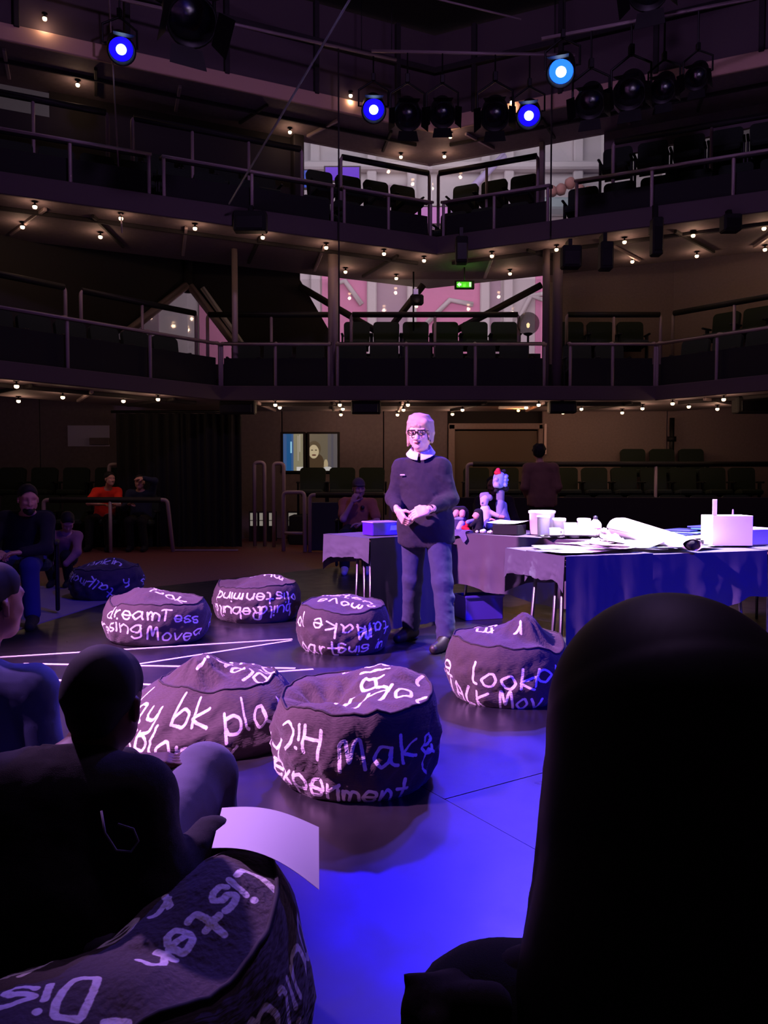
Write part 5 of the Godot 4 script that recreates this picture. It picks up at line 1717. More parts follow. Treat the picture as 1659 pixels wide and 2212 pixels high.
func hair(t: Node3D, base: Vector3, c: Vector3, f: Vector3, s: float, m: Material, style: String, cell: float):
	var r: Vector3 = -f.cross(Vector3.UP).normalized()
	var u := r.cross(f).normalized()
	if u.y < 0: u = -u
	var P := func(x, y, z): return c + (r * x + u * y + f * z) * s
	var b := []
	match style:
		"short":
			b = [[P.call(0, 0.042, -0.025), P.call(0, 0.05, 0.02), 0.088 * s, 0.08 * s, 0.03, r, 1.1], [P.call(0, 0.0, -0.045), P.call(0, -0.03, -0.045), 0.07 * s, 0.055 * s, 0.03],
				[P.call(0, -0.02, 0.11), P.call(0, 0.01, 0.11), -0.082 * s, -0.075 * s, 0.012]]
		"bob":
			b = [[P.call(0, 0.045, -0.022), P.call(0, 0.05, 0.015), 0.088 * s, 0.082 * s, 0.03, r, 1.1], [P.call(-0.07, 0.035, 0.0), P.call(-0.078, -0.06, 0.012), 0.028 * s, 0.018 * s, 0.025], [P.call(0.07, 0.035, 0.0), P.call(0.077, -0.05, 0.012), 0.028 * s, 0.018 * s, 0.025],
				[P.call(0, 0.0, -0.05), P.call(0, -0.05, -0.045), 0.076 * s, 0.06 * s, 0.03], [P.call(-0.078, -0.06, 0.0), P.call(-0.09, -0.085, 0.012), 0.014 * s, 0.007 * s, 0.012], [P.call(-0.02, 0.105, 0.05), P.call(0.05, 0.075, 0.07), 0.02 * s, 0.024 * s, 0.025], [P.call(0.05, 0.07, 0.072), P.call(0.07, 0.015, 0.055), 0.022 * s, 0.016 * s, 0.02], [P.call(-0.03, 0.095, 0.055), P.call(-0.068, 0.02, 0.052), 0.02 * s, 0.016 * s, 0.02],
				[P.call(0.006, -0.06, 0.11), P.call(0.0, -0.026, 0.12), -0.064 * s, -0.061 * s, 0.01]]
			# combed locks from a side parting down to the fringe, round the sides and the nape
			for i in 30:
				var a := -PI * 0.97 + TAU * 0.97 * i / 29.0
				var front := maxf(0.0, cos(a))
				var low := lerpf(-0.052, 0.042, smoothstep(0.5, 0.85, front)) + rng.randf_range(-0.014, 0.01)
				var crown: Vector3 = P.call(-0.02 + sin(a) * 0.02, 0.124, -0.008 + cos(a) * 0.02)
				var up1: Vector3 = P.call(-0.008 + sin(a) * 0.06, 0.112, -0.006 + cos(a) * 0.058)
				var mid: Vector3 = P.call(sin(a) * 0.081, 0.075, cos(a) * 0.08 - 0.004)
				var low1: Vector3 = P.call(sin(a) * 0.088 + 0.006 * front, lerpf(0.075, low, 0.55), cos(a) * 0.085 + 0.002)
				var tip: Vector3 = P.call(sin(a) * 0.08 + 0.014 * front, low, cos(a) * 0.083 + 0.004)
				var rr := rng.randf_range(0.0105, 0.013) * s
				b.append([crown, up1, rr, rr, 0.008])
				b.append([up1, mid, rr, rr, 0.008])
				b.append([mid, low1, rr, rr * 0.95, 0.008])
				b.append([low1, tip, rr * 0.95, rr * 0.6, 0.008])
		"curly":
			for i in 34:
				var d := Vector3(rng.randf_range(-1, 1), rng.randf_range(-0.5, 1), rng.randf_range(-1, 0.35)).normalized()
				b.append([P.call(d.x * 0.07, 0.035 + d.y * 0.075, d.z * 0.075 - 0.02), P.call(d.x * 0.085, 0.035 + d.y * 0.09, d.z * 0.09 - 0.02), 0.03 * s, 0.022 * s, 0.012])
			b.append([P.call(0, 0.04, -0.03), P.call(0, 0.0, -0.04), 0.09 * s, 0.08 * s, 0.02])
			b.append([P.call(0, -0.03, 0.12), P.call(0, 0.0, 0.12), -0.075 * s, -0.07 * s, 0.014])
		"tied":
			b = [[P.call(0, 0.045, -0.025), P.call(0, 0.05, 0.015), 0.09 * s, 0.082 * s, 0.03, r, 1.1], [P.call(0, 0.02, -0.08), P.call(0, -0.08, -0.11), 0.045 * s, 0.03 * s, 0.03], [P.call(0, 0.0, -0.04), P.call(0, -0.02, -0.045), 0.075 * s, 0.06 * s, 0.03],
				[P.call(0, -0.03, 0.11), P.call(0, 0.01, 0.11), -0.08 * s, -0.075 * s, 0.012]]
		"cap":
			b = [[P.call(0, 0.055, -0.02), P.call(0, 0.055, 0.015), 0.092 * s, 0.086 * s, 0.03, r, 1.08], [P.call(-0.03, 0.05, 0.09), P.call(0.03, 0.05, 0.09), 0.03 * s, 0.03 * s, 0.03, u, 2.6], [P.call(0, -0.07, 0.0), P.call(0, -0.06, 0.05), -0.11 * s, -0.1 * s, 0.01]]
	put("hair" if style != "cap" else "cap", blob_mesh([[b, cell, 0.02]], base), m, t)

func limb(sh: Vector3, el: Vector3, wr: Vector3, kn: Vector3, an: Vector3, toe: Vector3, hand = null, palm = null, thumb = null, curl := 0.4) -> Dictionary:
	var d := {"sh": sh, "el": el, "wr": wr, "kn": kn, "an": an, "toe": toe}
	if hand != null:
		d.hand = hand; d.palm = palm; d.thumb = thumb; d.curl = curl
	return d
# ---------------------------------------------------------------- work tables, cloths and everything on them
const TY := 0.735
var TA: Transform3D
var TB: Transform3D
var TC: Transform3D
var TT: Transform3D
var TD: Transform3D

func table_frame(o: Vector2, u: Vector2, away: Vector2) -> Transform3D:
	# x along the table, z away from the viewer
	u = u.normalized()
	away = (away - u * away.dot(u)).normalized()
	return Transform3D(Basis(Vector3(u.x, 0, u.y), Vector3.UP, Vector3(away.x, 0, away.y)), Vector3(o.x, 0, o.y))

func on(f: Transform3D, u: float, v: float, y := TY + 0.012) -> Vector3:
	return f * Vector3(u, y, v)

func folding_table(f: Transform3D, l: float, d: float, label: String, legs: Array):
	var t := thing("folding_table", label, "table", f.origin, 0.0, "folding work tables")
	var o := Transform3D(f.basis, Vector3.ZERO)
	var st := begin()
	box(st, o * Vector3(l * 0.5, TY - 0.016, d * 0.5), Vector3(l - 0.02, 0.032, d - 0.02), o.basis, 0.008)
	put("table_top", st, mat(Color(0.5, 0.4, 0.35), 0.6), t)
	for q in legs:
		st = begin(true)
		tube(st, [o * Vector3(q[0], TY - 0.03, q[1]), o * Vector3(q[2], 0.0, q[3])], 0.0125, 8)
		put("leg", st, M.steel, t)
	st = begin(true)
	tube(st, [o * Vector3(legs[0][0], TY - 0.06, 0.06), o * Vector3(legs[0][0], TY - 0.06, d - 0.06)], 0.011, 6)
	put("crossbar", st, M.steel, t)

# hem: heights of the lower edge on the front, right, back and left as [at start, at end]
func cloth(f: Transform3D, l: float, d: float, hem: Array, m: Material, label: String, seed_: float, over := 0.004):
	var st := begin(true)
	var o := Transform3D(f.basis, Vector3.ZERO)
	var e := 0.012 + over
	var y := TY + 0.003 + over
	sheet(st, 24, 10, func(u, v):
		return o * Vector3(-e + (l + 2 * e) * u, y + no1.get_noise_2d(u * 5.0 + seed_, v * 4.0) * 0.003, -e + (d + 2 * e) * v))
	var cs := [Vector2(-e, -e), Vector2(l + e, -e), Vector2(l + e, d + e), Vector2(-e, d + e)]
	for k in 4:
		if hem[k] == null: continue
		var a: Vector2 = cs[k]
		var b: Vector2 = cs[(k + 1) % 4]
		var n2 := Vector2((b - a).y, -(b - a).x).normalized()
		var h0: float = hem[k][0]
		var h1: float = hem[k][1]
		var ln := (b - a).length()
		sheet(st, int(ln * 44) + 8, 14, func(u, v):
			var hy := lerpf(h0, h1, u) + no1.get_noise_2d(u * 3.0 + seed_ * 3.0, k * 7.0) * 0.02
			var p := a.lerp(b, u)
			var edge: float = minf(1.0, minf(u, 1.0 - u) * 9.0)
			var fold := (sin(u * ln * 21.0 + seed_ * 5.0 + 2.5 * no1.get_noise_2d(u * 4.0, seed_)) * 0.5 + 0.5) * 0.03 + no1.get_noise_2d(u * ln * 6.0 + seed_, v * 2.0) * 0.022
			p += n2 * (0.006 + v * (fold * 0.75 * edge + 0.01))
			# a soft corner that hangs a little lower
			var low = (1.0 - edge) * 0.05 * v
			return o * Vector3(p.x, lerpf(y, hy, v) - 0.01 * minf(1.0, v * 8.0) - low, p.y))
	var mi := put("tablecloth", st, m)
	mi.position = f.origin
	tag(mi, label, "tablecloth", "cloths over the work tables")
	return mi

func paper_sheet(at: Vector3, w: float, h: float, yaw: float, m: Material, label: String, called := "paper_sheet", tilt := 0.0, curl := 0.012):
	var st := begin(true)
	var bs := Basis(Vector3.UP, yaw) * Basis(Vector3.RIGHT, tilt)
	var sd := at.x * 7.0 + at.z * 3.0
	sheet(st, 10, 10, func(u, v):
		return bs * Vector3((u - 0.5) * w, curl * (pow(u - 0.5, 2) * 4.0 * (0.6 + sin(sd)) + pow(v, 3) * (0.4 + sin(sd * 2.0) * 0.4)) + 0.001, (v - 0.5) * h))
	sheet(st, 10, 10, func(u, v):
		return bs * Vector3((0.5 - u) * w, curl * (pow(0.5 - u, 2) * 4.0 * (0.6 + sin(sd)) + pow(v, 3) * (0.4 + sin(sd * 2.0) * 0.4)), (v - 0.5) * h))
	var mi := put(called, st, m)
	mi.position = at
	tag(mi, label, "paper", "sheets on the work tables")

func tub(at: Vector3, r: float, h: float, label: String, lid := true, handle := false):
	var t := thing("plastic_tub", label, "tub", at, 0.0, "white tubs and mugs on the middle table")
	var st := begin(true)
	lathe(st, [Vector2(0, 0), Vector2(r * 0.9, 0), Vector2(r * 0.94, 0.006), Vector2(r, h * 0.93), Vector2(r * 1.04, h * 0.94), Vector2(r * 1.04, h), Vector2(r * 0.93, h), Vector2(r * 0.88, 0.012), Vector2(0, 0.01)], 26)
	put("body", st, M.white, t)
	if lid:
		st = begin(true)
		lathe(st, [Vector2(r * 1.05, h - 0.012), Vector2(r * 1.08, h - 0.01), Vector2(r * 1.08, h + 0.008), Vector2(r * 0.95, h + 0.012), Vector2(0, h + 0.008)], 26)
		put("lid", st, M.white, t)
	if handle:
		st = begin(true)
		tube(st, [Vector3(r * 0.95, h * 0.8, 0), Vector3(r * 1.45, h * 0.75, 0), Vector3(r * 1.5, h * 0.4, 0), Vector3(r * 0.92, h * 0.25, 0)], 0.008, 8)
		put("handle", st, M.white, t)

func furniture():
	TA = table_frame(Vector2(1.07, -4.69), Vector2(0.943, -0.333), Vector2(-0.333, -0.943))
	TB = table_frame(Vector2(0.55, -6.88), Vector2(0.737, 0.676), Vector2(0.676, -0.737))
	TC = table_frame(Vector2(2.245, -5.88), Vector2(0.943, -0.333), Vector2(-0.333, -0.943))
	TT = table_frame(Vector2(-0.106, -6.24), Vector2(0.78, -0.62), Vector2(-0.62, -0.78))
	TD = table_frame(Vector2(2.5, -5.2), Vector2(0.943, -0.333), Vector2(-0.333, -0.943))
	var grey := fabric(Color(0.3, 0.265, 0.3), 10.0, 0.5)
	var slate := fabric(Color(0.28, 0.275, 0.33), 10.0, 0.5)
	folding_table(TA, 1.46, 0.7, "front folding table under the slate cloth, beside the silhouette's head", [[0.1, 0.2, 0.06, 0.16], [0.1, 0.26, 0.08, 0.3], [0.1, 0.5, 0.06, 0.55], [1.36, 0.12, 1.4, 0.08], [1.36, 0.58, 1.4, 0.62]])
	folding_table(TB, 1.35, 0.7, "middle folding table that carries the puppets and white tubs", [[0.15, 0.12, 0.1, 0.08], [0.15, 0.58, 0.1, 0.62], [1.2, 0.12, 1.25, 0.08], [1.2, 0.58, 1.25, 0.62]])
	folding_table(TC, 1.3, 0.68, "rear right folding table with the blue folders", [[0.1, 0.1, 0.06, 0.06], [0.1, 0.58, 0.06, 0.62], [1.2, 0.1, 1.24, 0.06], [1.2, 0.58, 1.24, 0.62]])
	folding_table(TT, 0.75, 0.6, "small left folding table with the purple plastic box, legs bare", [[0.06, 0.16, 0.04, 0.12], [0.06, 0.24, 0.05, 0.26], [0.03, 0.04, 0.02, 0.02], [0.7, 0.1, 0.72, 0.06], [0.7, 0.5, 0.72, 0.54]])
	folding_table(TD, 1.3, 0.66, "folding table at the right edge of the picture", [[0.1, 0.1, 0.06, 0.06], [0.1, 0.58, 0.06, 0.62], [1.2, 0.1, 1.24, 0.06], [1.2, 0.58, 1.24, 0.62]])
	cloth(TA, 1.46, 0.7, [[0.06, 0.5], [0.55, 0.55], [0.5, 0.5], [0.6, 0.62]], slate, "slate cloth of the front table, its front hem rising to the right", 1.3)
	cloth(TA, 0.56, 0.4, [[0.02, 0.03], null, null, [0.61, 0.6]], slate, "second slate cloth hanging to the floor at the front table's near corner", 2.1, 0.012)
	cloth(TB, 1.35, 0.7, [[0.34, 0.2], [0.5, 0.5], [0.5, 0.5], [0.4, 0.4]], grey, "grey cloth of the middle table with a slanting hem", 3.4)
	cloth(TC, 1.3, 0.68, [[0.55, 0.55], [0.5, 0.5], [0.5, 0.5], [0.55, 0.55]], slate, "slate cloth of the rear right table", 4.2)
	cloth(TT, 0.75, 0.6, [[0.03, 0.03], [0.3, 0.3], [0.5, 0.5], [0.56, 0.6]], slate, "pale grey cloth of the small left table, hanging to the floor in front", 5.7)
	cloth(TD, 1.3, 0.66, [[0.42, 0.42], [0.5, 0.5], [0.5, 0.5], null], slate, "slate cloth of the table at the right edge", 6.5)
	# ---- sheets of paper
	var P: Material = M.paper
	var tint := [mat(Color(0.8, 0.88, 0.92), 0.8), mat(Color(0.9, 0.82, 0.88), 0.8), mat(Color(0.86, 0.9, 0.84), 0.8)]
	var L := [
		[TA, 0.14, 0.16, 0.36, 0.26, 0.1, 0, "white sheet at the left corner of the front table"],
		[TA, 0.28, 0.42, 0.42, 0.3, -0.3, 0, "large white sheet behind the left corner sheet"],
		[TA, 0.42, 0.13, 0.42, 0.2, 0.06, 2, "pale pink sheet along the front table's front edge"],
		[TA, 0.62, 0.3, 0.42, 0.3, 0.3, 0, "white sheet in the middle of the front table"],
		[TA, 0.8, 0.12, 0.3, 0.2, -0.1, 1, "pale blue sheet at the front edge, left of the paper roll"],
		[TA, 0.55, 0.56, 0.5, 0.25, 0.4, 0, "white sheet at the back of the front table, left half"],
		[TA, 0.85, 0.5, 0.42, 0.3, -0.2, 0, "white sheet under the upper part of the paper roll"],
		[TA, 1.1, 0.2, 0.3, 0.22, 0.35, 1, "pale sheet right of the roll's dark end"],
		[TA, 1.2, 0.52, 0.4, 0.3, 0.1, 3, "pale green sheet before the blue folders"],
		[TB, 1.1, 0.1, 0.4, 0.2, 0.7, 0, "white sheet at the right end of the middle table"],
		[TB, 1.2, 0.4, 0.34, 0.3, 0.4, 0, "white sheet between the bottle and the paper roll"],
		[TC, 0.3, 0.12, 0.42, 0.22, 0.2, 2, "pale pink sheet in front of the blue folders"],
		[TT, 0.5, 0.15, 0.24, 0.17, -0.3, 0, "white sheet beside the purple plastic box"],
		[TT, 0.56, 0.38, 0.28, 0.2, 0.4, 1, "pale sheet at the back of the small left table"]]
	var i := 0
	for s in L:
		var f: Transform3D = s[0]
		var yaw := atan2(-f.basis.x.z, f.basis.x.x)
		paper_sheet(on(f, s[1], s[2], TY + 0.024 + 0.004 * (i % 3)), s[3], s[4], yaw + s[5], P if s[6] == 0 else tint[s[6] - 1], s[7], "paper_sheet", 0.0, 0.02)
		i += 1
	# crumpled white paper between the tubs and the roll
	var heaps := [[TB, 1.27, 0.2, "crumpled white paper heap at the right end of the middle table"], [TA, 0.72, 0.6, "crumpled white paper at the back of the front table, left of the roll"], [TB, 1.05, 0.48, "crumpled white paper behind the row of white mugs"]]
	for q in heaps:
		var hb := []
		for k in 7: hb.append([Vector3(rng.randf_range(-0.1, 0.1), 0.018, rng.randf_range(-0.07, 0.07)), Vector3(rng.randf_range(-0.1, 0.1), rng.randf_range(0.02, 0.06), rng.randf_range(-0.07, 0.07)), 0.016, 0.014, 0.02])
		var hm := put("crumpled_paper", blob_mesh([[hb, 0.008, 0.02, 0.012, 40.0]], Vector3.ZERO), P)
		hm.position = on(q[0], q[1], q[2], TY + 0.022)
		tag(hm, q[3], "paper")
	# blue folders in a loose pile
	for k in 5:
		var f := TC
		var st := begin()
		var yaw := atan2(-f.basis.x.z, f.basis.x.x) + rng.randf_range(-0.7, 0.7)
		box(st, Vector3.ZERO, Vector3(0.31, 0.012, 0.23), Basis(), 0.003)
		var mi := put("folder", st, mat([Color(0.12, 0.18, 0.42), Color(0.3, 0.42, 0.62), Color(0.1, 0.14, 0.36), Color(0.25, 0.5, 0.5), Color(0.2, 0.25, 0.55)][k], 0.6))
		mi.position = on(f, 0.2 + 0.1 * k + 0.1 * (k % 2), 0.42 + 0.06 * (k % 3), TY + 0.025 + 0.0135 * k)
		mi.rotation.y = yaw
		tag(mi, "%s folder in the loose blue pile behind the paper roll" % ["lowest navy", "second lowest pale blue", "middle navy", "teal", "topmost blue"][k], "folder", "folders in the pile")
	# paper roll with its dark end
	var a := Vector3(1.76, TY + 0.105, -5.98)
	var b := Vector3(1.9, TY + 0.06, -4.97)
	var rl := thing("paper_roll", "long loose roll of white paper lying across the front table", "paper roll", Vector3(1.8, TY, -5.4))
	var st2 := begin(true)
	var n := 30
	sheet(st2, n * 2, 12, func(u, v):
		var ang: float = u * TAU * 1.75
		var r: float = lerpf(0.085, 0.042, v) * (1.0 - 0.16 * u)
		var c := a.lerp(b, v) - Vector3(1.8, TY, -5.4)
		var d := (b - a).normalized()
		var sx := d.cross(Vector3.UP).normalized()
		return c + sx * cos(ang) * r * 1.25 + Vector3.UP * sin(ang) * r * 0.92 + d * (0.05 * sin(ang * 0.5)))
	put("sheet", st2, P, rl)
	st2 = begin(true)
	tube(st2, [b - Vector3(1.8, TY, -5.4) - (b - a).normalized() * 0.05, b - Vector3(1.8, TY, -5.4) + (b - a).normalized() * 0.035], 0.03, 14)
	put("core", st2, M.black, rl)
	# ---- white box with an upright flap, and the little cone behind it
	var bx := thing("carton", "open white box with one upright flap at the right end of the front table", "box", on(TA, 1.44, 0.3, TY + 0.02), 0.02)
	for q in [[Vector3(0, 0.1, 0.09), Vector3(0.27, 0.2, 0.006), "front_panel"], [Vector3(0, 0.1, -0.09), Vector3(0.27, 0.2, 0.006), "rear_panel"], [Vector3(-0.135, 0.1, 0), Vector3(0.006, 0.2, 0.18), "side_panel"], [Vector3(0.135, 0.1, 0), Vector3(0.006, 0.2, 0.18), "side_panel"], [Vector3(0, 0.004, 0), Vector3(0.27, 0.006, 0.18), "base_panel"], [Vector3(-0.118, 0.25, 0.08), Vector3(0.03, 0.12, 0.006), "flap"]]:
		st2 = begin()
		box(st2, q[0], q[1], Basis(), 0.001)
		put(q[2], st2, M.white, bx)
	st2 = begin(true)
	lathe(st2, [Vector2(0.022, 0), Vector2(0.02, 0.03), Vector2(0.008, 0.09), Vector2(0.005, 0.13), Vector2(0, 0.135)], 14)
	var cone := put("glue_nozzle", st2, mat(Color(0.55, 0.45, 0.7), 0.5))
	cone.position = on(TC, 0.5, 0.12, TY + 0.1)
	tag(cone, "pale pointed glue nozzle showing above the white box", "nozzle")
	st2 = begin()
	box(st2, Vector3(0, 0.045, 0), Vector3(0.12, 0.09, 0.1), Basis(), 0.006)
	var gb := put("glue_pot", st2, M.white)
	gb.position = on(TC, 0.5, 0.12, TY + 0.012)
	tag(gb, "small white pot under the pointed nozzle, behind the white box", "pot")
	st2 = begin()
	box(st2, Vector3(0, 0.06, 0), Vector3(0.2, 0.12, 0.15), Basis(), 0.01)
	var pb := put("carton", st2, mat(Color(0.75, 0.62, 0.75), 0.7))
	pb.position = on(TD, 0.14, 0.3, TY + 0.012)
	pb.rotation.y = -atan2(TA.basis.x.z, TA.basis.x.x)
	tag(pb, "pinkish closed carton at the right edge beside the white box", "box")
	# ---- tubs, mugs, bottle
	tub(on(TB, 0.74, 0.3), 0.102, 0.185, "biggest white tub, next to the paper tray")
	tub(on(TB, 0.84, 0.16), 0.05, 0.15, "slim white tub in front of the biggest tub")
	tub(on(TB, 0.93, 0.25), 0.05, 0.13, "white tub just right of the biggest tub")
	tub(on(TB, 0.98, 0.1), 0.042, 0.07, "low white mug in front, handle to the right", false, true)
	tub(on(TB, 1.06, 0.2), 0.05, 0.11, "white mug in the middle of the row of mugs", false, true)
	tub(on(TB, 1.1, 0.34), 0.05, 0.13, "white lidded tub left of the bottle")
	tub(on(TB, 1.14, 0.12), 0.04, 0.08, "small white mug nearest the bottle", false, true)
	tub(on(TB, 1.32, 0.52), 0.064, 0.115, "white tub right of the bottle, standing alone")
	tub(on(TB, 1.24, 0.6), 0.05, 0.06, "low white pot behind the bottle")
	var bt := thing("glue_bottle", "white bottle with dark cap and pink label on the middle table", "bottle", on(TB, 1.19, 0.36))
	st2 = begin(true)
	lathe(st2, [Vector2(0, 0), Vector2(0.045, 0), Vector2(0.047, 0.008), Vector2(0.047, 0.095), Vector2(0.04, 0.112), Vector2(0.017, 0.135), Vector2(0.015, 0.142), Vector2(0, 0.142)], 24)
	put("body", st2, M.white, bt)
	st2 = begin(true)
	lathe(st2, [Vector2(0.0175, 0.138), Vector2(0.0175, 0.158), Vector2(0.008, 0.164), Vector2(0, 0.165)], 18)
	put("cap", st2, mat(Color(0.07, 0.06, 0.1), 0.5), bt)
	st2 = begin(true)
	for k in 14:
		var a0 := -0.4 + 2.0 * k / 14.0
		var a1 := -0.4 + 2.0 * (k + 1) / 14.0
		quad(st2, Vector3(sin(a0), 0, cos(a0)) * 0.0478 + Vector3.UP * 0.02, Vector3(sin(a1), 0, cos(a1)) * 0.0478 + Vector3.UP * 0.02, Vector3(sin(a1), 0, cos(a1)) * 0.0478 + Vector3.UP * 0.068, Vector3(sin(a0), 0, cos(a0)) * 0.0478 + Vector3.UP * 0.068, Vector3(sin(a0), 0, cos(a0)))
	put("label_band", st2, mat(Color(0.75, 0.2, 0.45), 0.6), bt)
	# ---- black tray with a curled sheet on top
	var tr := thing("paper_tray", "black tray left of the white tubs", "tray", on(TB, 0.53, 0.14), -0.62)
	for q in [[Vector3(0, 0.004, 0), Vector3(0.22, 0.008, 0.16)], [Vector3(0, 0.04, 0.08), Vector3(0.22, 0.08, 0.007)], [Vector3(0, 0.04, -0.08), Vector3(0.22, 0.08, 0.007)], [Vector3(0.11, 0.04, 0), Vector3(0.007, 0.08, 0.16)], [Vector3(-0.11, 0.04, 0), Vector3(0.007, 0.08, 0.16)]]:
		st2 = begin()
		box(st2, q[0], q[1], Basis(), 0.002)
		put("tray_wall", st2, M.black, tr)
	paper_sheet(on(TB, 0.5, 0.16, TY + 0.104), 0.29, 0.21, -0.75, P, "bright white sheet resting on the black tray", "paper_sheet", 0.1, 0.02)
	# ---- left table: purple translucent box, odds and ends
	var pbx := thing("storage_box", "purple translucent plastic box on the small left table", "box", on(TT, 0.26, 0.2), 0.52)
	var pl := mat(Color(0.3, 0.14, 0.85), 0.25, 0.0, "plastic")
	for q in [[Vector3(0, 0.004, 0), Vector3(0.24, 0.008, 0.17)], [Vector3(0, 0.05, 0.085), Vector3(0.24, 0.1, 0.006)], [Vector3(0, 0.05, -0.085), Vector3(0.24, 0.1, 0.006)], [Vector3(0.12, 0.05, 0), Vector3(0.006, 0.1, 0.17)], [Vector3(-0.12, 0.05, 0), Vector3(0.006, 0.1, 0.17)]]:
		st2 = begin()
		box(st2, q[0], q[1], Basis(), 0.002)
		put("box_wall", st2, pl, pbx)
	st2 = begin()
	box(st2, Vector3(0, 0.104, 0), Vector3(0.26, 0.012, 0.19), Basis(), 0.004)
	put("lid", st2, mat(Color(0.62, 0.55, 0.9), 0.35), pbx)
	st2 = begin()
	box(st2, Vector3(0.07, 0.06, 0.09), Vector3(0.06, 0.04, 0.004))
	put("box_label", st2, mat(Color(0.6, 0.75, 0.95), 0.5), pbx)
	st2 = begin(true)
	lathe(st2, [Vector2(0, 0), Vector2(0.04, 0), Vector2(0.042, 0.02), Vector2(0.036, 0.028), Vector2(0, 0.03)], 20)
	var dk := put("tape_reel", st2, M.black)
	dk.position = on(TT, 0.46, 0.09, TY + 0.012)
	tag(dk, "small dark tape reel at the front of the left table beside the purple box", "tape reel")
	# ---- blue crate and bag on the floor under the middle table
	var cr := thing("storage_crate", "blue plastic crate on the floor under the middle table's left end", "crate", Vector3(0.82, 0, -6.95), 0.3)
	for q in [[Vector3(0, 0.004, 0), Vector3(0.34, 0.008, 0.26)], [Vector3(0, 0.1, 0.13), Vector3(0.34, 0.2, 0.008)], [Vector3(0, 0.1, -0.13), Vector3(0.34, 0.2, 0.008)], [Vector3(0.17, 0.1, 0), Vector3(0.008, 0.2, 0.26)], [Vector3(-0.17, 0.1, 0), Vector3(0.008, 0.2, 0.26)], [Vector3(0, 0.2, 0.135), Vector3(0.36, 0.02, 0.02)]]:
		st2 = begin()
		box(st2, q[0], q[1], Basis(), 0.003)
		put("crate_wall", st2, mat(Color(0.32, 0.25, 0.75), 0.4), cr)
	puppets()

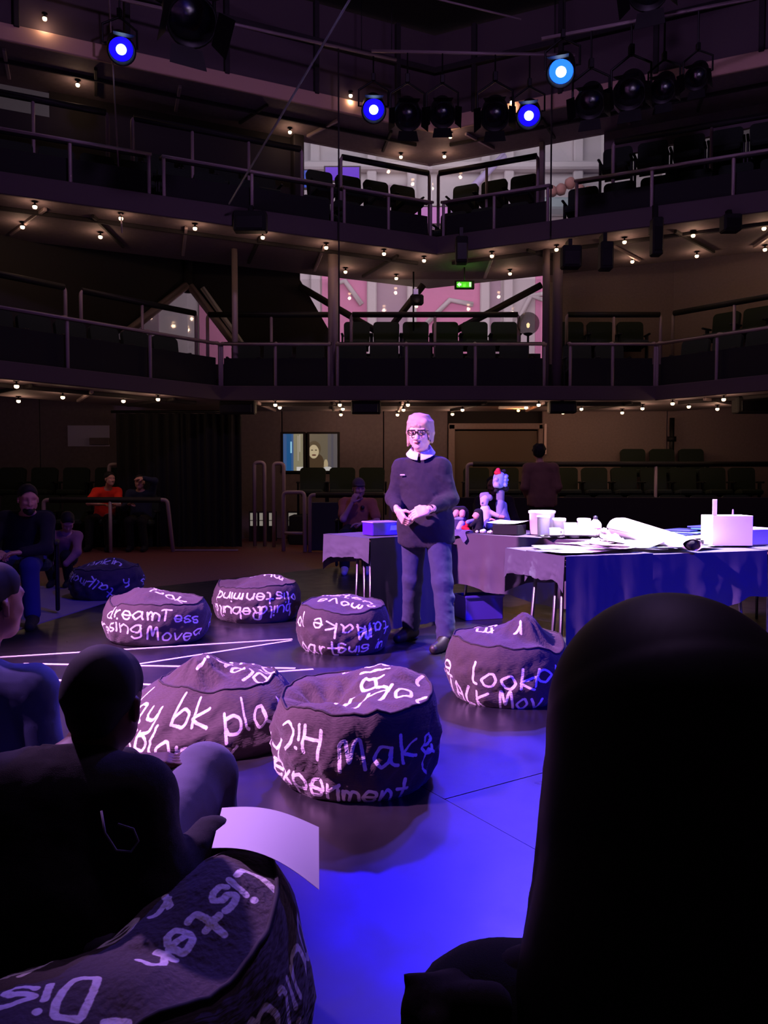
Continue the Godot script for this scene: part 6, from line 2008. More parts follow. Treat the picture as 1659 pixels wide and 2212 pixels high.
func puppets():
	var skin := mat(Color(0.85, 0.62, 0.55), 0.8)
	var pale := fabric(Color(0.5, 0.52, 0.62), 30.0, 0.6)
	var blue := fabric(Color(0.32, 0.34, 0.55), 30.0, 0.6)
	var dark := fabric(Color(0.05, 0.045, 0.07), 30.0, 0.5)
	var red := mat(Color(0.8, 0.1, 0.16), 0.6)
	var cream := fabric(Color(0.85, 0.82, 0.74), 30.0, 0.5)
	var bl := func(parent, called, bones, m, cell := 0.006): put(called, blob_mesh([[bones, cell, 0.012]], Vector3.ZERO), m, parent)
	# tall figure on a pillar-like gown
	var t := thing("puppet", "tallest puppet, pale fuzzy head with red cap, at the back of the middle table", "puppet", on(TB, 0.2, 0.5), 0.1, "handmade puppets on the middle table")
	bl.call(t, "gown", [[Vector3(0.02, 0.02, 0), Vector3(0, 0.24, 0), 0.085, 0.036, 0.02], [Vector3(0.07, 0.01, 0.02), Vector3(0.02, 0.16, 0.02), 0.035, 0.02], [Vector3(-0.05, 0.01, 0.03), Vector3(-0.01, 0.2, 0.03), 0.03, 0.016], [Vector3(0.01, 0.01, 0.06), Vector3(0.01, 0.18, 0.03), 0.03, 0.014], [Vector3(-0.05, -0.09, 0), Vector3(0.08, -0.09, 0), -0.09, -0.09, 0.004]], pale)
	bl.call(t, "tunic", [[Vector3(-0.012, 0.16, 0.02), Vector3(-0.012, 0.235, 0.015), 0.035, 0.04], [Vector3(0.03, 0.15, 0.01), Vector3(0.025, 0.225, 0.0), 0.028, 0.03]], pale)
	bl.call(t, "sleeve_cylinder", [[Vector3(-0.005, 0.25, 0), Vector3(-0.005, 0.34, 0), 0.034, 0.036], [Vector3(-0.034, 0.25, 0.015), Vector3(-0.034, 0.33, 0.015), 0.012, 0.012]], mat(Color(0.45, 0.42, 0.5), 0.7))
	bl.call(t, "collar", [[Vector3(-0.04, 0.36, 0.01), Vector3(0.04, 0.37, 0), 0.022, 0.03], [Vector3(-0.06, 0.35, 0.03), Vector3(-0.05, 0.35, 0.03), 0.012, 0.012]], dark)
	var hb := [[Vector3(-0.02, 0.42, 0), Vector3(-0.015, 0.465, 0), 0.055, 0.055]]
	for i in 16:
		hb.append([Vector3(0.02, 0.44, 0), Vector3(0.02 + rng.randf_range(0.0, 0.035), 0.445 + rng.randf_range(-0.05, 0.045), rng.randf_range(-0.04, 0.05)), 0.03, 0.014, 0.006])
	bl.call(t, "head", hb, mat(Color(0.5, 0.58, 0.76), 0.95))
	bl.call(t, "muzzle", [[Vector3(-0.055, 0.4, 0.035), Vector3(-0.045, 0.4, 0.045), 0.026, 0.024], [Vector3(-0.06, 0.44, 0.03), Vector3(-0.05, 0.45, 0.04), 0.02, 0.02]], mat(Color(0.62, 0.6, 0.68), 0.8))
	bl.call(t, "cap", [[Vector3(-0.035, 0.51, 0.01), Vector3(-0.03, 0.53, 0.01), 0.03, 0.022], [Vector3(-0.05, 0.505, 0.03), Vector3(-0.02, 0.505, 0.03), 0.014, 0.014]], red)
	bl.call(t, "tuft", [[Vector3(0.01, 0.515, -0.01), Vector3(0.03, 0.525, -0.01), 0.018, 0.015]], dark)
	# seated figure with flat-topped hair reaching to the tall one
	t = thing("puppet", "seated puppet with flat-topped grey hair and a cream shirt, reaching to the tall puppet", "puppet", on(TB, 0.13, 0.36), -0.1, "handmade puppets on the middle table")
	bl.call(t, "trousers", [[Vector3(-0.02, 0.05, 0), Vector3(0.02, 0.05, 0), 0.05, 0.05], [Vector3(-0.02, 0.05, 0.02), Vector3(-0.05, 0.03, 0.1), 0.035, 0.03], [Vector3(0.02, 0.08, 0.02), Vector3(0.04, 0.03, 0.11), 0.04, 0.03]], blue)
	bl.call(t, "shirt", [[Vector3(0, 0.1, 0), Vector3(0, 0.19, 0), 0.055, 0.042], [Vector3(0.02, 0.17, 0.01), Vector3(0.11, 0.13, 0.0), 0.026, 0.02], [Vector3(-0.02, 0.18, 0.01), Vector3(-0.06, 0.12, 0.02), 0.024, 0.02]], cream)
	bl.call(t, "hand", [[Vector3(0.12, 0.125, 0), Vector3(0.16, 0.12, 0), 0.017, 0.014], [Vector3(0.05, 0.1, 0.06), Vector3(0.08, 0.09, 0.07), 0.016, 0.014]], skin)
	bl.call(t, "head", [[Vector3(-0.01, 0.24, 0.005), Vector3(-0.005, 0.28, 0), 0.034, 0.042], [Vector3(-0.03, 0.25, 0.035), Vector3(-0.03, 0.25, 0.04), 0.01, 0.01]], mat(Color(0.75, 0.68, 0.72), 0.8))
	bl.call(t, "hair", [[Vector3(-0.02, 0.3, 0), Vector3(0.035, 0.29, 0), 0.03, 0.03], [Vector3(-0.03, 0.318, 0.0), Vector3(0.02, 0.33, 0.0), 0.016, 0.014], [Vector3(-0.06, 0.375, 0), Vector3(0.06, 0.365, 0), -0.03, -0.03, 0.004]], mat(Color(0.5, 0.47, 0.55), 0.9))
	# dark-haired doll in black
	t = thing("puppet", "doll with long dark hair and a black top, in front of the seated puppet", "puppet", on(TB, 0.19, 0.17), 0.0, "handmade puppets on the middle table")
	bl.call(t, "top", [[Vector3(0, 0.03, 0), Vector3(0, 0.09, 0), 0.05, 0.035], [Vector3(-0.02, 0.09, 0.02), Vector3(-0.06, 0.06, 0.04), 0.018, 0.016]], dark)
	bl.call(t, "head", [[Vector3(-0.012, 0.145, 0.01), Vector3(-0.015, 0.135, 0.012), 0.032, 0.028], [Vector3(-0.045, 0.14, 0.015), Vector3(-0.042, 0.14, 0.015), 0.008, 0.008]], skin)
	bl.call(t, "hair", [[Vector3(0.008, 0.165, 0.0), Vector3(0.02, 0.07, -0.005), 0.036, 0.032], [Vector3(-0.01, 0.17, 0.0), Vector3(0.01, 0.17, 0.0), 0.026, 0.028]], dark)
	# doll in red lying against it
	t = thing("puppet", "small doll in a red coat lying at the front left corner of the middle table", "puppet", on(TB, 0.1, 0.09), 0.3, "handmade puppets on the middle table")
	bl.call(t, "coat", [[Vector3(0, 0.03, 0), Vector3(0.03, 0.07, 0), 0.034, 0.026], [Vector3(-0.02, 0.04, 0.02), Vector3(0.02, 0.02, 0.04), 0.02, 0.02]], red)
	bl.call(t, "sleeve", [[Vector3(0.03, 0.085, 0.02), Vector3(0.08, 0.1, 0.02), 0.02, 0.016]], pale)
	bl.call(t, "skirt", [[Vector3(-0.04, 0.03, 0), Vector3(-0.02, 0.07, 0), 0.03, 0.03]], mat(Color(0.6, 0.6, 0.8), 0.8))
	# pair of round-faced heads with black hair
	t = thing("puppet", "puppet with two round pink heads and black hair, leftmost on the middle table", "puppet", on(TB, 0.03, 0.12), 0.0, "handmade puppets on the middle table")
	bl.call(t, "dress", [[Vector3(-0.02, 0.03, 0), Vector3(-0.01, 0.1, 0), 0.06, 0.045], [Vector3(0.03, 0.03, 0), Vector3(0.025, 0.1, 0), 0.04, 0.035]], fabric(Color(0.2, 0.18, 0.32), 30.0, 0.5))
	bl.call(t, "head", [[Vector3(-0.028, 0.165, 0.02), Vector3(-0.04, 0.145, 0.03), 0.027, 0.025]], skin)
	bl.call(t, "head", [[Vector3(0.022, 0.165, 0.03), Vector3(0.02, 0.145, 0.035), 0.027, 0.025]], skin)
	bl.call(t, "collar", [[Vector3(-0.03, 0.115, 0.03), Vector3(0.02, 0.112, 0.035), 0.018, 0.018]], pale)
	bl.call(t, "hair", [[Vector3(-0.03, 0.185, -0.012), Vector3(0.03, 0.185, -0.01), 0.034, 0.036], [Vector3(0.055, 0.17, -0.01), Vector3(0.06, 0.1, -0.02), 0.026, 0.02]], dark)
	# cloth scraps and little white balls
	var st := begin(true)
	sheet(st, 16, 12, func(u, v):
		var x: float = (u - 0.5) * 0.2
		var z: float = -0.05 + v * 0.15
		var drop := maxf(0.0, z - 0.03)
		return Vector3(x + 0.015 * sin(v * 9.0), 0.016 + 0.012 * sin(u * 14.0 + v * 4.0) * minf(1.0, 3.0 * v + 0.3) - drop * 0.8 * (1.0 + 0.5 * sin(u * 9.0)), minf(z, 0.03 + drop * 0.35)))
	var sc := put("cloth_scrap", st, fabric(Color(0.35, 0.32, 0.45), 30.0, 0.5))
	sc.position = on(TB, 0.12, -0.0, TY + 0.012)
	sc.rotation.y = -0.74
	tag(sc, "crumpled grey cloth scrap hanging over the middle table's left corner", "cloth")
	for i in 6:
		st = begin(true)
		var r := 0.014 + 0.004 * (i % 3)
		var prof := []
		for k in 9: prof.append(Vector2(cos(-PI / 2 + PI * k / 8.0) * r + 1e-6, sin(-PI / 2 + PI * k / 8.0) * r * 0.85 + r * 0.85))
		lathe(st, prof, 12)
		var mi := put("foam_ball", st, M.white)
		mi.position = on(TB, 0.26 + 0.035 * i, 0.06 + 0.02 * (i % 2), TY + 0.012)
		tag(mi, "%s small white ball from the left, before the seated puppet" % ORD[i], "ball", "white balls on the middle table")
# ---------------------------------------------------------------- people
func people():
	var skin := mat(Color(0.78, 0.58, 0.5), 0.55, 0.0, "skin")
	skin.subsurf_scatter_enabled = true
	skin.subsurf_scatter_strength = 0.08
	var skin_dark := mat(Color(0.42, 0.28, 0.22), 0.55, 0.0, "skin")
	presenter(skin)
	var hairb := mat(Color(0.06, 0.04, 0.035), 0.75)
	var hairk := mat(Color(0.03, 0.025, 0.025), 0.8)
	# ---- man on the nearest beanbag, seen from behind
	var J := {"hip": Vector3(-0.64, 0.33, -1.5), "chest": Vector3(-0.665, 0.5, -1.58), "neck": Vector3(-0.645, 0.615, -1.64), "head": Vector3(-0.6, 0.72, -1.7), "face": Vector3(0.1, -0.35, -1),
		"l": limb(Vector3(-0.485, 0.56, -1.58), Vector3(-0.42, 0.4, -1.5), Vector3(-0.36, 0.455, -1.66), Vector3(-0.445, 0.465, -1.97), Vector3(-0.42, 0.085, -2.0), Vector3(-0.41, 0.03, -2.2), Vector3(0.6, 0.1, -0.3), Vector3(0.1, -1, 0.1), Vector3(-0.3, 0.3, -1), 0.25),
		"r": limb(Vector3(-0.85, 0.565, -1.56), Vector3(-0.86, 0.42, -1.74), Vector3(-0.61, 0.52, -1.9), Vector3(-0.82, 0.46, -1.92), Vector3(-0.86, 0.085, -1.98), Vector3(-0.88, 0.03, -2.18), Vector3(1, 0.0, -0.2), Vector3(0, -1, 0), Vector3(0.1, 0.1, 1), 0.2)}
	var shirt := fabric(Color(0.1, 0.085, 0.085), 9.0, 0.5)
	shirt.albedo_texture = noise_tex(0.035, false, ramp2(Color(0.35, 0.3, 0.35), Color(1.0, 0.85, 0.75)), 256, 2)
	var man := figure("man with cropped dark hair seen from behind on the nearest beanbag, holding a sheet", J, {"skin": skin_dark, "top": shirt, "trousers": fabric(Color(0.52, 0.5, 0.58), 12.0, 0.4), "hair": hairk, "style": "short", "cell": 0.013, "head": 0.95, "girth": 1.05, "head_cell": 0.006, "ease": 0.016})
	var st := begin(true)
	var base := Vector3(J.hip.x, 0, J.hip.z)
	var loop := []
	for p in [[-0.47, 0.63, -1.41], [-0.455, 0.6, -1.385], [-0.43, 0.575, -1.37], [-0.405, 0.57, -1.375], [-0.395, 0.585, -1.385], [-0.405, 0.605, -1.39], [-0.435, 0.612, -1.395]]:
		loop.append(Vector3(p[0] - 0.05, p[1] - 0.04, p[2] - 0.045) - base)
	tube(st, loop, 0.0022, 6)
	put("drawstring", st, mat(Color(0.4, 0.38, 0.42), 0.8), man.get_node("shirt"))
	# sheet of paper in his right-hand grip
	st = begin(true)
	var pc := Vector3(-0.237, 0.475, -1.6)
	for side_ in 2:
		sheet(st, 16, 10, func(u, v):
			var uu: float = u if side_ == 0 else 1.0 - u
			var bend: float = 0.018 * sin(uu * PI) - 0.035 * uu * uu * v
			return Vector3((uu - 0.5) * 0.23 + (v - 0.5) * 0.06, bend - 0.0008 * side_, (v - 0.5) * 0.17 + (uu - 0.5) * 0.02))
	var sh := put("paper_sheet", st, M.paper)
	sh.position = pc
	sh.rotation = Vector3(0.02, -0.25, -0.04)
	tag(sh, "lavender-lit sheet of paper held out over the nearest beanbag", "paper")
	# ---- person with long hair close to the camera
	J = {"hip": Vector3(0.33, 0.2, -0.58), "chest": Vector3(0.32, 0.5, -0.68), "neck": Vector3(0.305, 0.76, -0.78), "head": Vector3(0.3, 0.925, -0.83), "face": Vector3(-0.1, 0.0, -1),
		"l": limb(Vector3(0.51, 0.655, -0.76), Vector3(0.58, 0.4, -0.72), Vector3(0.45, 0.28, -0.92), Vector3(0.5, 0.33, -1.0), Vector3(0.42, 0.085, -0.86), Vector3(0.42, 0.03, -1.05), Vector3(-0.3, 0, -1), Vector3(0, -1, 0), Vector3(-1, 0, 0), 0.3),
		"r": limb(Vector3(0.1, 0.635, -0.78), Vector3(0.03, 0.41, -0.72), Vector3(0.15, 0.28, -0.92), Vector3(0.14, 0.3, -0.98), Vector3(0.24, 0.085, -0.84), Vector3(0.22, 0.03, -1.03), Vector3(0.3, 0, -1), Vector3(0, -1, 0), Vector3(1, 0, 0), 0.3)}
	var fem := figure("person with long dark hair, a big silhouette from behind at the lower right", J, {"skin": skin, "top": fabric(Color(0.06, 0.045, 0.05), 12.0, 0.5), "trousers": M.black, "cell": 0.014, "head_cell": 0.007, "top_name": "cardigan", "ease": 0.022})
	base = Vector3(J.hip.x, 0, J.hip.z)
	var hb := [[Vector3(0.3, 0.965, -0.83), Vector3(0.3, 0.955, -0.82), 0.108, 0.112, 0.05], [Vector3(0.3, 0.94, -0.815), Vector3(0.3, 0.82, -0.79), 0.12, 0.125, 0.06], [Vector3(0.29, 0.83, -0.78), Vector3(0.285, 0.68, -0.74), 0.125, 0.15, 0.06, Vector3.BACK, 1.3], [Vector3(0.285, 0.7, -0.73), Vector3(0.29, 0.56, -0.68), 0.15, 0.13, 0.06, Vector3.BACK, 1.6]]
	for i in 60:
		var a := rng.randf_range(-1.7, 1.7)
		var p0 := Vector3(0.3 + sin(a) * 0.075, 1.02, -0.82 + cos(a) * 0.06)
		var p1 := Vector3(0.3 + sin(a) * 0.118, 0.9, -0.81 + cos(a) * 0.1)
		var p2 := Vector3(0.295 + sin(a) * 0.13 + rng.randf_range(-0.01, 0.01), 0.78, -0.775 + cos(a) * 0.1)
		var p3 := Vector3(0.29 + sin(a) * 0.17 + rng.randf_range(-0.012, 0.012), 0.64 + rng.randf_range(-0.04, 0.04), -0.73 + cos(a) * 0.1)
		hb.append([p0, p1, 0.016, 0.013, 0.008])
		hb.append([p1, p2, 0.013, 0.012, 0.008])
		hb.append([p2, p3, 0.012, 0.007, 0.008])
	hb.append([Vector3(0.28, 0.86, -1.02), Vector3(0.28, 0.92, -1.02), -0.1, -0.1, 0.015])
	put("hair", blob_mesh([[hb, 0.007, 0.03]], base), mat(Color(0.05, 0.032, 0.03), 0.6), fem)
	# loose end of a scarf on the shoulder
	var sb := [[Vector3(0.05, 0.685, -0.77), Vector3(0.22, 0.725, -0.78), 0.026, 0.034, 0.02], [Vector3(0.035, 0.695, -0.76), Vector3(0.1, 0.71, -0.73), 0.016, 0.02, 0.012], [Vector3(0.03, 0.685, -0.75), Vector3(0.02, 0.64, -0.73), 0.014, 0.006, 0.012], [Vector3(0.05, 0.69, -0.73), Vector3(0.045, 0.63, -0.71), 0.016, 0.008, 0.012], [Vector3(0.07, 0.705, -0.76), Vector3(0.02, 0.712, -0.77), 0.012, 0.004, 0.01]]
	put("scarf", blob_mesh([[sb, 0.006, 0.01]], base), fabric(Color(0.14, 0.1, 0.1), 20.0, 0.6), fem)
	# ---- person in the blue shirt at the left edge
	J = {"hip": Vector3(-1.26, 0.13, -2.3), "chest": Vector3(-1.24, 0.42, -2.38), "neck": Vector3(-1.235, 0.645, -2.42), "head": Vector3(-1.215, 0.815, -2.46), "face": Vector3(0.5, 0, -1),
		"l": limb(Vector3(-1.05, 0.56, -2.4), Vector3(-1.0, 0.32, -2.35), Vector3(-1.12, 0.22, -2.55), Vector3(-0.98, 0.13, -2.6), Vector3(-1.25, 0.085, -2.62), Vector3(-1.34, 0.04, -2.68)),
		"r": limb(Vector3(-1.43, 0.56, -2.37), Vector3(-1.48, 0.32, -2.35), Vector3(-1.36, 0.22, -2.52), Vector3(-1.52, 0.13, -2.6), Vector3(-1.28, 0.085, -2.7), Vector3(-1.2, 0.04, -2.76))}
	figure("person in a pale blue shirt at the left edge, only shoulder and cheek showing", J, {"skin": skin, "top": fabric(Color(0.4, 0.46, 0.68), 10.0, 0.4), "trousers": M.black, "hair": hairb, "style": "short", "cell": 0.015, "head_cell": 0.009, "creases": false})
	# ---- bearded man at the left
	J = {"hip": Vector3(-3.14, 0.5, -6.98), "chest": Vector3(-3.11, 0.74, -6.94), "neck": Vector3(-3.06, 0.9, -6.9), "head": Vector3(-3.03, 1.03, -6.84), "face": Vector3(0.5, -0.15, 0.8),
		"l": limb(Vector3(-3.28, 0.85, -6.93), Vector3(-3.34, 0.62, -6.78), Vector3(-3.18, 0.6, -6.6), Vector3(-3.2, 0.5, -6.55), Vector3(-3.2, 0.085, -6.5), Vector3(-3.16, 0.03, -6.3), Vector3(0.5, -0.1, 0.5), Vector3(0, -1, 0), Vector3(1, 0, 0), 0.4),
		"r": limb(Vector3(-2.9, 0.84, -6.9), Vector3(-2.83, 0.62, -6.72), Vector3(-2.97, 0.6, -6.58), Vector3(-2.9, 0.48, -6.55), Vector3(-2.86, 0.085, -6.5), Vector3(-2.8, 0.03, -6.3), Vector3(-0.6, 0, 0.5), Vector3(0, -1, 0), Vector3(-1, 0, 0), 0.4)}
	var brd := figure("bearded man in a dark jacket and blue jeans, seated at the far left", J, {"skin": skin, "top": fabric(Color(0.07, 0.07, 0.09), 10.0, 0.4), "top_name": "jacket", "trousers": fabric(Color(0.1, 0.13, 0.4), 10.0, 0.4), "hair": hairb, "style": "short", "cell": 0.02, "head_cell": 0.01, "hand_cell": 0.008})
	var f := Vector3(0.5, -0.15, 0.8).normalized()
	var c: Vector3 = J.head
	put("beard", blob_mesh([[[[c + f * 0.045 + Vector3.DOWN * 0.085, c + f * 0.065 + Vector3.DOWN * 0.095, 0.05, 0.035, 0.02], [c + f * 0.1 + Vector3.UP * 0.0, c + f * 0.1 + Vector3.UP * 0.01, -0.06, -0.06, 0.01]], 0.009, 0.02]], Vector3(J.hip.x, 0, J.hip.z)), hairb, brd)
	place_seat(Vector3(-3.16, 0.02, -7.05), 0.35, "dark seat under the bearded man at the far left", "seats of the onlookers")
	# ---- child bending over
	var o := Vector3(-0.62, 0, -1.65)
	J = {"hip": Vector3(-3.02, 0.3, -7.45) + o, "chest": Vector3(-2.94, 0.5, -7.3) + o, "neck": Vector3(-2.9, 0.61, -7.24) + o, "head": Vector3(-2.87, 0.73, -7.2) + o, "face": Vector3(0.3, -0.7, 0.6),
		"l": limb(Vector3(-3.05, 0.56, -7.26) + o, Vector3(-3.08, 0.4, -7.1) + o, Vector3(-2.98, 0.28, -7.0) + o, Vector3(-3.1, 0.36, -7.15) + o, Vector3(-3.08, 0.08, -7.3) + o, Vector3(-3.06, 0.03, -7.13) + o),
		"r": limb(Vector3(-2.79, 0.56, -7.27) + o, Vector3(-2.74, 0.4, -7.12) + o, Vector3(-2.82, 0.28, -7.0) + o, Vector3(-2.86, 0.36, -7.12) + o, Vector3(-2.9, 0.08, -7.3) + o, Vector3(-2.88, 0.03, -7.13) + o)}
	figure("child in pinkish top bending forward behind the unlit beanbag", J, {"skin": skin, "top": fabric(Color(0.6, 0.42, 0.42), 10.0, 0.4), "top_name": "hooded_top", "trousers": M.black, "hair": hairb, "style": "tied", "cell": 0.018, "size": 0.78, "head": 0.86, "head_cell": 0.011})
	# ---- seated pair behind the barrier
	J = {"hip": Vector3(-4.86, 0.52, -13.95), "chest": Vector3(-4.79, 0.82, -13.83), "neck": Vector3(-4.72, 1.04, -13.74), "head": Vector3(-4.66, 1.2, -13.66), "face": Vector3(0.8, 0.0, 0.75),
		"l": limb(Vector3(-4.92, 0.98, -13.72), Vector3(-4.95, 0.8, -13.45), Vector3(-4.7, 0.78, -13.32), Vector3(-4.95, 0.52, -13.5), Vector3(-4.95, 0.085, -13.45), Vector3(-4.95, 0.03, -13.27), Vector3(1, 0, 0.1), Vector3(0, -1, 0), Vector3(0, 0, -1), 0.4),
		"r": limb(Vector3(-4.58, 0.98, -13.85), Vector3(-4.5, 0.76, -13.62), Vector3(-4.5, 0.76, -13.38), Vector3(-4.66, 0.52, -13.5), Vector3(-4.62, 0.085, -13.45), Vector3(-4.6, 0.03, -13.27), Vector3(0.3, 0, 1), Vector3(0, -1, 0), Vector3(-1, 0, 0), 0.4)}
	figure("woman in an orange T-shirt, hair tied back, leaning on the barrier at the left", J, {"skin": skin, "top": fabric(Color(0.95, 0.2, 0.08), 10.0, 0.3), "top_name": "t_shirt", "trousers": M.black, "hair": hairb, "style": "tied", "cell": 0.022, "head_cell": 0.012, "hand_cell": 0.009, "sleeve": 0.36})
	paper_sheet(Vector3(-4.44, 0.8, -13.3), 0.16, 0.1, 0.4, M.paper, "small white sheet in the hands of the woman in orange", "paper_sheet", 0.3, 0.03)
	J = {"hip": Vector3(-4.13, 0.52, -13.62), "chest": Vector3(-4.11, 0.8, -13.6), "neck": Vector3(-4.1, 1.0, -13.56), "head": Vector3(-4.1, 1.15, -13.5), "face": Vector3(0.1, -0.05, 1),
		"l": limb(Vector3(-4.29, 0.95, -13.56), Vector3(-4.34, 0.72, -13.42), Vector3(-4.22, 0.78, -13.28), Vector3(-4.23, 0.5, -13.3), Vector3(-4.24, 0.085, -13.4), Vector3(-4.24, 0.03, -13.25), Vector3(0.6, 0.1, 0.5), Vector3(0, -1, 0), Vector3(1, 0, 0), 0.4),
		"r": limb(Vector3(-3.92, 0.95, -13.56), Vector3(-3.82, 1.17, -13.42), Vector3(-3.99, 1.215, -13.38), Vector3(-4.02, 0.5, -13.3), Vector3(-4.0, 0.085, -13.4), Vector3(-4.0, 0.03, -13.25), Vector3(-1, 0, 0.05), Vector3(0, -0.8, -0.5), Vector3(0, 0.4, 1), 0.2)}
	figure("man in navy shading his eyes with a raised hand, beside the woman in orange", J, {"skin": skin, "top": fabric(Color(0.1, 0.13, 0.22), 10.0, 0.3), "trousers": M.black, "hair": hairb, "style": "short", "cell": 0.022, "head_cell": 0.012, "hand_cell": 0.009})
	place_seat(Vector3(-4.13, 0.03, -13.72), 0.0, "dark seat under the man shading his eyes", "seats of the onlookers")
	# ---- man in a cap
	J = {"hip": Vector3(-0.36, 0.52, -10.62), "chest": Vector3(-0.35, 0.76, -10.6), "neck": Vector3(-0.34, 0.94, -10.58), "head": Vector3(-0.33, 1.075, -10.52), "face": Vector3(0.25, -0.1, 1),
		"l": limb(Vector3(-0.53, 0.88, -10.6), Vector3(-0.53, 0.68, -10.38), Vector3(-0.41, 0.9, -10.36), Vector3(-0.5, 0.5, -10.17), Vector3(-0.5, 0.085, -10.15), Vector3(-0.5, 0.03, -9.97), Vector3(0.35, 0.8, 0.1), Vector3(0.5, 0, -0.8), Vector3(0.5, 0.3, 0.3), 0.7),
		"r": limb(Vector3(-0.16, 0.87, -10.58), Vector3(-0.09, 0.65, -10.42), Vector3(-0.28, 0.63, -10.25), Vector3(-0.22, 0.5, -10.17), Vector3(-0.22, 0.085, -10.15), Vector3(-0.22, 0.03, -9.97), Vector3(-1, 0, 0.2), Vector3(0, -1, 0), Vector3(0, 0, 1), 0.4)}
	var cm := figure("man in a cap and tan shirt with round badge, chin on hand", J, {"skin": skin, "top": fabric(Color(0.68, 0.42, 0.26), 10.0, 0.3), "trousers": M.black, "hair": mat(Color(0.35, 0.3, 0.32), 0.8), "style": "cap", "cell": 0.018, "head_cell": 0.01, "hand_cell": 0.008, "sleeve": 0.36, "shoes": mat(Color(0.7, 0.68, 0.7), 0.6)})
	st = begin(true)
	lathe(st, [Vector2(0, 0), Vector2(0.028, 0.0), Vector2(0.026, 0.008), Vector2(0, 0.01)], 16, Transform3D(Basis(Vector3.RIGHT, PI / 2), Vector3(0.08, 0.83, 0.155)))
	put("badge", st, mat(Color(0.2, 0.08, 0.06), 0.5), cm.get_node("shirt"))
	place_seat(Vector3(-0.37, 0.03, -10.7), 0.0, "dark seat under the man in the cap", "seats of the onlookers")
	# ---- curly-haired person standing with their back to us
	J = {"hip": Vector3(2.28, 0.92, -11.6), "chest": Vector3(2.27, 1.2, -11.62), "neck": Vector3(2.255, 1.42, -11.62), "head": Vector3(2.24, 1.585, -11.64), "face": Vector3(0.15, 0, -1),
		"l": limb(Vector3(2.45, 1.35, -11.6), Vector3(2.5, 1.08, -11.55), Vector3(2.42, 0.95, -11.74), Vector3(2.37, 0.48, -11.6), Vector3(2.37, 0.085, -11.58), Vector3(2.38, 0.03, -11.76)),
		"r": limb(Vector3(2.07, 1.35, -11.62), Vector3(2.02, 1.08, -11.56), Vector3(2.1, 0.95, -11.76), Vector3(2.18, 0.48, -11.62), Vector3(2.18, 0.085, -11.6), Vector3(2.17, 0.03, -11.78))}
	figure("curly-haired person in a tan shirt standing with back turned before the beige wall", J, {"skin": skin, "top": fabric(Color(0.52, 0.38, 0.32), 10.0, 0.3), "trousers": M.black, "hair": hairk, "style": "curly", "cell": 0.022, "head_cell": 0.012, "hem": 0.08, "ease": 0.02})
	# ---- dim onlooker behind the puppets
	J = {"hip": Vector3(1.42, 0.52, -10.3), "chest": Vector3(1.41, 0.78, -10.28), "neck": Vector3(1.4, 0.96, -10.25), "head": Vector3(1.385, 1.1, -10.2), "face": Vector3(-0.3, 0, 1),
		"l": limb(Vector3(1.22, 0.91, -10.27), Vector3(1.18, 0.68, -10.1), Vector3(1.33, 0.62, -9.95), Vector3(1.32, 0.5, -9.86), Vector3(1.3, 0.085, -9.84), Vector3(1.3, 0.03, -9.66)),
		"r": limb(Vector3(1.6, 0.91, -10.28), Vector3(1.65, 0.68, -10.1), Vector3(1.5, 0.62, -9.95), Vector3(1.52, 0.5, -9.86), Vector3(1.54, 0.085, -9.84), Vector3(1.54, 0.03, -9.66))}
	figure("dim onlooker with dark hair seated behind the tall puppet", J, {"skin": skin_dark, "top": fabric(Color(0.13, 0.09, 0.1), 10.0, 0.3), "trousers": M.black, "hair": hairk, "style": "curly", "cell": 0.022, "head_cell": 0.012})
	place_seat(Vector3(1.42, 0.03, -10.38), 0.0, "dark seat under the dim onlooker behind the puppets", "seats of the onlookers")

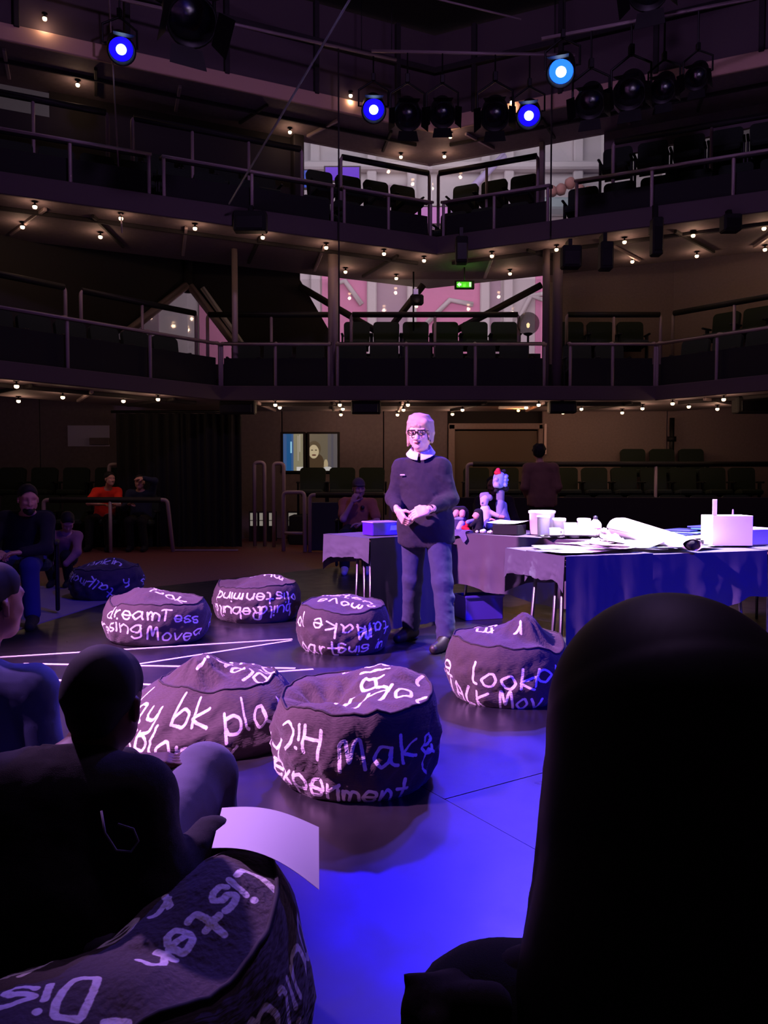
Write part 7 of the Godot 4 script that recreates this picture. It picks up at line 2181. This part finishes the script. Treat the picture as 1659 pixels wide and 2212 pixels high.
func presenter(skin: Material):
	var J := {"hip": Vector3(0.3, 0.87, -5.8), "chest": Vector3(0.28, 1.17, -5.82), "neck": Vector3(0.27, 1.37, -5.83), "head": Vector3(0.262, 1.53, -5.79), "face": Vector3(-0.3, -0.12, 1),
		"l": limb(Vector3(0.128, 1.268, -5.86), Vector3(0.07, 1.06, -5.84), Vector3(0.1, 0.975, -5.64), Vector3(0.21, 0.47, -5.88), Vector3(0.2, 0.085, -6.0), Vector3(0.1, 0.032, -5.86), Vector3(0.35, -0.55, 0.45), Vector3(0.6, 0.3, -0.5), Vector3(0.5, 0.6, 0.5), 0.75),
		"r": limb(Vector3(0.412, 1.275, -5.78), Vector3(0.475, 1.06, -5.74), Vector3(0.31, 0.99, -5.57), Vector3(0.415, 0.47, -5.68), Vector3(0.44, 0.085, -5.63), Vector3(0.345, 0.032, -5.48), Vector3(-1, -0.28, 0.1), Vector3(-0.1, -0.6, -0.8), Vector3(-0.2, 0.7, 0.5), 0.45)}
	var fair := mat(Color(0.9, 0.73, 0.67), 0.55, 0.0, "fair")
	var w := figure("woman presenting on stage in a dark navy sweater, white collar and blue jeans, hands clasped", J, {"skin": fair, "top": fabric(Color(0.12, 0.1, 0.16), 12.0, 0.4), "top_name": "sweater", "trousers": fabric(Color(0.2, 0.205, 0.33), 14.0, 0.5),
		"hair": mat(Color(0.66, 0.58, 0.5), 0.7), "style": "bob", "cell": 0.011, "cloth_cell": 0.009, "head": 1.04, "head_cell": 0.0035, "hand_cell": 0.004, "hem": 0.11, "ease": 0.016, "trouser": 0.012, "creases": true, "sleeve": 0.88, "folds": 0.008, "shoes": mat(Color(0.13, 0.09, 0.1), 0.5)})
	var base := Vector3(J.hip.x, 0, J.hip.z)
	# white shirt collar
	var nk: Vector3 = J.neck - base
	var fl := Vector3(-0.2, 0, 1).normalized()
	var sl := Vector3(fl.z, 0, -fl.x)
	var sc := begin(true)
	for lay in 2:
		sheet(sc, 40, 8, func(u, v):
			var a := lerpf(0.1, TAU - 0.1, u)          # from the front slit round the nape
			var fr := pow(cos(a * 0.5), 2.0)              # 1 in front, 0 at the nape
			var fr2 := pow(absf(cos(a * 0.5)), 10.0)
			var y0 := lerpf(0.062, -0.012, fr)
			var r0 := lerpf(0.058, 0.062, fr)
			# a short stand, then the turned-down leaf
			var lf := clampf((v - 0.25) / 0.75, 0.0, 1.0)
			var rr := r0 + 0.012 * sin(minf(v / 0.25, 1.0) * PI * 0.5) + lf * lerpf(0.026, 0.016, fr) + lf * fr2 * 0.006
			var y := y0 + 0.022 * sin(minf(v / 0.25, 1.0) * PI * 0.5) - lf * lerpf(0.046, 0.03, fr) - lf * fr2 * 0.024
			var side_x := sin(a) * rr * (1.0 + 0.25 * lf * fr)
			return nk + sl * side_x + fl * (cos(a) * rr * 0.95 + 0.012 + 0.012 * lf * fr) + Vector3.UP * (y + 0.012 - 0.004 * lay))
	put("collar", sc, mat(Color(0.85, 0.84, 0.86), 0.8), w.get_node("sweater"))
	# glasses with dark frames
	var f: Vector3 = (J.face as Vector3).normalized()
	var r: Vector3 = -f.cross(Vector3.UP).normalized()
	var u := r.cross(f).normalized()
	if u.y < 0: u = -u
	var P := func(x, y, z): return J.head - base + (r * x + u * y + f * z) * 1.04
	var st := begin(true)
	for s in [-1.0, 1.0]:
		var pts := []
		for i in 17:
			var a := TAU * i / 16.0
			pts.append(P.call(s * 0.034 + signf(cos(a)) * pow(absf(cos(a)), 0.6) * 0.026, 0.01 + signf(sin(a)) * pow(absf(sin(a)), 0.6) * 0.017, 0.112 - absf(cos(a)) * 0.004))
		tube(st, pts, 0.0032, 6, false)
		tube(st, [P.call(s * 0.06, 0.02, 0.106), P.call(s * 0.082, 0.018, 0.05), P.call(s * 0.084, 0.012, 0.0)], 0.0028, 6)
		tube(st, [P.call(s * 0.034 - 0.026, 0.026, 0.113), P.call(s * 0.034 + 0.026, 0.026, 0.113)], 0.0048, 6)
	tube(st, [P.call(-0.01, 0.014, 0.114), P.call(0.0, 0.018, 0.117), P.call(0.01, 0.014, 0.114)], 0.003, 6)
	put("glasses", st, mat(Color(0.04, 0.03, 0.04), 0.4), w)
	for s in [-1.0, 1.0]:
		st = begin(true)
		lathe(st, [Vector2(0, -0.011), Vector2(0.008, -0.008), Vector2(0.011, 0), Vector2(0.008, 0.008), Vector2(0, 0.011)], 14, Transform3D(Basis(r, f, u), P.call(s * 0.032, 0.008, 0.083)))
		put("eye", st, mat(Color(0.3, 0.26, 0.28), 0.3), w)
	st = begin(true)
	tube(st, [P.call(-0.022, -0.0605, 0.094), P.call(0, -0.062, 0.1), P.call(0.022, -0.0605, 0.094)], [0.003, 0.0085, 0.003], 8)
	put("mouth", st, mat(Color(0.35, 0.14, 0.15), 0.6), w)
	# name badge, watch
	st = begin()
	box(st, Vector3(0.132, 1.23, -5.772) - base + Vector3(0, 0, 0.02), Vector3(0.036, 0.011, 0.006), Basis(Vector3.UP, -0.35), 0.002)
	put("name_badge", st, mat(Color(0.75, 0.7, 0.8), 0.5), w.get_node("sweater"))
	st = begin(true)
	var wp: Vector3 = J.r.wr - base
	var fd: Vector3 = (J.r.wr - J.r.el).normalized()
	var e1 := fd.cross(Vector3.UP).normalized()
	var e2 := fd.cross(e1)
	var ring_ := []
	for i in 17: ring_.append(wp - fd * 0.012 + (e1 * cos(TAU * i / 16.0) + e2 * sin(TAU * i / 16.0)) * 0.032)
	tube(st, ring_, 0.006, 6, false)
	put("watch_strap", st, mat(Color(0.12, 0.08, 0.14), 0.5), w)
